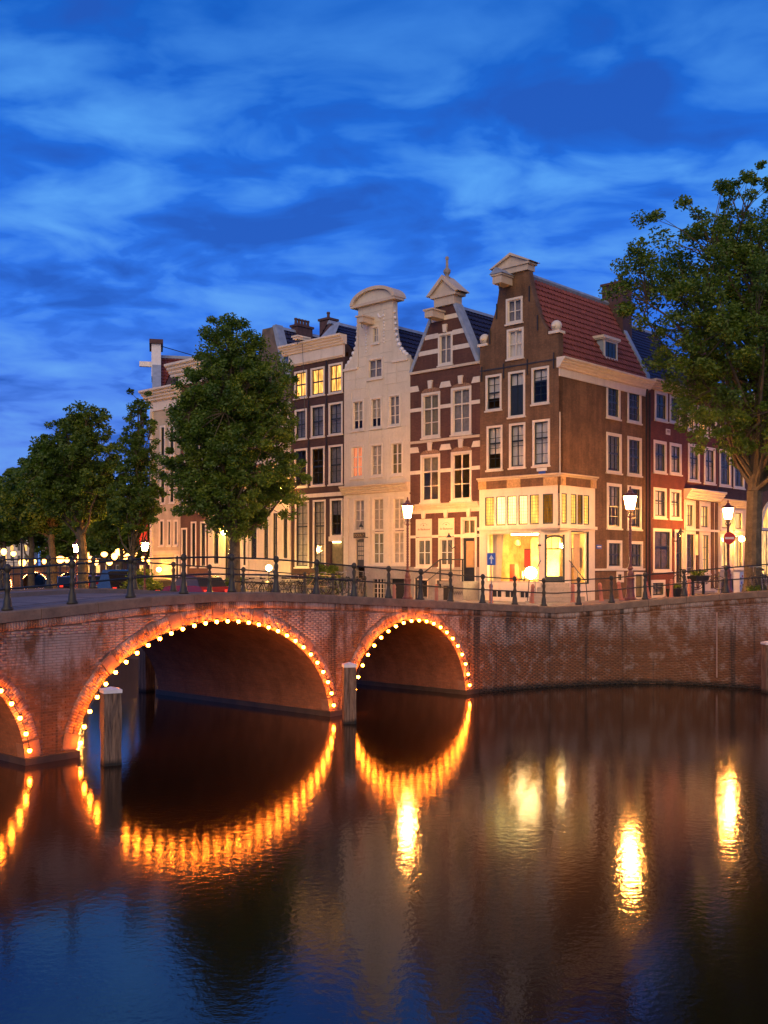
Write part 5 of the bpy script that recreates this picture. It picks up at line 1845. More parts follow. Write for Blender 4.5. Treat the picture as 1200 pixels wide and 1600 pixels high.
for k in range(1, 4): lb.box(-11.27, -10.4, .06, .1, 3.0 + .235 * k - .012, 3.0 + .235 * k + .012)
H.put(lb, 'cellar_bars', 'white', w_)
H.put(MB().box(-10.06, -9.1, 0.12, 0.18, 2.9, 3.98), 'cellar_door', 'dark')
for k in range(5):
    H.put(MB().box(-12.7, -11.7, -0.35 - .25 * k, -0.07, 2.6, 3.85 - .2 * k), 'step', 'plinth')
wl = H.put(MB().tube([(-11.62, -0.02, 6.1), (-11.62, -0.3, 6.1), (-11.75, -0.45, 6.3)], 0.025, 6), 'wall_lantern', 'iron')
H.put(MB().lathe([(0.07, 0), (0.12, 0.28)], -11.75, -0.45, 6.35, 6), 'lantern_glass', 'glass', wl)
H.put(MB().lathe([(0.14, 0), (0.04, 0.14), (0.02, 0.3)], -11.75, -0.45, 6.63, 6), 'lantern_cap', 'iron', wl)

# ---- dark brick house with white cornice --------------------------
H = House('dark_cornice_house', 'dark purple brick house with deep white cornice and three glowing top windows', C0, LD, LRZ, -17.63, 2.85, GL)
hw = [(-17.36, -16.32, 13.90, 15.40), (-16.03, -14.92, 13.88, 15.41), (-14.61, -13.54, 13.86, 15.45),
      (-17.32, -16.33, 11.62, 13.28), (-16.01, -14.92, 11.62, 13.36), (-14.61, -13.54, 11.64, 13.36),
      (-17.36, -16.29, 8.98, 11.1), (-16.01, -14.92, 8.98, 11.1), (-14.61, -13.54, 8.98, 11.09),
      (-17.31, -16.16, 4.55, 8.22), (-15.85, -14.84, 4.57, 8.21), (-14.5, -13.54, 4.0, 8.22)]
H.put(wall([(3.9, -17.63, -13.42), (15.75, -17.63, -13.42)], hw), 'front_wall', 'br_dark')
M['lit_top'] = emis('strongly lit orange room', (1.0, 0.44, 0.085), 2.0, 0.85)
cs = ['lit_top', 'lit_top', 'lit_top', 'curtain_grey', 'curtain_grey', 'curtain_grey', None, None, 'curtain_grey', 'curtain', 'curtain']
for i, (a, b, c, d) in enumerate(hw[:9]):
    window(H, a, b, c, d, 2, 3 if i > 2 else 2, 'dark', cs[i], 1.0 if i != 7 else 0.4, fw=0.10, mid=0.5)
for a, b, c, d in hw[9:11]: window(H, a, b, c, d, 2, 6, 'dark', 'curtain', 1.0, fw=0.10, mid=0.62)
window(H, -14.5, -13.54, 6.2, 8.22, 2, 3, 'dark', 'curtain_grey', 0.4, fw=0.1)
dr = H.put(MB().box(-14.42, -13.60, 0.08, 0.12, 4.0, 5.9), 'door', 'olive')
H.put(MB().box(-14.5, -13.54, -0.12, 0.05, 5.95, 6.15), 'door_hood', 'white', dr)
H.put(MB().box(-14.3, -13.7, -0.02, 0.02, 5.86, 5.93), 'door_light', emis('door light', (1, 0.6, 0.25), 22.0), dr)
H.put(moulding(-18.15, -13.25, 16.35, 16.85, 0.55, 4), 'cornice', 'white')
H.put(MB().box(-17.75, -13.42, -0.10, 0.05, 15.80, 16.37), 'cornice_frieze', 'white')
H.put(moulding(-17.75, -13.40, 15.70, 15.84, 0.16, 2), 'architrave', 'white')
H.put(MB().box(-17.63, -13.42, -0.08, 0.0, 8.36, 8.56), 'white_band', 'white')
anchors(H, [(-14.76, 15.4), (-14.76, 13.4), (-14.76, 11.2), (-16.17, 13.4), (-16.17, 11.2)], 0.6)
H.put(MB().tube([(-16.17, -0.5, 16.9), (-16.17, -0.35, 14.0), (-16.17, -0.3, 12.0)], 0.018, 4), 'downpipe', 'iron')
body(H, -17.63, -13.42, 9.0, 16.0, 'br_dark')
gable_roof(H, -17.55, -13.5, 16.0, 18.0, 0.9, 9.0, 'tile_blue')
H.put(MB().add([(-16.1, 0.3, 16.8), (-14.6, 0.3, 16.8), (-14.75, 1.0, 17.95), (-15.3, 1.0, 17.95)], [(0, 1, 2, 3)]), 'gable_flashing', 'lead')
chimney(H, -16.1, 1.4, 16.2, 18.25, 0.7, 0.7, 1)
hoist_beam(H, -16.3, 17.12, 0.4, 0.2, 0.9, False, 'white')
H.put(MB().box(-17.63, -13.42, -0.07, 0.0, 2.2, 3.9), 'plinth', 'plinth')
H.put(MB().box(-17.0, -16.2, -0.09, -0.06, 2.9, 3.7), 'cellar_window', 'dark')
H.put(MB().box(-15.9, -15.0, -0.09, -0.06, 2.9, 3.7), 'cellar_window', 'dark')
MB().box(0, 0, 0, 0, 0, 0)

# ---- the rest of the left row, mostly behind the trees ------------
H = House('pale_scroll_house', 'pale stone house with weathered scroll gable just behind the round tree', C0, LD, LRZ, -21.54, 2.75, GL)
hw = [(-20.05, -19.48, 5.0, 7.2), (-19.25, -18.68, 5.0, 7.7), (-18.36, -17.80, 5.0, 7.7), (-21.2, -20.5, 5.0, 7.6), (-20.9, -20.0, 8.6, 10.6), (-19.6, -18.7, 8.6, 10.6), (-18.5, -17.9, 8.6, 10.6),
      (-20.6, -19.8, 11.4, 13.2), (-19.3, -18.5, 11.4, 13.2)]
H.put(wall([(3.9, -21.54, -17.63), (13.8, -21.54, -17.63)], hw), 'front_wall', 'stone')
H.put(wall([(13.8, -21.54, -17.63), (14.6, -21.54, -17.63), (15.2, -21.2, -18.0), (16.2, -20.7, -18.5), (17.2, -20.3, -18.85), (18.2, -20.1, -19.15)], []), 'gable', plain('weathered brown sandstone', (0.15, 0.11, 0.08), 0.8, 0.4, 2, dirt=0.6))
for i, (a, b, c, d) in enumerate(hw): window(H, a, b, c, d, 2, 3, 'dark', ['olive', 'curtain', 'olive', None, 'lit_orange', 'lit', 'lit_orange', None, None][i], fw=0.09)
gable_roof(H, -21.5, -17.7, 14.9, 18.3, 0.4, 9.5, 'tile_blue')
H.put(MB().prism([(-19.15, 18.2), (-18.85, 17.2), (-18.5, 16.2), (-18.0, 15.2), (-17.7, 14.9), (-17.6, 15.1), (-18.2, 16.3), (-18.55, 17.3), (-18.9, 18.3)], -0.05, 0.5), 'gable_coping', 'lead')
body(H, -21.54, -17.63, 9.5, 15.0, 'trimstone')
chimney(H, -19.6, 2.6, 16.5, 18.62, 0.55, 1.2, 5)
H.put(MB().box(-21.54, -17.63, -0.08, 0.0, 2.0, 4.0), 'plinth', 'plinth')
H.put(MB().prism([(-19.2 + .45 * math.cos(t), 3.1 + .6 * math.sin(t)) for t in np.linspace(0, math.pi, 9)], -.1, -.08), 'cellar_window', 'olive')
for x in (-21.4, -17.75): H.put(MB().box(x - .1, x + .12, -.1, 0, 4.0, 12.0), 'pilaster', 'stone')

H = House('grey_stone_house', 'light grey stone house whose lamp-lit doorway shows beside the round tree trunk', C0, LD, LRZ, -25.19, 2.65, GL)
hw = [(-21.9, -21.3, 4.6, 7.0), (-24.7, -24.05, 4.7, 7.0), (-23.6, -22.9, 3.4, 6.6), (-24.7, -24.05, 7.8, 9.9), (-23.5, -22.8, 7.8, 9.9), (-22.3, -21.7, 7.8, 9.9), (-24.5, -23.8, 10.8, 12.8), (-23.3, -22.6, 10.8, 12.8)]
H.put(wall([(2.0, -25.19, -21.54), (14.8, -25.19, -21.54)], hw), 'front_wall', 'stone')
for i, (a, b, c, d) in enumerate(hw): window(H, a, b, c, d, 2, 3, 'dark', ['olive', None, 'olive', 'lit', 'lit', None, None, None][i], fw=0.09)
H.put(moulding(-25.3, -21.4, 14.7, 15.4, 0.5), 'cornice', 'white')
body(H, -25.19, -21.54, 9.5, 14.8, 'br_dark')
gable_roof(H, -25.1, -21.6, 14.9, 17.3, 0.6, 9.5, 'tile_blue')
H.put(moulding(-23.8, -22.7, 6.65, 6.95, 0.35), 'door_hood', 'white')

H = House('brown_lit_floor_house', 'brown brick house with a lit first floor and long white framed windows', C0, LD, LRZ, -28.0, 2.55, GL)
hw = [(-26.9, -26.35, 4.56, 7.37), (-25.95, -25.35, 4.56, 7.34), (-27.8, -27.2, 8.0, 9.88), (-26.93, -26.28, 8.0, 9.85), (-25.96, -25.32, 8.0, 9.8),
      (-27.6, -27.0, 10.8, 12.6), (-26.6, -26.0, 10.8, 12.6), (-25.8, -25.3, 10.8, 12.6), (-27.9, -27.3, 3.6, 7.0)]
H.put(wall([(2.0, -28.0, -25.19), (15.9, -28.0, -25.19)], hw), 'front_wall', 'br_brown')
for i, (a, b, c, d) in enumerate(hw): window(H, a, b, c, d, 2, 4, 'dark', [None, 'olive', 'lit_hi', 'lit_hi', 'lit_hi', None, None, None, 'olive'][i], fw=0.10)
H.put(moulding(-28.7, -25.0, 16.45, 17.25, 0.75), 'cornice', 'white')
H.put(MB().box(-28.1, -25.19, -0.1, 0.05, 15.9, 16.47), 'cornice_frieze', 'white')
body(H, -28.0, -25.19, 9.0, 16.8, 'br_brown')
gable_roof(H, -27.9, -25.2, 16.6, 17.6, 0.6, 9.0, 'tile_red')

H = House('end_cornice_house', 'narrow brown house at the far end of the row with a bracketed cornice', C0, LD, LRZ, -31.1, 2.45, GL)
hw = [(-30.3, -29.75, 5.9, 7.6), (-29.4, -28.95, 5.9, 7.56), (-28.7, -28.25, 5.9, 7.54), (-30.2, -29.6, 8.6, 10.8), (-29.2, -28.6, 8.6, 10.8), (-30.2, -29.6, 11.6, 13.6), (-29.2, -28.6, 11.6, 13.6), (-28.6, -28.1, 3.0, 5.4)]
H.put(wall([(2.0, -31.1, -28.0), (14.6, -31.1, -28.0)], hw), 'front_wall', plain('dark cream render', (0.46, 0.36, 0.25), 0.8, 0.2, 1.5))
for i, (a, b, c, d) in enumerate(hw): window(H, a, b, c, d, 2, 3, 'dark', ['curtain', None, 'curtain', None, None, None, None, None][i], fw=0.12)
H.put(moulding(-31.45, -27.9, 15.2, 15.9, 0.8), 'cornice', 'white')
H.put(MB().box(-31.2, -28.0, -0.08, 0.05, 14.6, 15.22), 'cornice_frieze', 'white')
H.put(MB().box(-31.2, -30.95, -0.1, 0.0, 4.0, 14.6), 'corner_pilaster', 'stone')
body(H, -31.1, -28.0, 8.0, 15.3, 'br_brown')
gable_roof(H, -31.0, -28.1, 15.5, 17.2, 0.5, 8.0, 'tile_blue')
H.put(MB().box(-31.2, -28.0, -0.05, 0.0, 5.35, 5.6), 'stone_band', 'trimstone')

rr_ = thing('red_roof_house', 'house with red tiled roof, pale gable top and hoist beam at the row end', 'house', (-15.65, 70.0, 2.4), math.atan2(0.217, 0.976))
MB().box(0.0, 9.0, 0.0, 8.0, 0, 12.0).build('wall', 'br_dark', rr_)
MB().add([(0, 0, 12.0), (9, 0, 12.0), (9, 4, 17.2), (0, 4, 17.2), (9, 8, 12), (0, 8, 12)], [(0, 1, 2, 3), (3, 2, 4, 5), (1, 4, 2), (0, 3, 5)]).build('roof', 'chimney', rr_)
tiles((0.5, 0, 12.0), (1, 0, 0), (0, 4, 5.2), 8.5, 6.56).build('roof_tiles', 'tile_red', rr_, kind='stuff')
MB().box(0.4, 9, 3.85, 4.15, 17.15, 17.35).build('ridge_cap', 'lead', rr_)
MB().prism_x([(-0.1, 11.8), (-0.1, 12.6), (2.6, 16.4), (2.9, 16.4), (2.9, 15.4), (0.2, 11.8)], -0.1, 0.5).build('gable_coping', 'lead', rr_)
MB().box(-0.15, 0.5, 2.7, 5.3, 15.6, 17.9).build('gable_top', 'whitecap', rr_)
MB().box(-0.3, 0.65, 2.5, 5.5, 17.9, 18.2).build('gable_cap', 'chimney', rr_)
MB().box(-1.0, -0.15, 3.85, 4.15, 16.5, 16.85).build('hoist_beam', 'whitecap', rr_)
MB().tube([(0.6, 4, 18.0), (3.2, 4, 17.35)], 0.03, 5).build('stay_rod', 'iron', rr_)
MB().box(-0.25, 0.15, -0.2, 0.3, 0, 12.0).build('corner_pier', 'stone', rr_)

# ---- right street -------------------------------------------------
def right_windows(h, lst, **kw):
    for a, b, c, d, cols, rows, cur, frac in lst:
        window(h, a, b, c, d, cols, rows, 'dark', cur, frac, fw=0.15, **kw)


H = House('red_house', 'narrow deep red painted house beside the drainpipe of the corner house', C0, RD, RRZ, 7.72, 2.95, GR)
hw = [(8.58, 9.92, 11.97, 13.45), (10.14, 11.39, 12.0, 13.42), (8.47, 9.80, 9.33, 10.95), (10.14, 11.42, 9.36, 10.96), (8.45, 9.80, 7.04, 8.57), (10.14, 11.39, 7.05, 8.58),
      (8.41, 10.33, 4.35, 6.52), (10.67, 11.64, 3.6, 6.51), (8.22, 9.67, 3.05, 3.92)]
H.put(wall([(2.0, 7.72, 11.74), (13.6, 7.72, 11.74)], hw), 'front_wall', 'br_red')
right_windows(H, [hw[0] + (2, 2, 'room_dark', 1), hw[1] + (2, 2, 'room_dark', 1), hw[2] + (2, 2, 'olive', 1), hw[3] + (2, 2, 'curtain', 1), hw[4] + (2, 2, 'blind', 1), hw[5] + (2, 2, 'blind', 1),
                  hw[6] + (2, 2, 'room_dark', 1), hw[7] + (2, 2, 'room_dark', 1), hw[8] + (2, 1, 'curtain', 1)], mid=0.6)
H.put(moulding(7.95, 11.85, 13.45, 13.9, 0.5), 'cornice', 'trimstone')
flat_roof_slope(H, 7.8, 16.0, 0.2, 4.0, 13.85, 18.0, 'tile_blue')
body(H, 7.72, 11.74, 8.0, 13.6, 'br_red')
pl_ = H.put(MB().box(9.75, 10.18, -0.03, 0.0, 11.33, 11.62), 'stone_plaque', 'white', label='small pale plaque reading M9')
text('M9', 0.24, (9.96 - H.u0, -0.036, 11.475 - H.zb), (math.pi / 2, 0, 0), 'letter_brown', pl_)
H.put(MB().tube([(7.9, -.1, 3.0), (7.9, -.1, 13.2)], 0.06, 6), 'drain_pipe', 'iron')
wl = H.put(MB().tube([(10.5, -0.02, 5.9), (10.5, -0.3, 5.9), (10.6, -0.4, 6.0)], 0.025, 6), 'wall_lantern', 'iron')
H.put(MB().lathe([(0.09, 0), (0.16, 0.32)], 10.6, -0.4, 6.02, 6), 'lantern_glass', 'glass', wl)
H.put(MB().lathe([(0.18, 0), (0.05, 0.16), (0.02, 0.25)], 10.6, -0.4, 6.34, 6), 'lantern_cap', 'iron', wl)
for k in range(4): H.put(MB().box(10.5, 11.8, -0.4 - .28 * k, 0.0, 2.8, 3.75 - .2 * k), 'step', 'plinth')

H = House('pub_house', 'brown brick house with glowing ground floor under a moulded white cornice', C0, RD, RRZ, 11.74, 2.95, GR)
hw = [(12.17, 13.49, 9.12, 11.1), (14.02, 15.37, 9.1, 11.08), (12.10, 12.98, 11.75, 13.28), (13.23, 14.48, 11.6, 13.22), (14.76, 15.55, 11.75, 13.35)]
H.put(wall([(8.1, 11.74, 15.72), (13.7, 11.74, 15.72), (14.2, 12.6, 14.9), (16.4, 13.2, 14.3)], hw + [(13.5, 14.1, 14.5, 15.3)]), 'front_wall', 'br_red')
right_windows(H, [hw[0] + (2, 2, 'curtain', 1), hw[1] + (2, 2, 'curtain', 1), hw[2] + (2, 2, 'lit_hi', 1), hw[3] + (2, 3, 'lit_hi', 1), hw[4] + (2, 3, 'lit_hi', 1)], mid=0.65)
window(H, 13.5, 14.1, 14.5, 15.3, 2, 2, 'dark', 'lit_hi', 1.0)
H.put(moulding(11.70, 15.9, 8.15, 8.68, 0.45), 'cornice', 'white')
gh = [(11.85, 12.85, 6.63, 8.0), (13.50, 14.66, 6.61, 8.0), (11.85, 13.0, 4.1, 6.45), (13.66, 14.72, 4.2, 6.45)]
H.put(wall([(2.0, 11.74, 15.72), (8.2, 11.74, 15.72)], gh, sides=False), 'ground_front', 'stone')
right_windows(H, [gh[0] + (2, 2, 'lit_hi', 1), gh[1] + (2, 2, 'lit_hi', 1), gh[2] + (2, 3, 'room_dark', 1), gh[3] + (2, 3, 'lit', 1)])
H.put(MB().box(11.74, 15.72, -0.1, 0.0, 6.48, 6.60), 'transom', 'white')
for x in (13.2, 14.95, 15.45): H.put(MB().box(x - .12, x + .12, -.08, 0.0, 3.4, 8.1), 'pilaster', 'br_brown')
body(H, 11.74, 15.72, 8.0, 13.7, 'br_brown')
wl = H.put(MB().box(12.95, 13.1, -0.12, 0, 5.2, 6.3), 'reflection_glow', 'lit', label='glowing strip in place of a bright reflection')  # emissive box on the wall imitates a bright reflection
H.put(MB().box(12.0, 13.4, -0.9, -0.07, 2.8, 3.3), 'step', 'plinth')

H = House('amber_front_house', 'grey house whose ground floor glows amber behind the no-entry sign', C0, RD, RRZ, 15.72, 3.0, GR)
hw = [(15.88, 17.34, 9.07, 11.1), (17.67, 19.11, 9.06, 10.95), (15.95, 17.2, 11.9, 13.4), (17.6, 18.8, 11.9, 13.4)]
H.put(wall([(8.3, 15.72, 20.2), (14.0, 15.72, 20.2)], hw), 'front_wall', 'br_dark')
right_windows(H, [hw[0] + (2, 2, 'room_dark', 1), hw[1] + (2, 2, 'room_dark', 1), hw[2] + (2, 2, 'curtain', 1), hw[3] + (2, 2, 'room_dark', 1)], mid=0.6)
H.put(moulding(15.8, 20.2, 7.95, 8.35, 0.3), 'cornice', 'trimstone')
gh = [(15.95, 17.34, 4.46, 6.38), (17.67, 18.95, 4.45, 6.42), (16.0, 17.3, 6.62, 7.8), (17.7, 18.9, 6.62, 7.8)]
H.put(wall([(2.0, 15.72, 20.2), (8.3, 15.72, 20.2)], gh, sides=False), 'ground_front', 'trimstone')
right_windows(H, [gh[0] + (2, 1, 'lit_hi', 1), gh[1] + (2, 1, 'lit', 1), gh[2] + (1, 1, 'lit', 1), gh[3] + (1, 1, 'lit', 1)])
H.put(MB().box(15.72, 20.2, -.1, 0, 2.6, 4.3), 'plinth', 'plinth')
H.put(MB().box(15.9, 17.4, -.12, -.1, 3.1, 3.9), 'cellar_window', 'dark')
body(H, 15.72, 20.2, 8.0, 14.0, 'br_dark')
flat_roof_slope(H, 15.8, 20.1, 0.2, 4.0, 14.0, 17.0, 'tile_blue')

H = House('arched_window_house', 'house at the right edge with a huge lit arched window behind the big tree', C0, RD, RRZ, 20.2, 3.1, GR)
hw = [(21.3, 26.0, 3.9, 6.9), (21.0, 22.2, 9.4, 11.2), (23.2, 24.4, 9.4, 11.2), (25.4, 26.6, 9.4, 11.2), (21.0, 22.2, 12.0, 13.6), (23.2, 24.4, 12.0, 13.6)]
H.put(wall([(2.0, 20.2, 28.5), (14.6, 20.2, 28.5)], hw), 'front_wall', 'br_brown')
H.put(wall([(6.9, 21.3, 26.0), (7.6, 21.55, 25.75), (8.2, 22.1, 25.2), (8.6, 23.65, 23.66)], [], y=-0.03, sides=False), 'fanlight', 'lit_hi')
arc = [(23.65 - 2.45 * math.cos(t), 6.9 + 1.85 * math.sin(t)) for t in np.linspace(0, math.pi, 15)]
arc2 = [(23.65 - 2.25 * math.cos(t), 6.9 + 1.68 * math.sin(t)) for t in np.linspace(math.pi, 0, 15)]
H.put(MB().prism(arc + arc2, -0.12, 0.05), 'arch_frame', 'white')
w_ = window(H, 21.3, 26.0, 3.9, 6.9, 5, 1, 'dark', 'lit_hi', 1.0, fw=0.15)
right_windows(H, [q + (2, 2, None, 1) for q in hw[1:]], mid=0.6)
body(H, 20.2, 28.5, 8.0, 14.6, 'br_brown')
H.put(moulding(20.2, 28.5, 14.3, 14.8, 0.4), 'cornice', 'white')


# ------------------------------------------------------------------ street lamps
def lamp_proto():
    t = thing('street_lamp', 'lit red-brown crown lantern standing before the striped house', 'street lamp', (0, 0, 0), 0, 'lit crown lanterns on cast iron posts')
    MB().lathe([(0.24, 0), (0.24, 0.08), (0.20, 0.14), (0.165, 0.30), (0.155, 0.55), (0.145, 0.80), (0.17, 0.84), (0.17, 0.90), (0.12, 0.95), (0.13, 1.05), (0.10, 1.15), (0.075, 1.22), (0.12, 1.27), (0.12, 1.31), (0.07, 1.36)], seg=12).build('base', 'lamp_red', t)
    prof = [(0.060, 1.36)]
    for k in range(16):
        z = 1.45 + k * 0.115
        prof += [(0.062, z), (0.050, z + 0.055)]
    prof += [(0.045, 3.3), (0.075, 3.33), (0.075, 3.37), (0.04, 3.40), (0.035, 3.62)]
    MB().lathe(prof, seg=10).build('shaft', 'lamp_red', t)
    sc = MB()
    for k in range(4):
        a = math.pi / 2 * k + 0.4
        c_, s_ = math.cos(a), math.sin(a)
        sc.tube([(0.03 * c_, 0.03 * s_, 3.40), (0.14 * c_, 0.14 * s_, 3.36), (0.17 * c_, 0.17 * s_, 3.44), (0.10 * c_, 0.10 * s_, 3.52), (0.15 * c_, 0.15 * s_, 3.66)], 0.014, 5)
    sc.build('bracket', 'lamp_red', t)
    MB().lathe([(0.155, 3.66), (0.262, 4.18)], seg=6).build('lantern_glass', 'lantern', t)
    fr = MB()
    for k in range(6):
        a = 2 * math.pi * (k + 0.5) / 6
        fr.tube([(0.16 * math.cos(a), 0.16 * math.sin(a), 3.65), (0.27 * math.cos(a), 0.27 * math.sin(a), 4.19)], 0.011, 4)
    fr.lathe([(0.17, 3.63), (0.17, 3.66)], seg=6)
    fr.build('lantern_frame', 'lamp_red', t)
    cp_ = MB().lathe([(0.285, 4.18), (0.30, 4.21), (0.26, 4.24), (0.15, 4.33), (0.10, 4.36), (0.09, 4.42), (0.04, 4.46), (0.03, 4.52), (0.045, 4.55), (0.01, 4.60)], seg=12)
    for k in range(8):
        a = 2 * math.pi * k / 8
        cp_.lathe([(0.03, 0), (0.035, 0.05), (0.005, 0.10)], 0.25 * math.cos(a), 0.25 * math.sin(a), 4.22, 5)
    cp_.build('crown_cap', 'lamp_red', t)
    return t


lamp0 = lamp_proto()
lamp0.location = (1.06, 46.3, 3.12)
for lab, x, y in (('lit crown lantern on the quay corner, right of the shop', 9.93, 41.55), ('lit crown lantern carrying the round no-entry sign', 17.13, 51.3),
                  ('lit crown lantern behind the bridge railing, beside the thin pale tree', -13.0, 56.0),
                  ('lit crown lantern far behind the bridge, left of the two street trees', -18.5, 62.0)):
    o = copy_tree(lamp0)
    o['label'] = lab
    o.location = (x, y, ground_z(x, y) - 0.02)
    if y > 55: o.scale = (.82, .82, .82)
# far lamps with round shine
def far_lamp():
    t = thing('far_street_lamp', 'far street lamp shining beyond the bridge', 'street lamp', (0, 0, 0), 0, 'far street lamps shining beyond the bridge')
    MB().tube([(0, 0, 0), (0, 0, 3.9)], 0.06, 6).build('pole', 'iron', t)
    MB().lathe([(0.10, 3.80), (0.27, 3.95), (0.34, 4.15), (0.27, 4.35), (0.1, 4.45)], seg=8).build('lantern_glass', 'far_lamp', t)
    MB().lathe([(0.16, 4.45), (0.05, 4.6)], seg=6).build('lantern_cap', 'iron', t)
    return t


fl0 = far_lamp()
fl_pts = [(6, 862), (21, 865), (94, 874), (104.5, 875), (127, 870), (136, 867), (141, 874), (163, 866), (179, 869), (192, 871), (199, 870), (210, 865), (187, 862), (224, 873), (50, 877), (69, 877), (35, 879), (81, 879), (149, 878), (171, 879), (234, 876), (116, 879)]
fl_lab = ['above the far bridge at the left edge', 'above the far bridge, second from the left edge', 'left of a pair beside the far bridge end', 'right of a pair beside the far bridge end',
          'just right of the far lantern', 'high one between the two trees, left', 'low one between the two trees, left', 'left of the thick tree trunk base', 'right of the thick tree trunk', 'left of a close pair between the trunks',
          'right of a close pair between the trunks', 'by the thin pale trunk', 'small high one between the trunks', 'under the lantern beside the thin trunk', 'middle of the far bridge railing', 'right part of the far bridge railing', 'faint one left of the far bridge arch top', 'faint one right of the far bridge arch', 'low faint one at the thick trunk', 'low faint one right of the thick trunk', 'low faint one by the green bush', 'low faint one under the far lantern']
for i, (px, py) in enumerate(fl_pts):
    Y = 1610 * (6.75 - 4.6) / (885 - py)
    Y = min(Y, 135 if i % 2 else 99)
    o = fl0 if i == 0 else copy_tree(fl0)
    o['label'] = 'far street lamp, ' + fl_lab[i]
    zt = 4.6 + (885 - py) / 1610 * Y
    o.location = ((px - 600) / 1610 * Y, Y, zt - 4.15)
    o.scale = (0.8 + 0.5 * (i * 7 % 5) / 4,) * 2 + (1,)
# lamp on a high mast at the left
t = thing('mast_lamp', 'bright lamp high on a mast at the left edge of the tree crowns', 'street lamp', (-33.4, 95.0, 2.3))
MB().tube([(0, 0, 0), (0, 0, 9.9)], [0.12, 0.07], 8).build('mast', 'iron', t)
MB().tube([(0, 0, 9.8), (0.3, -0.2, 10.1), (0.5, -0.3, 9.95)], 0.04, 6).build('arm', 'iron', t)
MB().ball((0.5, -0.3, 9.72), 0.2, 10, 6).build('lamp_globe', 'lantern_org', t)
# low wall lamps
def wall_lamp(label, loc, mat, r=0.13):
    t = thing('wall_lamp', label, 'lamp', loc, LRZ)
    MB().ball((0, 0, 0), r, 10, 6).build('globe', mat, t)
    MB().tube([(0, 0, r), (0, 0.15, r + .1), (0, 0.35, r)], 0.02, 5).build('bracket', 'iron', t)
def lpt(u, out, z):
    n_ = Vector((LD.y, -LD.x, 0))
    p = C0 + LD * u + n_ * out
    return (p.x, p.y, z)
wall_lamp('yellow-green door lamp glowing beside the round tree trunk', lpt(-23.2, 0.4, 6.6), 'lantern_yel', 0.13)
wall_lamp('orange lamp on the pale house front, right under the round crown', lpt(-17.9, 0.5, 8.9), 'lantern_org', 0.12)
wall_lamp('small lamp on the house at the far end of the row, above the shrub', lpt(-29.6, 0.5, 4.4), 'lantern_org', 0.14)
rn = Vector((RD.y, -RD.x, 0))
p_ = C0 + RD * 17.75 + rn * 0.45
wl_ = thing('wall_lamp', 'glaring orange wall lamp to the right of the no-entry sign', 'lamp', (p_.x, p_.y, 6.15), RRZ)
MB().ball((0, 0, 0), 0.16, 10, 6).build('globe', emis('glaring wall lamp', (1.0, 0.42, 0.06), 450.0), wl_)
MB().tube([(0, 0, .16), (0, 0.2, .25), (0, 0.42, .15)], 0.025, 5).build('bracket', 'iron', wl_)
# low bollard light among bicycles
bx_ = lpt(-16.73, 2.4, 2.80)
t = thing('courtyard_light', 'bright yellow lamp on a short pole among the bicycles', 'lamp', bx_)
MB().tube([(0, 0, 0), (0, 0, 1.6)], 0.03, 6).build('pole', 'iron', t)
MB().ball((0, 0, 1.72), 0.16, 10, 6).build('globe', 'lantern_yel', t)

# ------------------------------------------------------------------ signs and bollards
sg = thing('one_way_sign', 'blue rectangular one-way sign with white arrow pointing up before the shop window', 'road sign', (4.42, 42.4, 3.1), math.radians(-10))
MB().tube([(0, 0, 0), (0, 0, 2.05)], 0.025, 6).build('pole', 'chrome', sg)
MB().box(-.17, .17, -.03, -.01, 1.55, 2.05).build('plate', 'sign_blue', sg)
MB().prism([(-.025, 1.62), (.025, 1.62), (.025, 1.80), (.10, 1.80), (0, 1.98), (-.10, 1.80), (-.025, 1.80)], -.036, -.030).build('arrow', 'sign_white', sg)
MB().box(-.18, -.17, -.03, -.01, 1.55, 2.05).build('plate_edge', 'sign_white', sg)
sg = thing('no_entry_sign', 'round red no-entry sign with white bar fixed to the lamp post', 'road sign', (17.10, 51.12, 0), 0)
disc = MB()
disc.prism([(0.30 * math.cos(t), 6.0 + 0.30 * math.sin(t)) for t in np.linspace(0, 2 * math.pi, 25)[:-1]], -0.12, -0.10)
disc.build('disc', 'sign_red', sg)
MB().box(-.22, .22, -.13, -.122, 5.95, 6.05).build('bar', 'sign_white', sg)
MB().box(-.05, .05, -.10, 0.05, 5.9, 6.1).build('clamp', 'iron', sg)
bolm = None
bo0 = thing('bollard', 'upright faded red bollard by the stairs of the striped house', 'bollard', (0, 0, 0), 0, 'faded red street bollards')
MB().lathe([(0.11, 0), (0.11, 0.05), (0.085, 0.08), (0.07, 0.62), (0.085, 0.66), (0.085, 0.70), (0.06, 0.78), (0.01, 0.80)], seg=10).build('shaft', 'bollard', bo0)
MB().lathe([(0.078, 0.50), (0.086, 0.51), (0.086, 0.53), (0.077, 0.54)], seg=10).build('ring', 'bollard', bo0)
for i, (px, Y, tilt, lab) in enumerate([(682, 43.6, 0, None), (767, 42.9, 0, 'upright bollard under the blue one-way sign'), (831, 42.8, 3, 'bollard left of the shop steps'), (895, 42.9, 0, 'bollard right of the shop steps'),
                                       (940, 43.2, -6, 'pale tilted bollard between shop and quay lamp'), (971, 43.3, -9, 'tilted bollard just left of the quay lamp'), (1014, 43.6, -12, 'strongly tilted bollard right of the quay lamp'),
                                       (1049, 44.0, 0, 'upright bollard before the red house'), (1077, 44.6, 0, 'bollard before the glowing ground floor'), (616, 43.9, 0, 'bollard just left of the lantern before the striped house')]):
    o = bo0 if i == 0 else copy_tree(bo0)
    if lab: o['label'] = lab
    x = (px - 600) / 1610 * Y
    o.location = (x, Y, ground_z(x, Y) - 0.02)
    o.rotation_euler = (0, math.radians(tilt), 0)
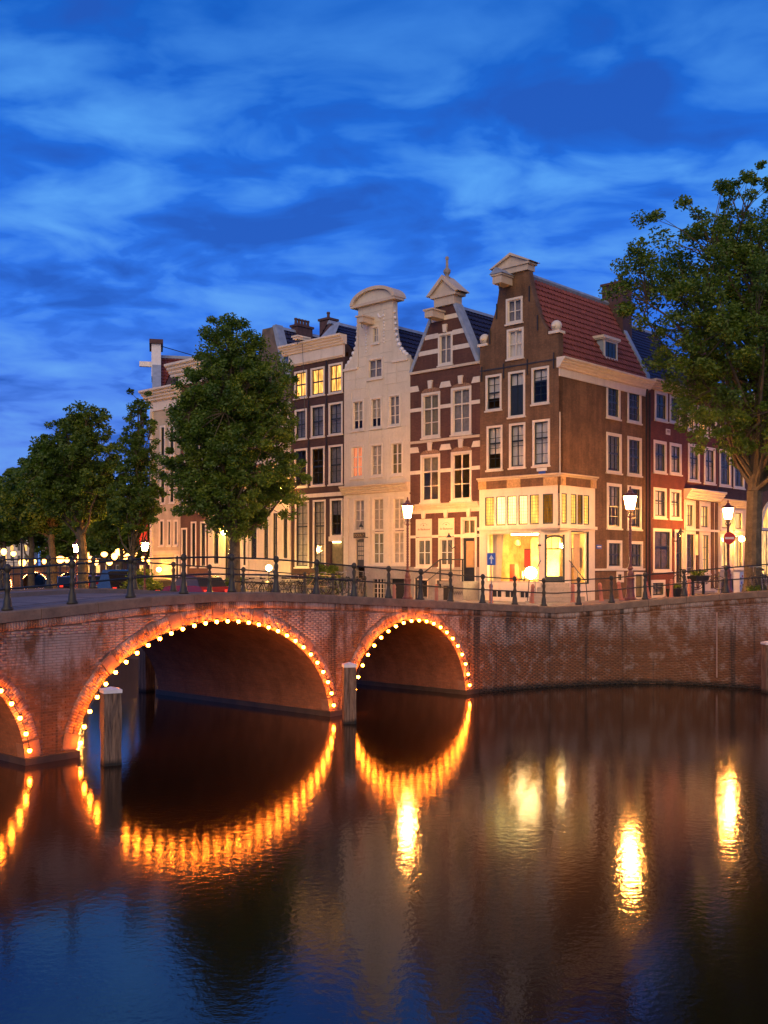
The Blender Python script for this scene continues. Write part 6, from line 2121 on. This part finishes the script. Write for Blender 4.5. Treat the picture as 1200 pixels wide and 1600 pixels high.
# red banner at the far end
t = thing('banner', 'long red banner hanging at the far end of the left row', 'banner', lpt(-31.6, 0.3, 0))
MB().box(-.25, .25, -.02, .02, 6.0, 9.2).build('cloth', 'banner', t)
MB().tube([(-.3, 0, 9.25), (.3, 0.0, 9.25)], 0.03, 6).build('rod', 'iron', t)


# ------------------------------------------------------------------ bicycles
def torus(mb, cx, cz, R, r, y=0, seg=20, sg_=5):
    vs, fs = [], []
    for i in range(seg):
        a = 2 * math.pi * i / seg
        for j in range(sg_):
            b = 2 * math.pi * j / sg_
            vs.append((cx + (R + r * math.cos(b)) * math.cos(a), y + r * math.sin(b), cz + (R + r * math.cos(b)) * math.sin(a)))
    for i in range(seg):
        for j in range(sg_):
            fs.append((i * sg_ + j, ((i + 1) % seg) * sg_ + j, ((i + 1) % seg) * sg_ + (j + 1) % sg_, i * sg_ + (j + 1) % sg_))
    mb.add(vs, fs)


def bicycle():
    t = thing('bicycle', 'bicycle leaning by the quay railing', 'bicycle', (0, 0, 0), 0, 'bicycles parked along the street')
    for x in (-0.52, 0.52):
        w = MB()
        torus(w, x, 0.34, 0.32, 0.018)
        wo_ = w.build('wheel', 'tyre', t)
        sp = MB()
        for k in range(10):
            a = math.pi * k / 10
            sp.tube([(x + .31 * math.cos(a), 0, .34 + .31 * math.sin(a)), (x - .31 * math.cos(a), 0, .34 - .31 * math.sin(a))], 0.003, 3)
        sp.build('spokes', 'chrome', wo_)
    f = MB()
    hd, ht, bb, se, rw = (0.40, 0, 0.62), (0.36, 0, 0.80), (-0.05, 0, 0.30), (-0.20, 0, 0.78), (-0.52, 0, 0.34)
    for a, b in ((ht, bb), (hd, (-0.17, 0, 0.68)), (bb, se), (bb, rw), (se, rw), (ht, (0.52, 0, 0.34))): f.tube([a, b], 0.016, 5)
    f.build('frame', 'iron', t)
    MB().tube([(0.36, 0, .8), (0.34, 0, 0.98), (0.34, 0.0, 1.0)], 0.014, 5).build('stem', 'chrome', t)
    MB().tube([(0.18, -0.27, 1.0), (0.30, -0.22, 1.02), (0.36, 0, 1.02), (0.30, 0.22, 1.02), (0.18, 0.27, 1.0)], 0.013, 5).build('handlebar', 'chrome', t)
    MB().prism([(-.36, .86), (-.06, .87), (-.08, .91), (-.22, .90), (-.36, .94)], -.06, .06).build('saddle', 'tyre', t)
    MB().box(-0.75, -0.35, -0.07, 0.07, 0.70, 0.72).build('rack', 'iron', t)
    return t


bk0 = bicycle()
bikes = [(388, 55.5, 40, 'bicycle half hidden by the round tree trunk'), (430, 53.0, 15, 'bicycle just under the yellow light, pointing at the rail'), (447, 52.0, 60, 'turned bicycle between lamp and rail post'),
         (480, 48.6, -15, 'bicycle close behind the far bridge railing end'), (497, 47.8, 25, 'tilted bicycle leaning on the thin railing'), (530, 46.6, 12, 'bicycle at the foot of the flowering shrub'), (1106, 50.0, -20, 'bicycle left of the no-entry lamp post'),
         (455, 50.5, 20, 'bicycle just left of the bright low lamp'), (472, 51.5, -40, 'bicycle at a slant behind the rail, near the lamp'), (488, 49.5, 10, 'bicycle with wheel by the rail post'),
         (505, 49.0, -25, 'bicycle in front of the dark brick house'), (522, 48.0, 35, 'bicycle below the flowering shrub'), (538, 47.4, -60, 'bicycle right of the flowering shrub'),
         (400, 53.5, 15, 'bicycle right of the round tree trunk'), (418, 52.5, -30, 'bicycle under the bright low lamp'), (562, 47.0, 80, 'end-on bicycle by the cream house steps'),
         (1196, 41.5, 60, 'bicycle at the right edge against the big tree'), (1186, 41.9, 100, 'second bicycle at the right edge, half behind the first'), (1075, 49.6, 20, 'bicycle in front of the glowing ground floor')]
for i, (px, Y, rz, lab) in enumerate(bikes):
    o = bk0 if i == 0 else copy_tree(bk0)
    o['label'] = lab
    x = (px - 600) / 1610 * Y
    o.location = (x, Y, ground_z(x, Y) + (0.10 if px > 1100 else 0.28))
    if px < 1100: o.location.z = max(o.location.z, 4.6 - (934 - 885) / 1610 * Y)
    o.rotation_euler = (math.radians(random.uniform(-8, 8)), 0, math.radians(rz))
    if i == 4:
        for ch_ in [c for c in D.objects if c.parent == o and c.name.startswith('frame')]: ch_.data = ch_.data.copy(); ch_.data.materials[0] = M['letter_gold']


# ------------------------------------------------------------------ cars
def car(label, px, Y, rz, mat, z=None, van=False, lights=True):
    x = (px - 600) / 1610 * Y
    t = thing('parked_car' if not van else 'parked_van', label, 'car' if not van else 'van', (x, Y, ground_z(x, Y) if z is None else z), math.radians(rz), 'cars parked along the canal')
    Hh = 1.45 if not van else 1.95
    lo = [(-2.05, .35), (-2.1, .7), (-1.9, .92), (-1.35, Hh - .12 if van else .98), (1.0, .95), (1.75, .88), (2.05, .7), (2.1, .35)]
    b = MB().prism(lo, -.82, .82)
    b.build('body', mat, t)
    cab = [(-1.75, .92), (-1.35, Hh - .08), (-.9, Hh), (.35, Hh), (1.05, .95)]
    MB().add([(x_, (-.70 if z_ > 1.0 else -.80), z_) for x_, z_ in cab] + [(x_, (.70 if z_ > 1.0 else .80), z_) for x_, z_ in cab],
             [(0, 1, 2, 3, 4), (9, 8, 7, 6, 5), (0, 5, 6, 1), (1, 6, 7, 2), (2, 7, 8, 3), (3, 8, 9, 4)]).build('windows', 'carglass', t)
    MB().prism([(-1.2, Hh - .04), (-.9, Hh + .02), (.3, Hh + .02), (.5, Hh - .05)], -.69, .69).build('roof', mat, t)
    for xx in (-1.3, 1.3):
        for yy in (-.84, .66):
            w = MB()
            w.prism([(xx + .32 * math.cos(a), .32 + .32 * math.sin(a)) for a in np.linspace(0, 2 * math.pi, 17)[:-1]], yy, yy + .18)
            w.build('wheel', 'tyre', t)
    for yy in (-.6, .6):
        MB().box(-2.12, -2.06, yy - .13, yy + .13, .62, .78).build('tail_light', emis('tail light', (1, 0.04, 0.02), 1.2) if yy < 0 and 'tail light' not in D.materials else D.materials['tail light'], t)
        MB().box(2.05, 2.12, yy - .13, yy + .13, .60, .74).build('headlight', 'sign_white', t)
    return t


D_tail = emis('tail light', (1, 0.05, 0.03), 1.5)
car('bright red car with pale windows parked beside the round tree', 306, 53.0, 130, 'red')
car('black car parked beyond the bridge, left of the thick trunk', 100, 83, 118, 'black_car', 2.35)
car('small dark red car behind the black car', 139, 92, 118, 'red', 2.35)
car('dark van parked between the two trunks beyond the bridge', 178, 72, 122, 'black_car', 2.4, True)
car('dark blue car parked right of the dark van', 199, 78, 122, 'grey_car', 2.35)
car('dark car at the far canal side, beside the thin trunk', 240, 66, 125, 'grey_car', 2.35)

# small street things at the right: parasol-less planter boxes and benches
def planter(label, loc, rz, w=1.0, h=0.45, leaf=True, seed=1):
    t = thing('planter', label, 'planter', loc, rz)
    MB().add([(-w / 2, -.2, 0), (w / 2, -.2, 0), (w / 2, .2, 0), (-w / 2, .2, 0), (-w / 2 - .05, -.25, h), (w / 2 + .05, -.25, h), (w / 2 + .05, .25, h), (-w / 2 - .05, .25, h)],
             [(0, 3, 2, 1), (0, 1, 5, 4), (1, 2, 6, 5), (2, 3, 7, 6), (3, 0, 4, 7), (4, 5, 6, 7)]).build('box', 'sash_dark', t)
    return t, w, h


def leaf_cloud(centres, radii, per, size, seed, flat=0.8):
    rs = np.random.RandomState(seed)
    cen = np.repeat(np.array(centres, float), per, axis=0)
    rad = np.repeat(np.array(radii, float), per)
    n = len(cen)
    d = rs.normal(size=(n, 3))
    d /= np.linalg.norm(d, axis=1)[:, None]
    r = rs.rand(n) ** 0.45
    pos = cen + d * (r * rad)[:, None] * np.array([1, 1, flat])
    a = rs.normal(size=(n, 3)); a[:, 2] *= 0.6
    a /= np.linalg.norm(a, axis=1)[:, None]
    b = np.cross(a, rs.normal(size=(n, 3)))
    b /= np.linalg.norm(b, axis=1)[:, None]
    s = size * (0.6 + 0.8 * rs.rand(n))
    A = a * s[:, None]; B = b * (s * 0.55)[:, None]
    V = np.stack([pos - A, pos + B, pos + A, pos - B], axis=1).reshape(-1, 3)
    F = np.arange(n * 4).reshape(-1, 4)
    return V, F


def shrub(name, label, cat, loc, cen, rad, per, size, seed, mat='leaf'):
    t = thing(name, label, cat, loc)
    V, F = leaf_cloud(cen, rad, per, size, seed)
    link('foliage', np_mesh('foliage', V, F, M[mat]), t)
    st2_ = MB()
    for c_ in cen[:6]: st2_.tube([(0, 0, 0), (c_[0] * .5, c_[1] * .5, c_[2] * .5), tuple(c_)], 0.02, 4)
    st2_.build('stem', 'bark', t)
    return t


t_, w_, h_ = planter('window-box with green leaves before the glowing ground floor', (15.1, 49.5, 3.9), RRZ, 1.3, 0.25)
V, F = leaf_cloud([(x, 0, .4) for x in np.linspace(-.55, .55, 6)], [.2] * 6, 60, .05, 3)
link('foliage', np_mesh('foliage', V, F, M['leaf']), t_)
MB().box(-.6, -.5, -.05, .05, -.75, 0).add(MB().box(.5, .6, -.05, .05, -.75, 0).v, MB().box(.5, .6, -.05, .05, -.75, 0).f).build('leg', 'iron', t_)
t_, w_, h_ = planter('terracotta-coloured pot box with small plants at the pub front', (13.9, 49.2, 3.15), RRZ, 0.8, 0.4)
V, F = leaf_cloud([(x, 0, .5) for x in (-.25, 0, .25)], [.18] * 3, 60, .05, 4)
link('foliage', np_mesh('foliage', V, F, M['leaf']), t_)
shrub('flowering_shrub', 'dark leafy shrub with pale flowers beside the door of the dark brick house', 'shrub', lpt(-13.9, 0.9, 2.85), [(-.5, 0, 1.0), (.1, 0, 1.3), (.6, .1, .9), (0, .2, .5), (-.3, 0, 1.7), (.4, 0, 1.6), (.9, 0, .5)], [.55, .55, .5, .5, .35, .3, .4], 420, .06, 11)
shrub('green_bush', 'bright green bush under the small lamp at the far end of the row', 'shrub', lpt(-29.3, 2.0, 2.4), [(0, 0, .8), (.7, 0, .9), (-.7, 0, .8), (.2, 0, 1.6), (-.4, .2, 1.5)], [.8, .7, .7, .7, .6], 450, .08, 12)
shrub('green_bush', 'low green hedge bush behind the railing, left of the round tree', 'shrub', lpt(-25.2, 1.0, 2.5), [(0, 0, .8), (.6, 0, .9), (-.6, 0, .8)], [.55, .5, .5], 350, .07, 13)
shrub('green_bush', 'small potted green bush among the bicycles', 'shrub', lpt(-20.6, 1.6, 2.7), [(0, 0, .8), (.3, 0, 1.1), (-.3, 0, 1.0)], [.4, .35, .35], 260, .06, 14)
shrub('weeds', 'tuft of green weeds at the foot of the big tree', 'weeds', (15.0, 42.0, 3.5), [(0, 0, .15), (.4, 0, .2), (.8, 0, .12)], [.25, .25, .2], 200, .05, 15)

t = thing('street_cabinet', 'pale street cabinet covered in stickers behind the quay railing', 'cabinet', (16.25, 47.2, 3.4), RRZ)
MB().box(-.22, .22, -.15, .15, 0, 0.95).build('body', 'whitecap', t)
for k, (x_, z_) in enumerate(((-.12, .6), (.05, .7), (-.02, .4), (.1, .3), (-.14, .25))): MB().box(x_ - .05, x_ + .05, -.156, -.15, z_, z_ + .1).build('sticker', ['sign_dark', 'sign_red', 'sign_blue', 'sign_dark', 'letter_gold'][k], t)
t = thing('street_cabinet', 'teal street cabinet close to the big tree trunk', 'cabinet', (16.35, 46.0, 3.45), RRZ)
MB().box(-.18, .18, -.15, .15, 0, 0.8).build('body', plain('teal cabinet', (.06, .16, .15), .5), t)
MB().box(-.2, .2, -.17, .17, .8, .84).build('lid', plain('teal cabinet lid', (.05, .13, .12), .5), t)

# ------------------------------------------------------------------ trees
def tree(label, loc, ell, trunk_r, fork, n_hub, per, leaf, seed, mat='leaf', rad=(0.5, 0.95), limbs=26, lean=(0, 0), bark='bark', group='street trees along the canal', name='street_tree'):
    rs = np.random.RandomState(seed)
    t = thing(name, label, 'tree', loc, 0, group)
    cen, rr = [], []
    tot = sum(e[3] * e[4] * e[5] for e in ell)
    for e in ell:
        k = max(2, int(n_hub * e[3] * e[4] * e[5] / tot))
        for _ in range(k):
            d = rs.normal(size=3); d /= np.linalg.norm(d)
            q = rs.rand() ** 0.42
            cen.append((e[0] + d[0] * e[3] * q, e[1] + d[1] * e[4] * q, e[2] + d[2] * e[5] * q))
            rr.append(rs.uniform(*rad) * (1.0 if q < 0.8 else 0.7))
    V, F = leaf_cloud(cen, rr, per, leaf, seed + 1, 0.75)
    link('crown', np_mesh('crown', V, F, M[mat]), t)
    tb = MB()
    tops = max(e[2] + e[5] for e in ell)
    path = [(0, 0, -0.1), (0.01, 0, 0.3), (lean[0] * .3, lean[1] * .3, fork * .5), (lean[0], lean[1], fork)]
    tb.tube(path, [trunk_r * 1.35, trunk_r * 1.08, trunk_r * .95, trunk_r * .9], 12)
    f = Vector(path[-1])
    lead_top = Vector((ell[0][0], ell[0][1], tops * 0.86))
    mids = [f.lerp(lead_top, k / 5) + Vector((rs.uniform(-.15, .15), rs.uniform(-.15, .15), 0)) * (1 if 0 < k < 5 else 0) for k in range(6)]
    tb.tube(mids, [trunk_r * .9 * (1 - 0.16 * k) for k in range(6)], 8)
    order = rs.permutation(len(cen))[:limbs]
    for i in order:
        c_ = Vector(cen[i])
        tt = min(0.9, max(0.0, (c_.z - fork) / (lead_top.z - fork) - 0.32))
        k = tt * 5
        k0 = int(k)
        s0 = mids[k0].lerp(mids[min(5, k0 + 1)], k - k0)
        m1 = s0.lerp(c_, 0.35) + Vector((rs.uniform(-.2, .2), rs.uniform(-.2, .2), -0.15 * (c_ - s0).length * 0.3))
        m2 = s0.lerp(c_, 0.7) + Vector((rs.uniform(-.25, .25), rs.uniform(-.25, .25), 0))
        r0 = trunk_r * 0.42 * (1 - 0.5 * tt)
        tb.tube([s0, m1, m2, c_], [r0, r0 * .62, r0 * .36, r0 * .14], 6)
    # twigs join every other leaf cluster to the nearest limb end
    if limbs > 30:
        lim = np.array([cen[i] for i in order])
        done = set(int(i) for i in order)
        for i in range(0, len(cen)):
            if i in done: continue
            c_ = np.array(cen[i])
            j = int(np.argmin(((lim - c_) ** 2).sum(1)))
            a_ = Vector(lim[j]).lerp(Vector(mids[2]), 0.18)
            b_ = Vector(c_)
            if (a_ - b_).length > 3.2: continue
            tb.tube([a_, a_.lerp(b_, .5) + Vector((rs.uniform(-.1, .1), rs.uniform(-.1, .1), .05)), b_], [.028, .018, .006], 4)
    tb.build('trunk', bark, t)
    return t


def tz(x, y): return ground_z(x, y)


tree('huge leafy tree filling the right edge, its trunk behind the quay railing', (15.45, 43.2, 3.55),
     [(1.0, 0.3, 11.3, 5.2, 4.6, 6.6), (-2.6, 0, 13.0, 3.5, 3.0, 3.3), (3.0, .5, 15.0, 4.4, 4.0, 4.0), (-1.8, -.3, 8.8, 2.7, 2.6, 3.0), (3.2, 0, 8.0, 3.4, 3.4, 4.0), (-4.4, 0, 13.2, 1.8, 1.6, 1.6), (-.3, -.4, 6.8, 2.0, 1.9, 1.5), (-1.6, -1.6, 10.5, 2.8, 1.6, 3.0), (0.5, -1.4, 5.9, 1.8, 1.2, 1.0), (2.4, -1.2, 6.0, 1.8, 1.4, 1.3)],
     0.35, 4.2, 1000, 125, 0.075, 21, rad=(0.34, 0.78), limbs=75, lean=(0.1, 0))
tree('broad dense tree rounded like an egg standing on the quay in the middle', (-6.75, 46.6, 2.9),
     [(0, 0, 7.4, 2.85, 2.75, 4.1), (-.2, 0, 10.9, 1.7, 1.7, 2.4), (1.4, 0, 9.6, 1.4, 1.5, 2.3), (-1.5, .1, 8.6, 1.5, 1.5, 2.2), (2.2, 0, 5.4, 1.2, 1.3, 1.5), (-2.3, 0, 5.6, 1.2, 1.2, 1.8), (0, 0, 3.9, 1.6, 1.5, 1.0)],
     0.26, 2.9, 800, 125, 0.07, 22, 'leaf', rad=(0.3, 0.65), limbs=45)
tree('slender open tree with pale trunk and narrow pointed top, left of the egg-shaped tree', (-12.6, 51.6, 2.5),
     [(0.3, 0, 7.2, 1.05, 1.0, 3.3), (0.35, 0, 10.2, .5, .5, 1.6), (0.2, 0, 5.2, 1.5, 1.4, 1.4)], 0.15, 2.6, 300, 75, 0.07, 23, 'leaf_far', rad=(0.22, 0.45), limbs=36)
tree('tall dense tree with thick trunk beyond the bridge, left of the slender tree', (-16.2, 55.5, 2.4),
     [(-.3, 0, 7.4, 2.5, 2.2, 3.2), (0.2, 0, 9.8, 1.2, 1.2, 1.4), (-1.6, 0, 6.8, 1.7, 1.6, 2.2), (1.1, 0, 6.4, 1.2, 1.2, 1.4)], 0.30, 2.6, 520, 85, 0.085, 24, 'leaf_far', rad=(0.3, 0.6), limbs=36)
tree('dark rounded tree fourth from the slender one, left of the tall dense tree', (-22.3, 69.5, 2.3),
     [(0, 0, 7.6, 3.0, 2.8, 3.0), (-1.5, 0, 6.4, 2.6, 2.3, 1.9), (1.0, 0, 8.7, 1.8, 1.8, 2.2)], 0.28, 2.6, 230, 95, 0.13, 25, 'leaf_far', rad=(0.5, 0.9), limbs=26)
tree('dark tree at the left whose crown stops beside the mast lamp', (-31.5, 92, 2.3),
     [(0, 0, 8.2, 3.6, 3.2, 3.2), (-2.0, 0, 6.8, 3.0, 2.6, 2.0)], 0.3, 2.8, 220, 90, 0.16, 26, 'leaf_far', rad=(0.6, 1.0), limbs=18)
tree('low far tree at the left edge of the picture', (-43.5, 118, 2.2), [(0, 0, 7.6, 4.0, 3.6, 2.6), (-3, 0, 7.0, 3, 3, 2.2)], 0.3, 2.4, 200, 80, 0.2, 27, 'leaf_far', rad=(0.7, 1.2), limbs=12)
tree('yellow-green lit tree seen between the trunks beyond the bridge', (-23.5, 92, 2.3), [(0, 0, 6.6, 3.2, 3.2, 2.4), (3, 0, 6.4, 2.6, 2.6, 2.2)], 0.25, 2.2, 200, 90, 0.15, 28, 'leaf', rad=(0.6, 1.0), limbs=14)
tree('far dim tree behind the mast lamp tree', (-40, 150, 2.2), [(0, 0, 9, 6, 5, 3.4), (8, 0, 8.5, 5, 5, 3)], 0.35, 2.8, 200, 90, 0.25, 29, 'leaf_far', rad=(0.8, 1.5), limbs=10)
tree('far dim tree closing the view at the left edge', (-62, 168, 2.2), [(0, 0, 9, 6, 5, 3.2), (-6, 0, 9, 5, 5, 3.0)], 0.35, 2.4, 190, 90, 0.28, 30, 'leaf_far', rad=(0.8, 1.5), limbs=10)

tree('far tree behind the lamps between the left edge and the thick trunk', (-46, 172, 2.2), [(0, 0, 7.5, 7, 4, 4.4), (-8, 0, 7.5, 6, 4, 4.2), (8, 0, 7, 6, 4, 4)], 0.4, 2.2, 420, 90, 0.26, 31, 'leaf', rad=(0.8, 1.5), limbs=14)
tree('far tree behind the lamps between the thick and the slender trunk', (-37, 150, 2.2), [(0, 0, 7.0, 5, 4, 4.0), (5, 0, 7.0, 5, 4, 4.0)], 0.35, 2.4, 300, 90, 0.22, 32, 'leaf', rad=(0.7, 1.3), limbs=14)
# ------------------------------------------------------------------ far bridge and far houses
fb = thing('far_bridge', 'far arched canal bridge outlined with tiny lights, seen through the railing', 'bridge', (-90, 262, 0))
arcs = [(-88.8, 3.2), (-79.6, 3.4), (-98.0, 3.2)]
mb = MB()
xs = sorted(set(list(np.arange(-112, -70, 0.4)) + [c + s_ * a for c, a in arcs for s_ in (-1, 1)]))
for a, b in zip(xs[:-1], xs[1:]):
    m_ = (a + b) / 2
    zlo = [-1, -1]
    for c, r in arcs:
        if abs(m_ - c) < r: zlo = [3.0 * math.sqrt(max(0, 1 - ((q - c) / r) ** 2)) for q in (a, b)]
    mb.add([(a + 90, 0, zlo[0]), (b + 90, 0, zlo[1]), (b + 90, 0, 4.6), (a + 90, 0, 4.6)], [(0, 1, 2, 3)])
    mb.add([(a + 90, 8, zlo[0]), (b + 90, 8, zlo[1]), (b + 90, 8, 4.6), (a + 90, 8, 4.6)], [(0, 1, 2, 3)])
    mb.add([(a + 90, 0, 4.6), (b + 90, 0, 4.6), (b + 90, 8, 4.6), (a + 90, 8, 4.6)], [(0, 1, 2, 3)])
mb.build('arch_wall', 'br_brown', fb)
MB().box(-22, 20, -.2, .3, 4.4, 4.7).build('coping', 'coping', fb)
rb = MB()
for k in range(28): rb.tube([(-22 + 1.5 * k, 0, 4.7), (-22 + 1.5 * k, 0, 5.7)], .06, 4)
rb.tube([(-22, 0, 5.6), (20, 0, 5.6)], .05, 4)
rb.build('railing', 'iron', fb)
lb = MB()
for c, r in arcs:
    for k in range(22):
        a = math.pi * (k + .5) / 22
        lb.ball((c + 90 + (r + .15) * math.cos(a), -.25, 3.1 * math.sin(a)), 0.09, 6, 4)
lb.build('bulbs', emis('far bulbs', (1.0, 0.40, 0.12), 40.0), fb, kind='stuff')


def far_house(label, x, y, w, h, mat, seed):
    rs = random.Random(seed)
    t = thing('far_house', label, 'house', (x, y, 2.2), 0, 'dim far houses beyond the trees')
    MB().box(0, w, 0, 8, 0, h).build('wall', mat, t)
    MB().prism([(-.3, h), (w + .3, h), (w / 2, h + 2.5)], 0, 8).build('roof', 'tile_blue', t)
    n = max(2, int(w / 2.0))
    k = 0
    for f in range(int(h / 3.0)):
        for i in range(n):
            x0 = (i + .5) * w / n
            wf = MB().box(x0 - .5, x0 + .5, -.08, 0.02, 0.9 + 3 * f, 2.7 + 3 * f)
            wo_ = wf.build('window', 'white', t)
            MB().box(x0 - .4, x0 + .4, -.12, -.08, 1.0 + 3 * f, 2.6 + 3 * f).build('pane', 'lit_hi' if (f == 0 and rs.random() < .85) or rs.random() < .25 else 'carglass', wo_)
    return t


fh = [(-58, 198, 8, 9, 'br_brown'), (-50, 198, 7, 11, 'br_dark'), (-43, 198, 8, 10, 'br_red'), (-66, 240, 9, 10, 'br_dark'), (-72, 262, 9, 9, 'br_brown'), (-100, 300, 14, 10, 'br_brown'), (-118, 302, 14, 11, 'stone'), (-80, 298, 14, 9, 'br_red')]
lbl = ['far brown house with lit shopfront, left of the pale one', 'far pale house glimpsed between the two trunks', 'far red house glimpsed right of the thin trunk', 'far dark house behind the left trees', 'far pale house behind the left trees',
       'very far brown house behind the far bridge', 'very far pale house at the left edge behind the far bridge', 'very far red house right behind the far bridge']
for i, (x, y, w, h, m_) in enumerate(fh): far_house(lbl[i], x, y, w, h, m_, 40 + i)
# distant mass of buildings and trees to the horizon behind the street
print('objects', len(D.objects))
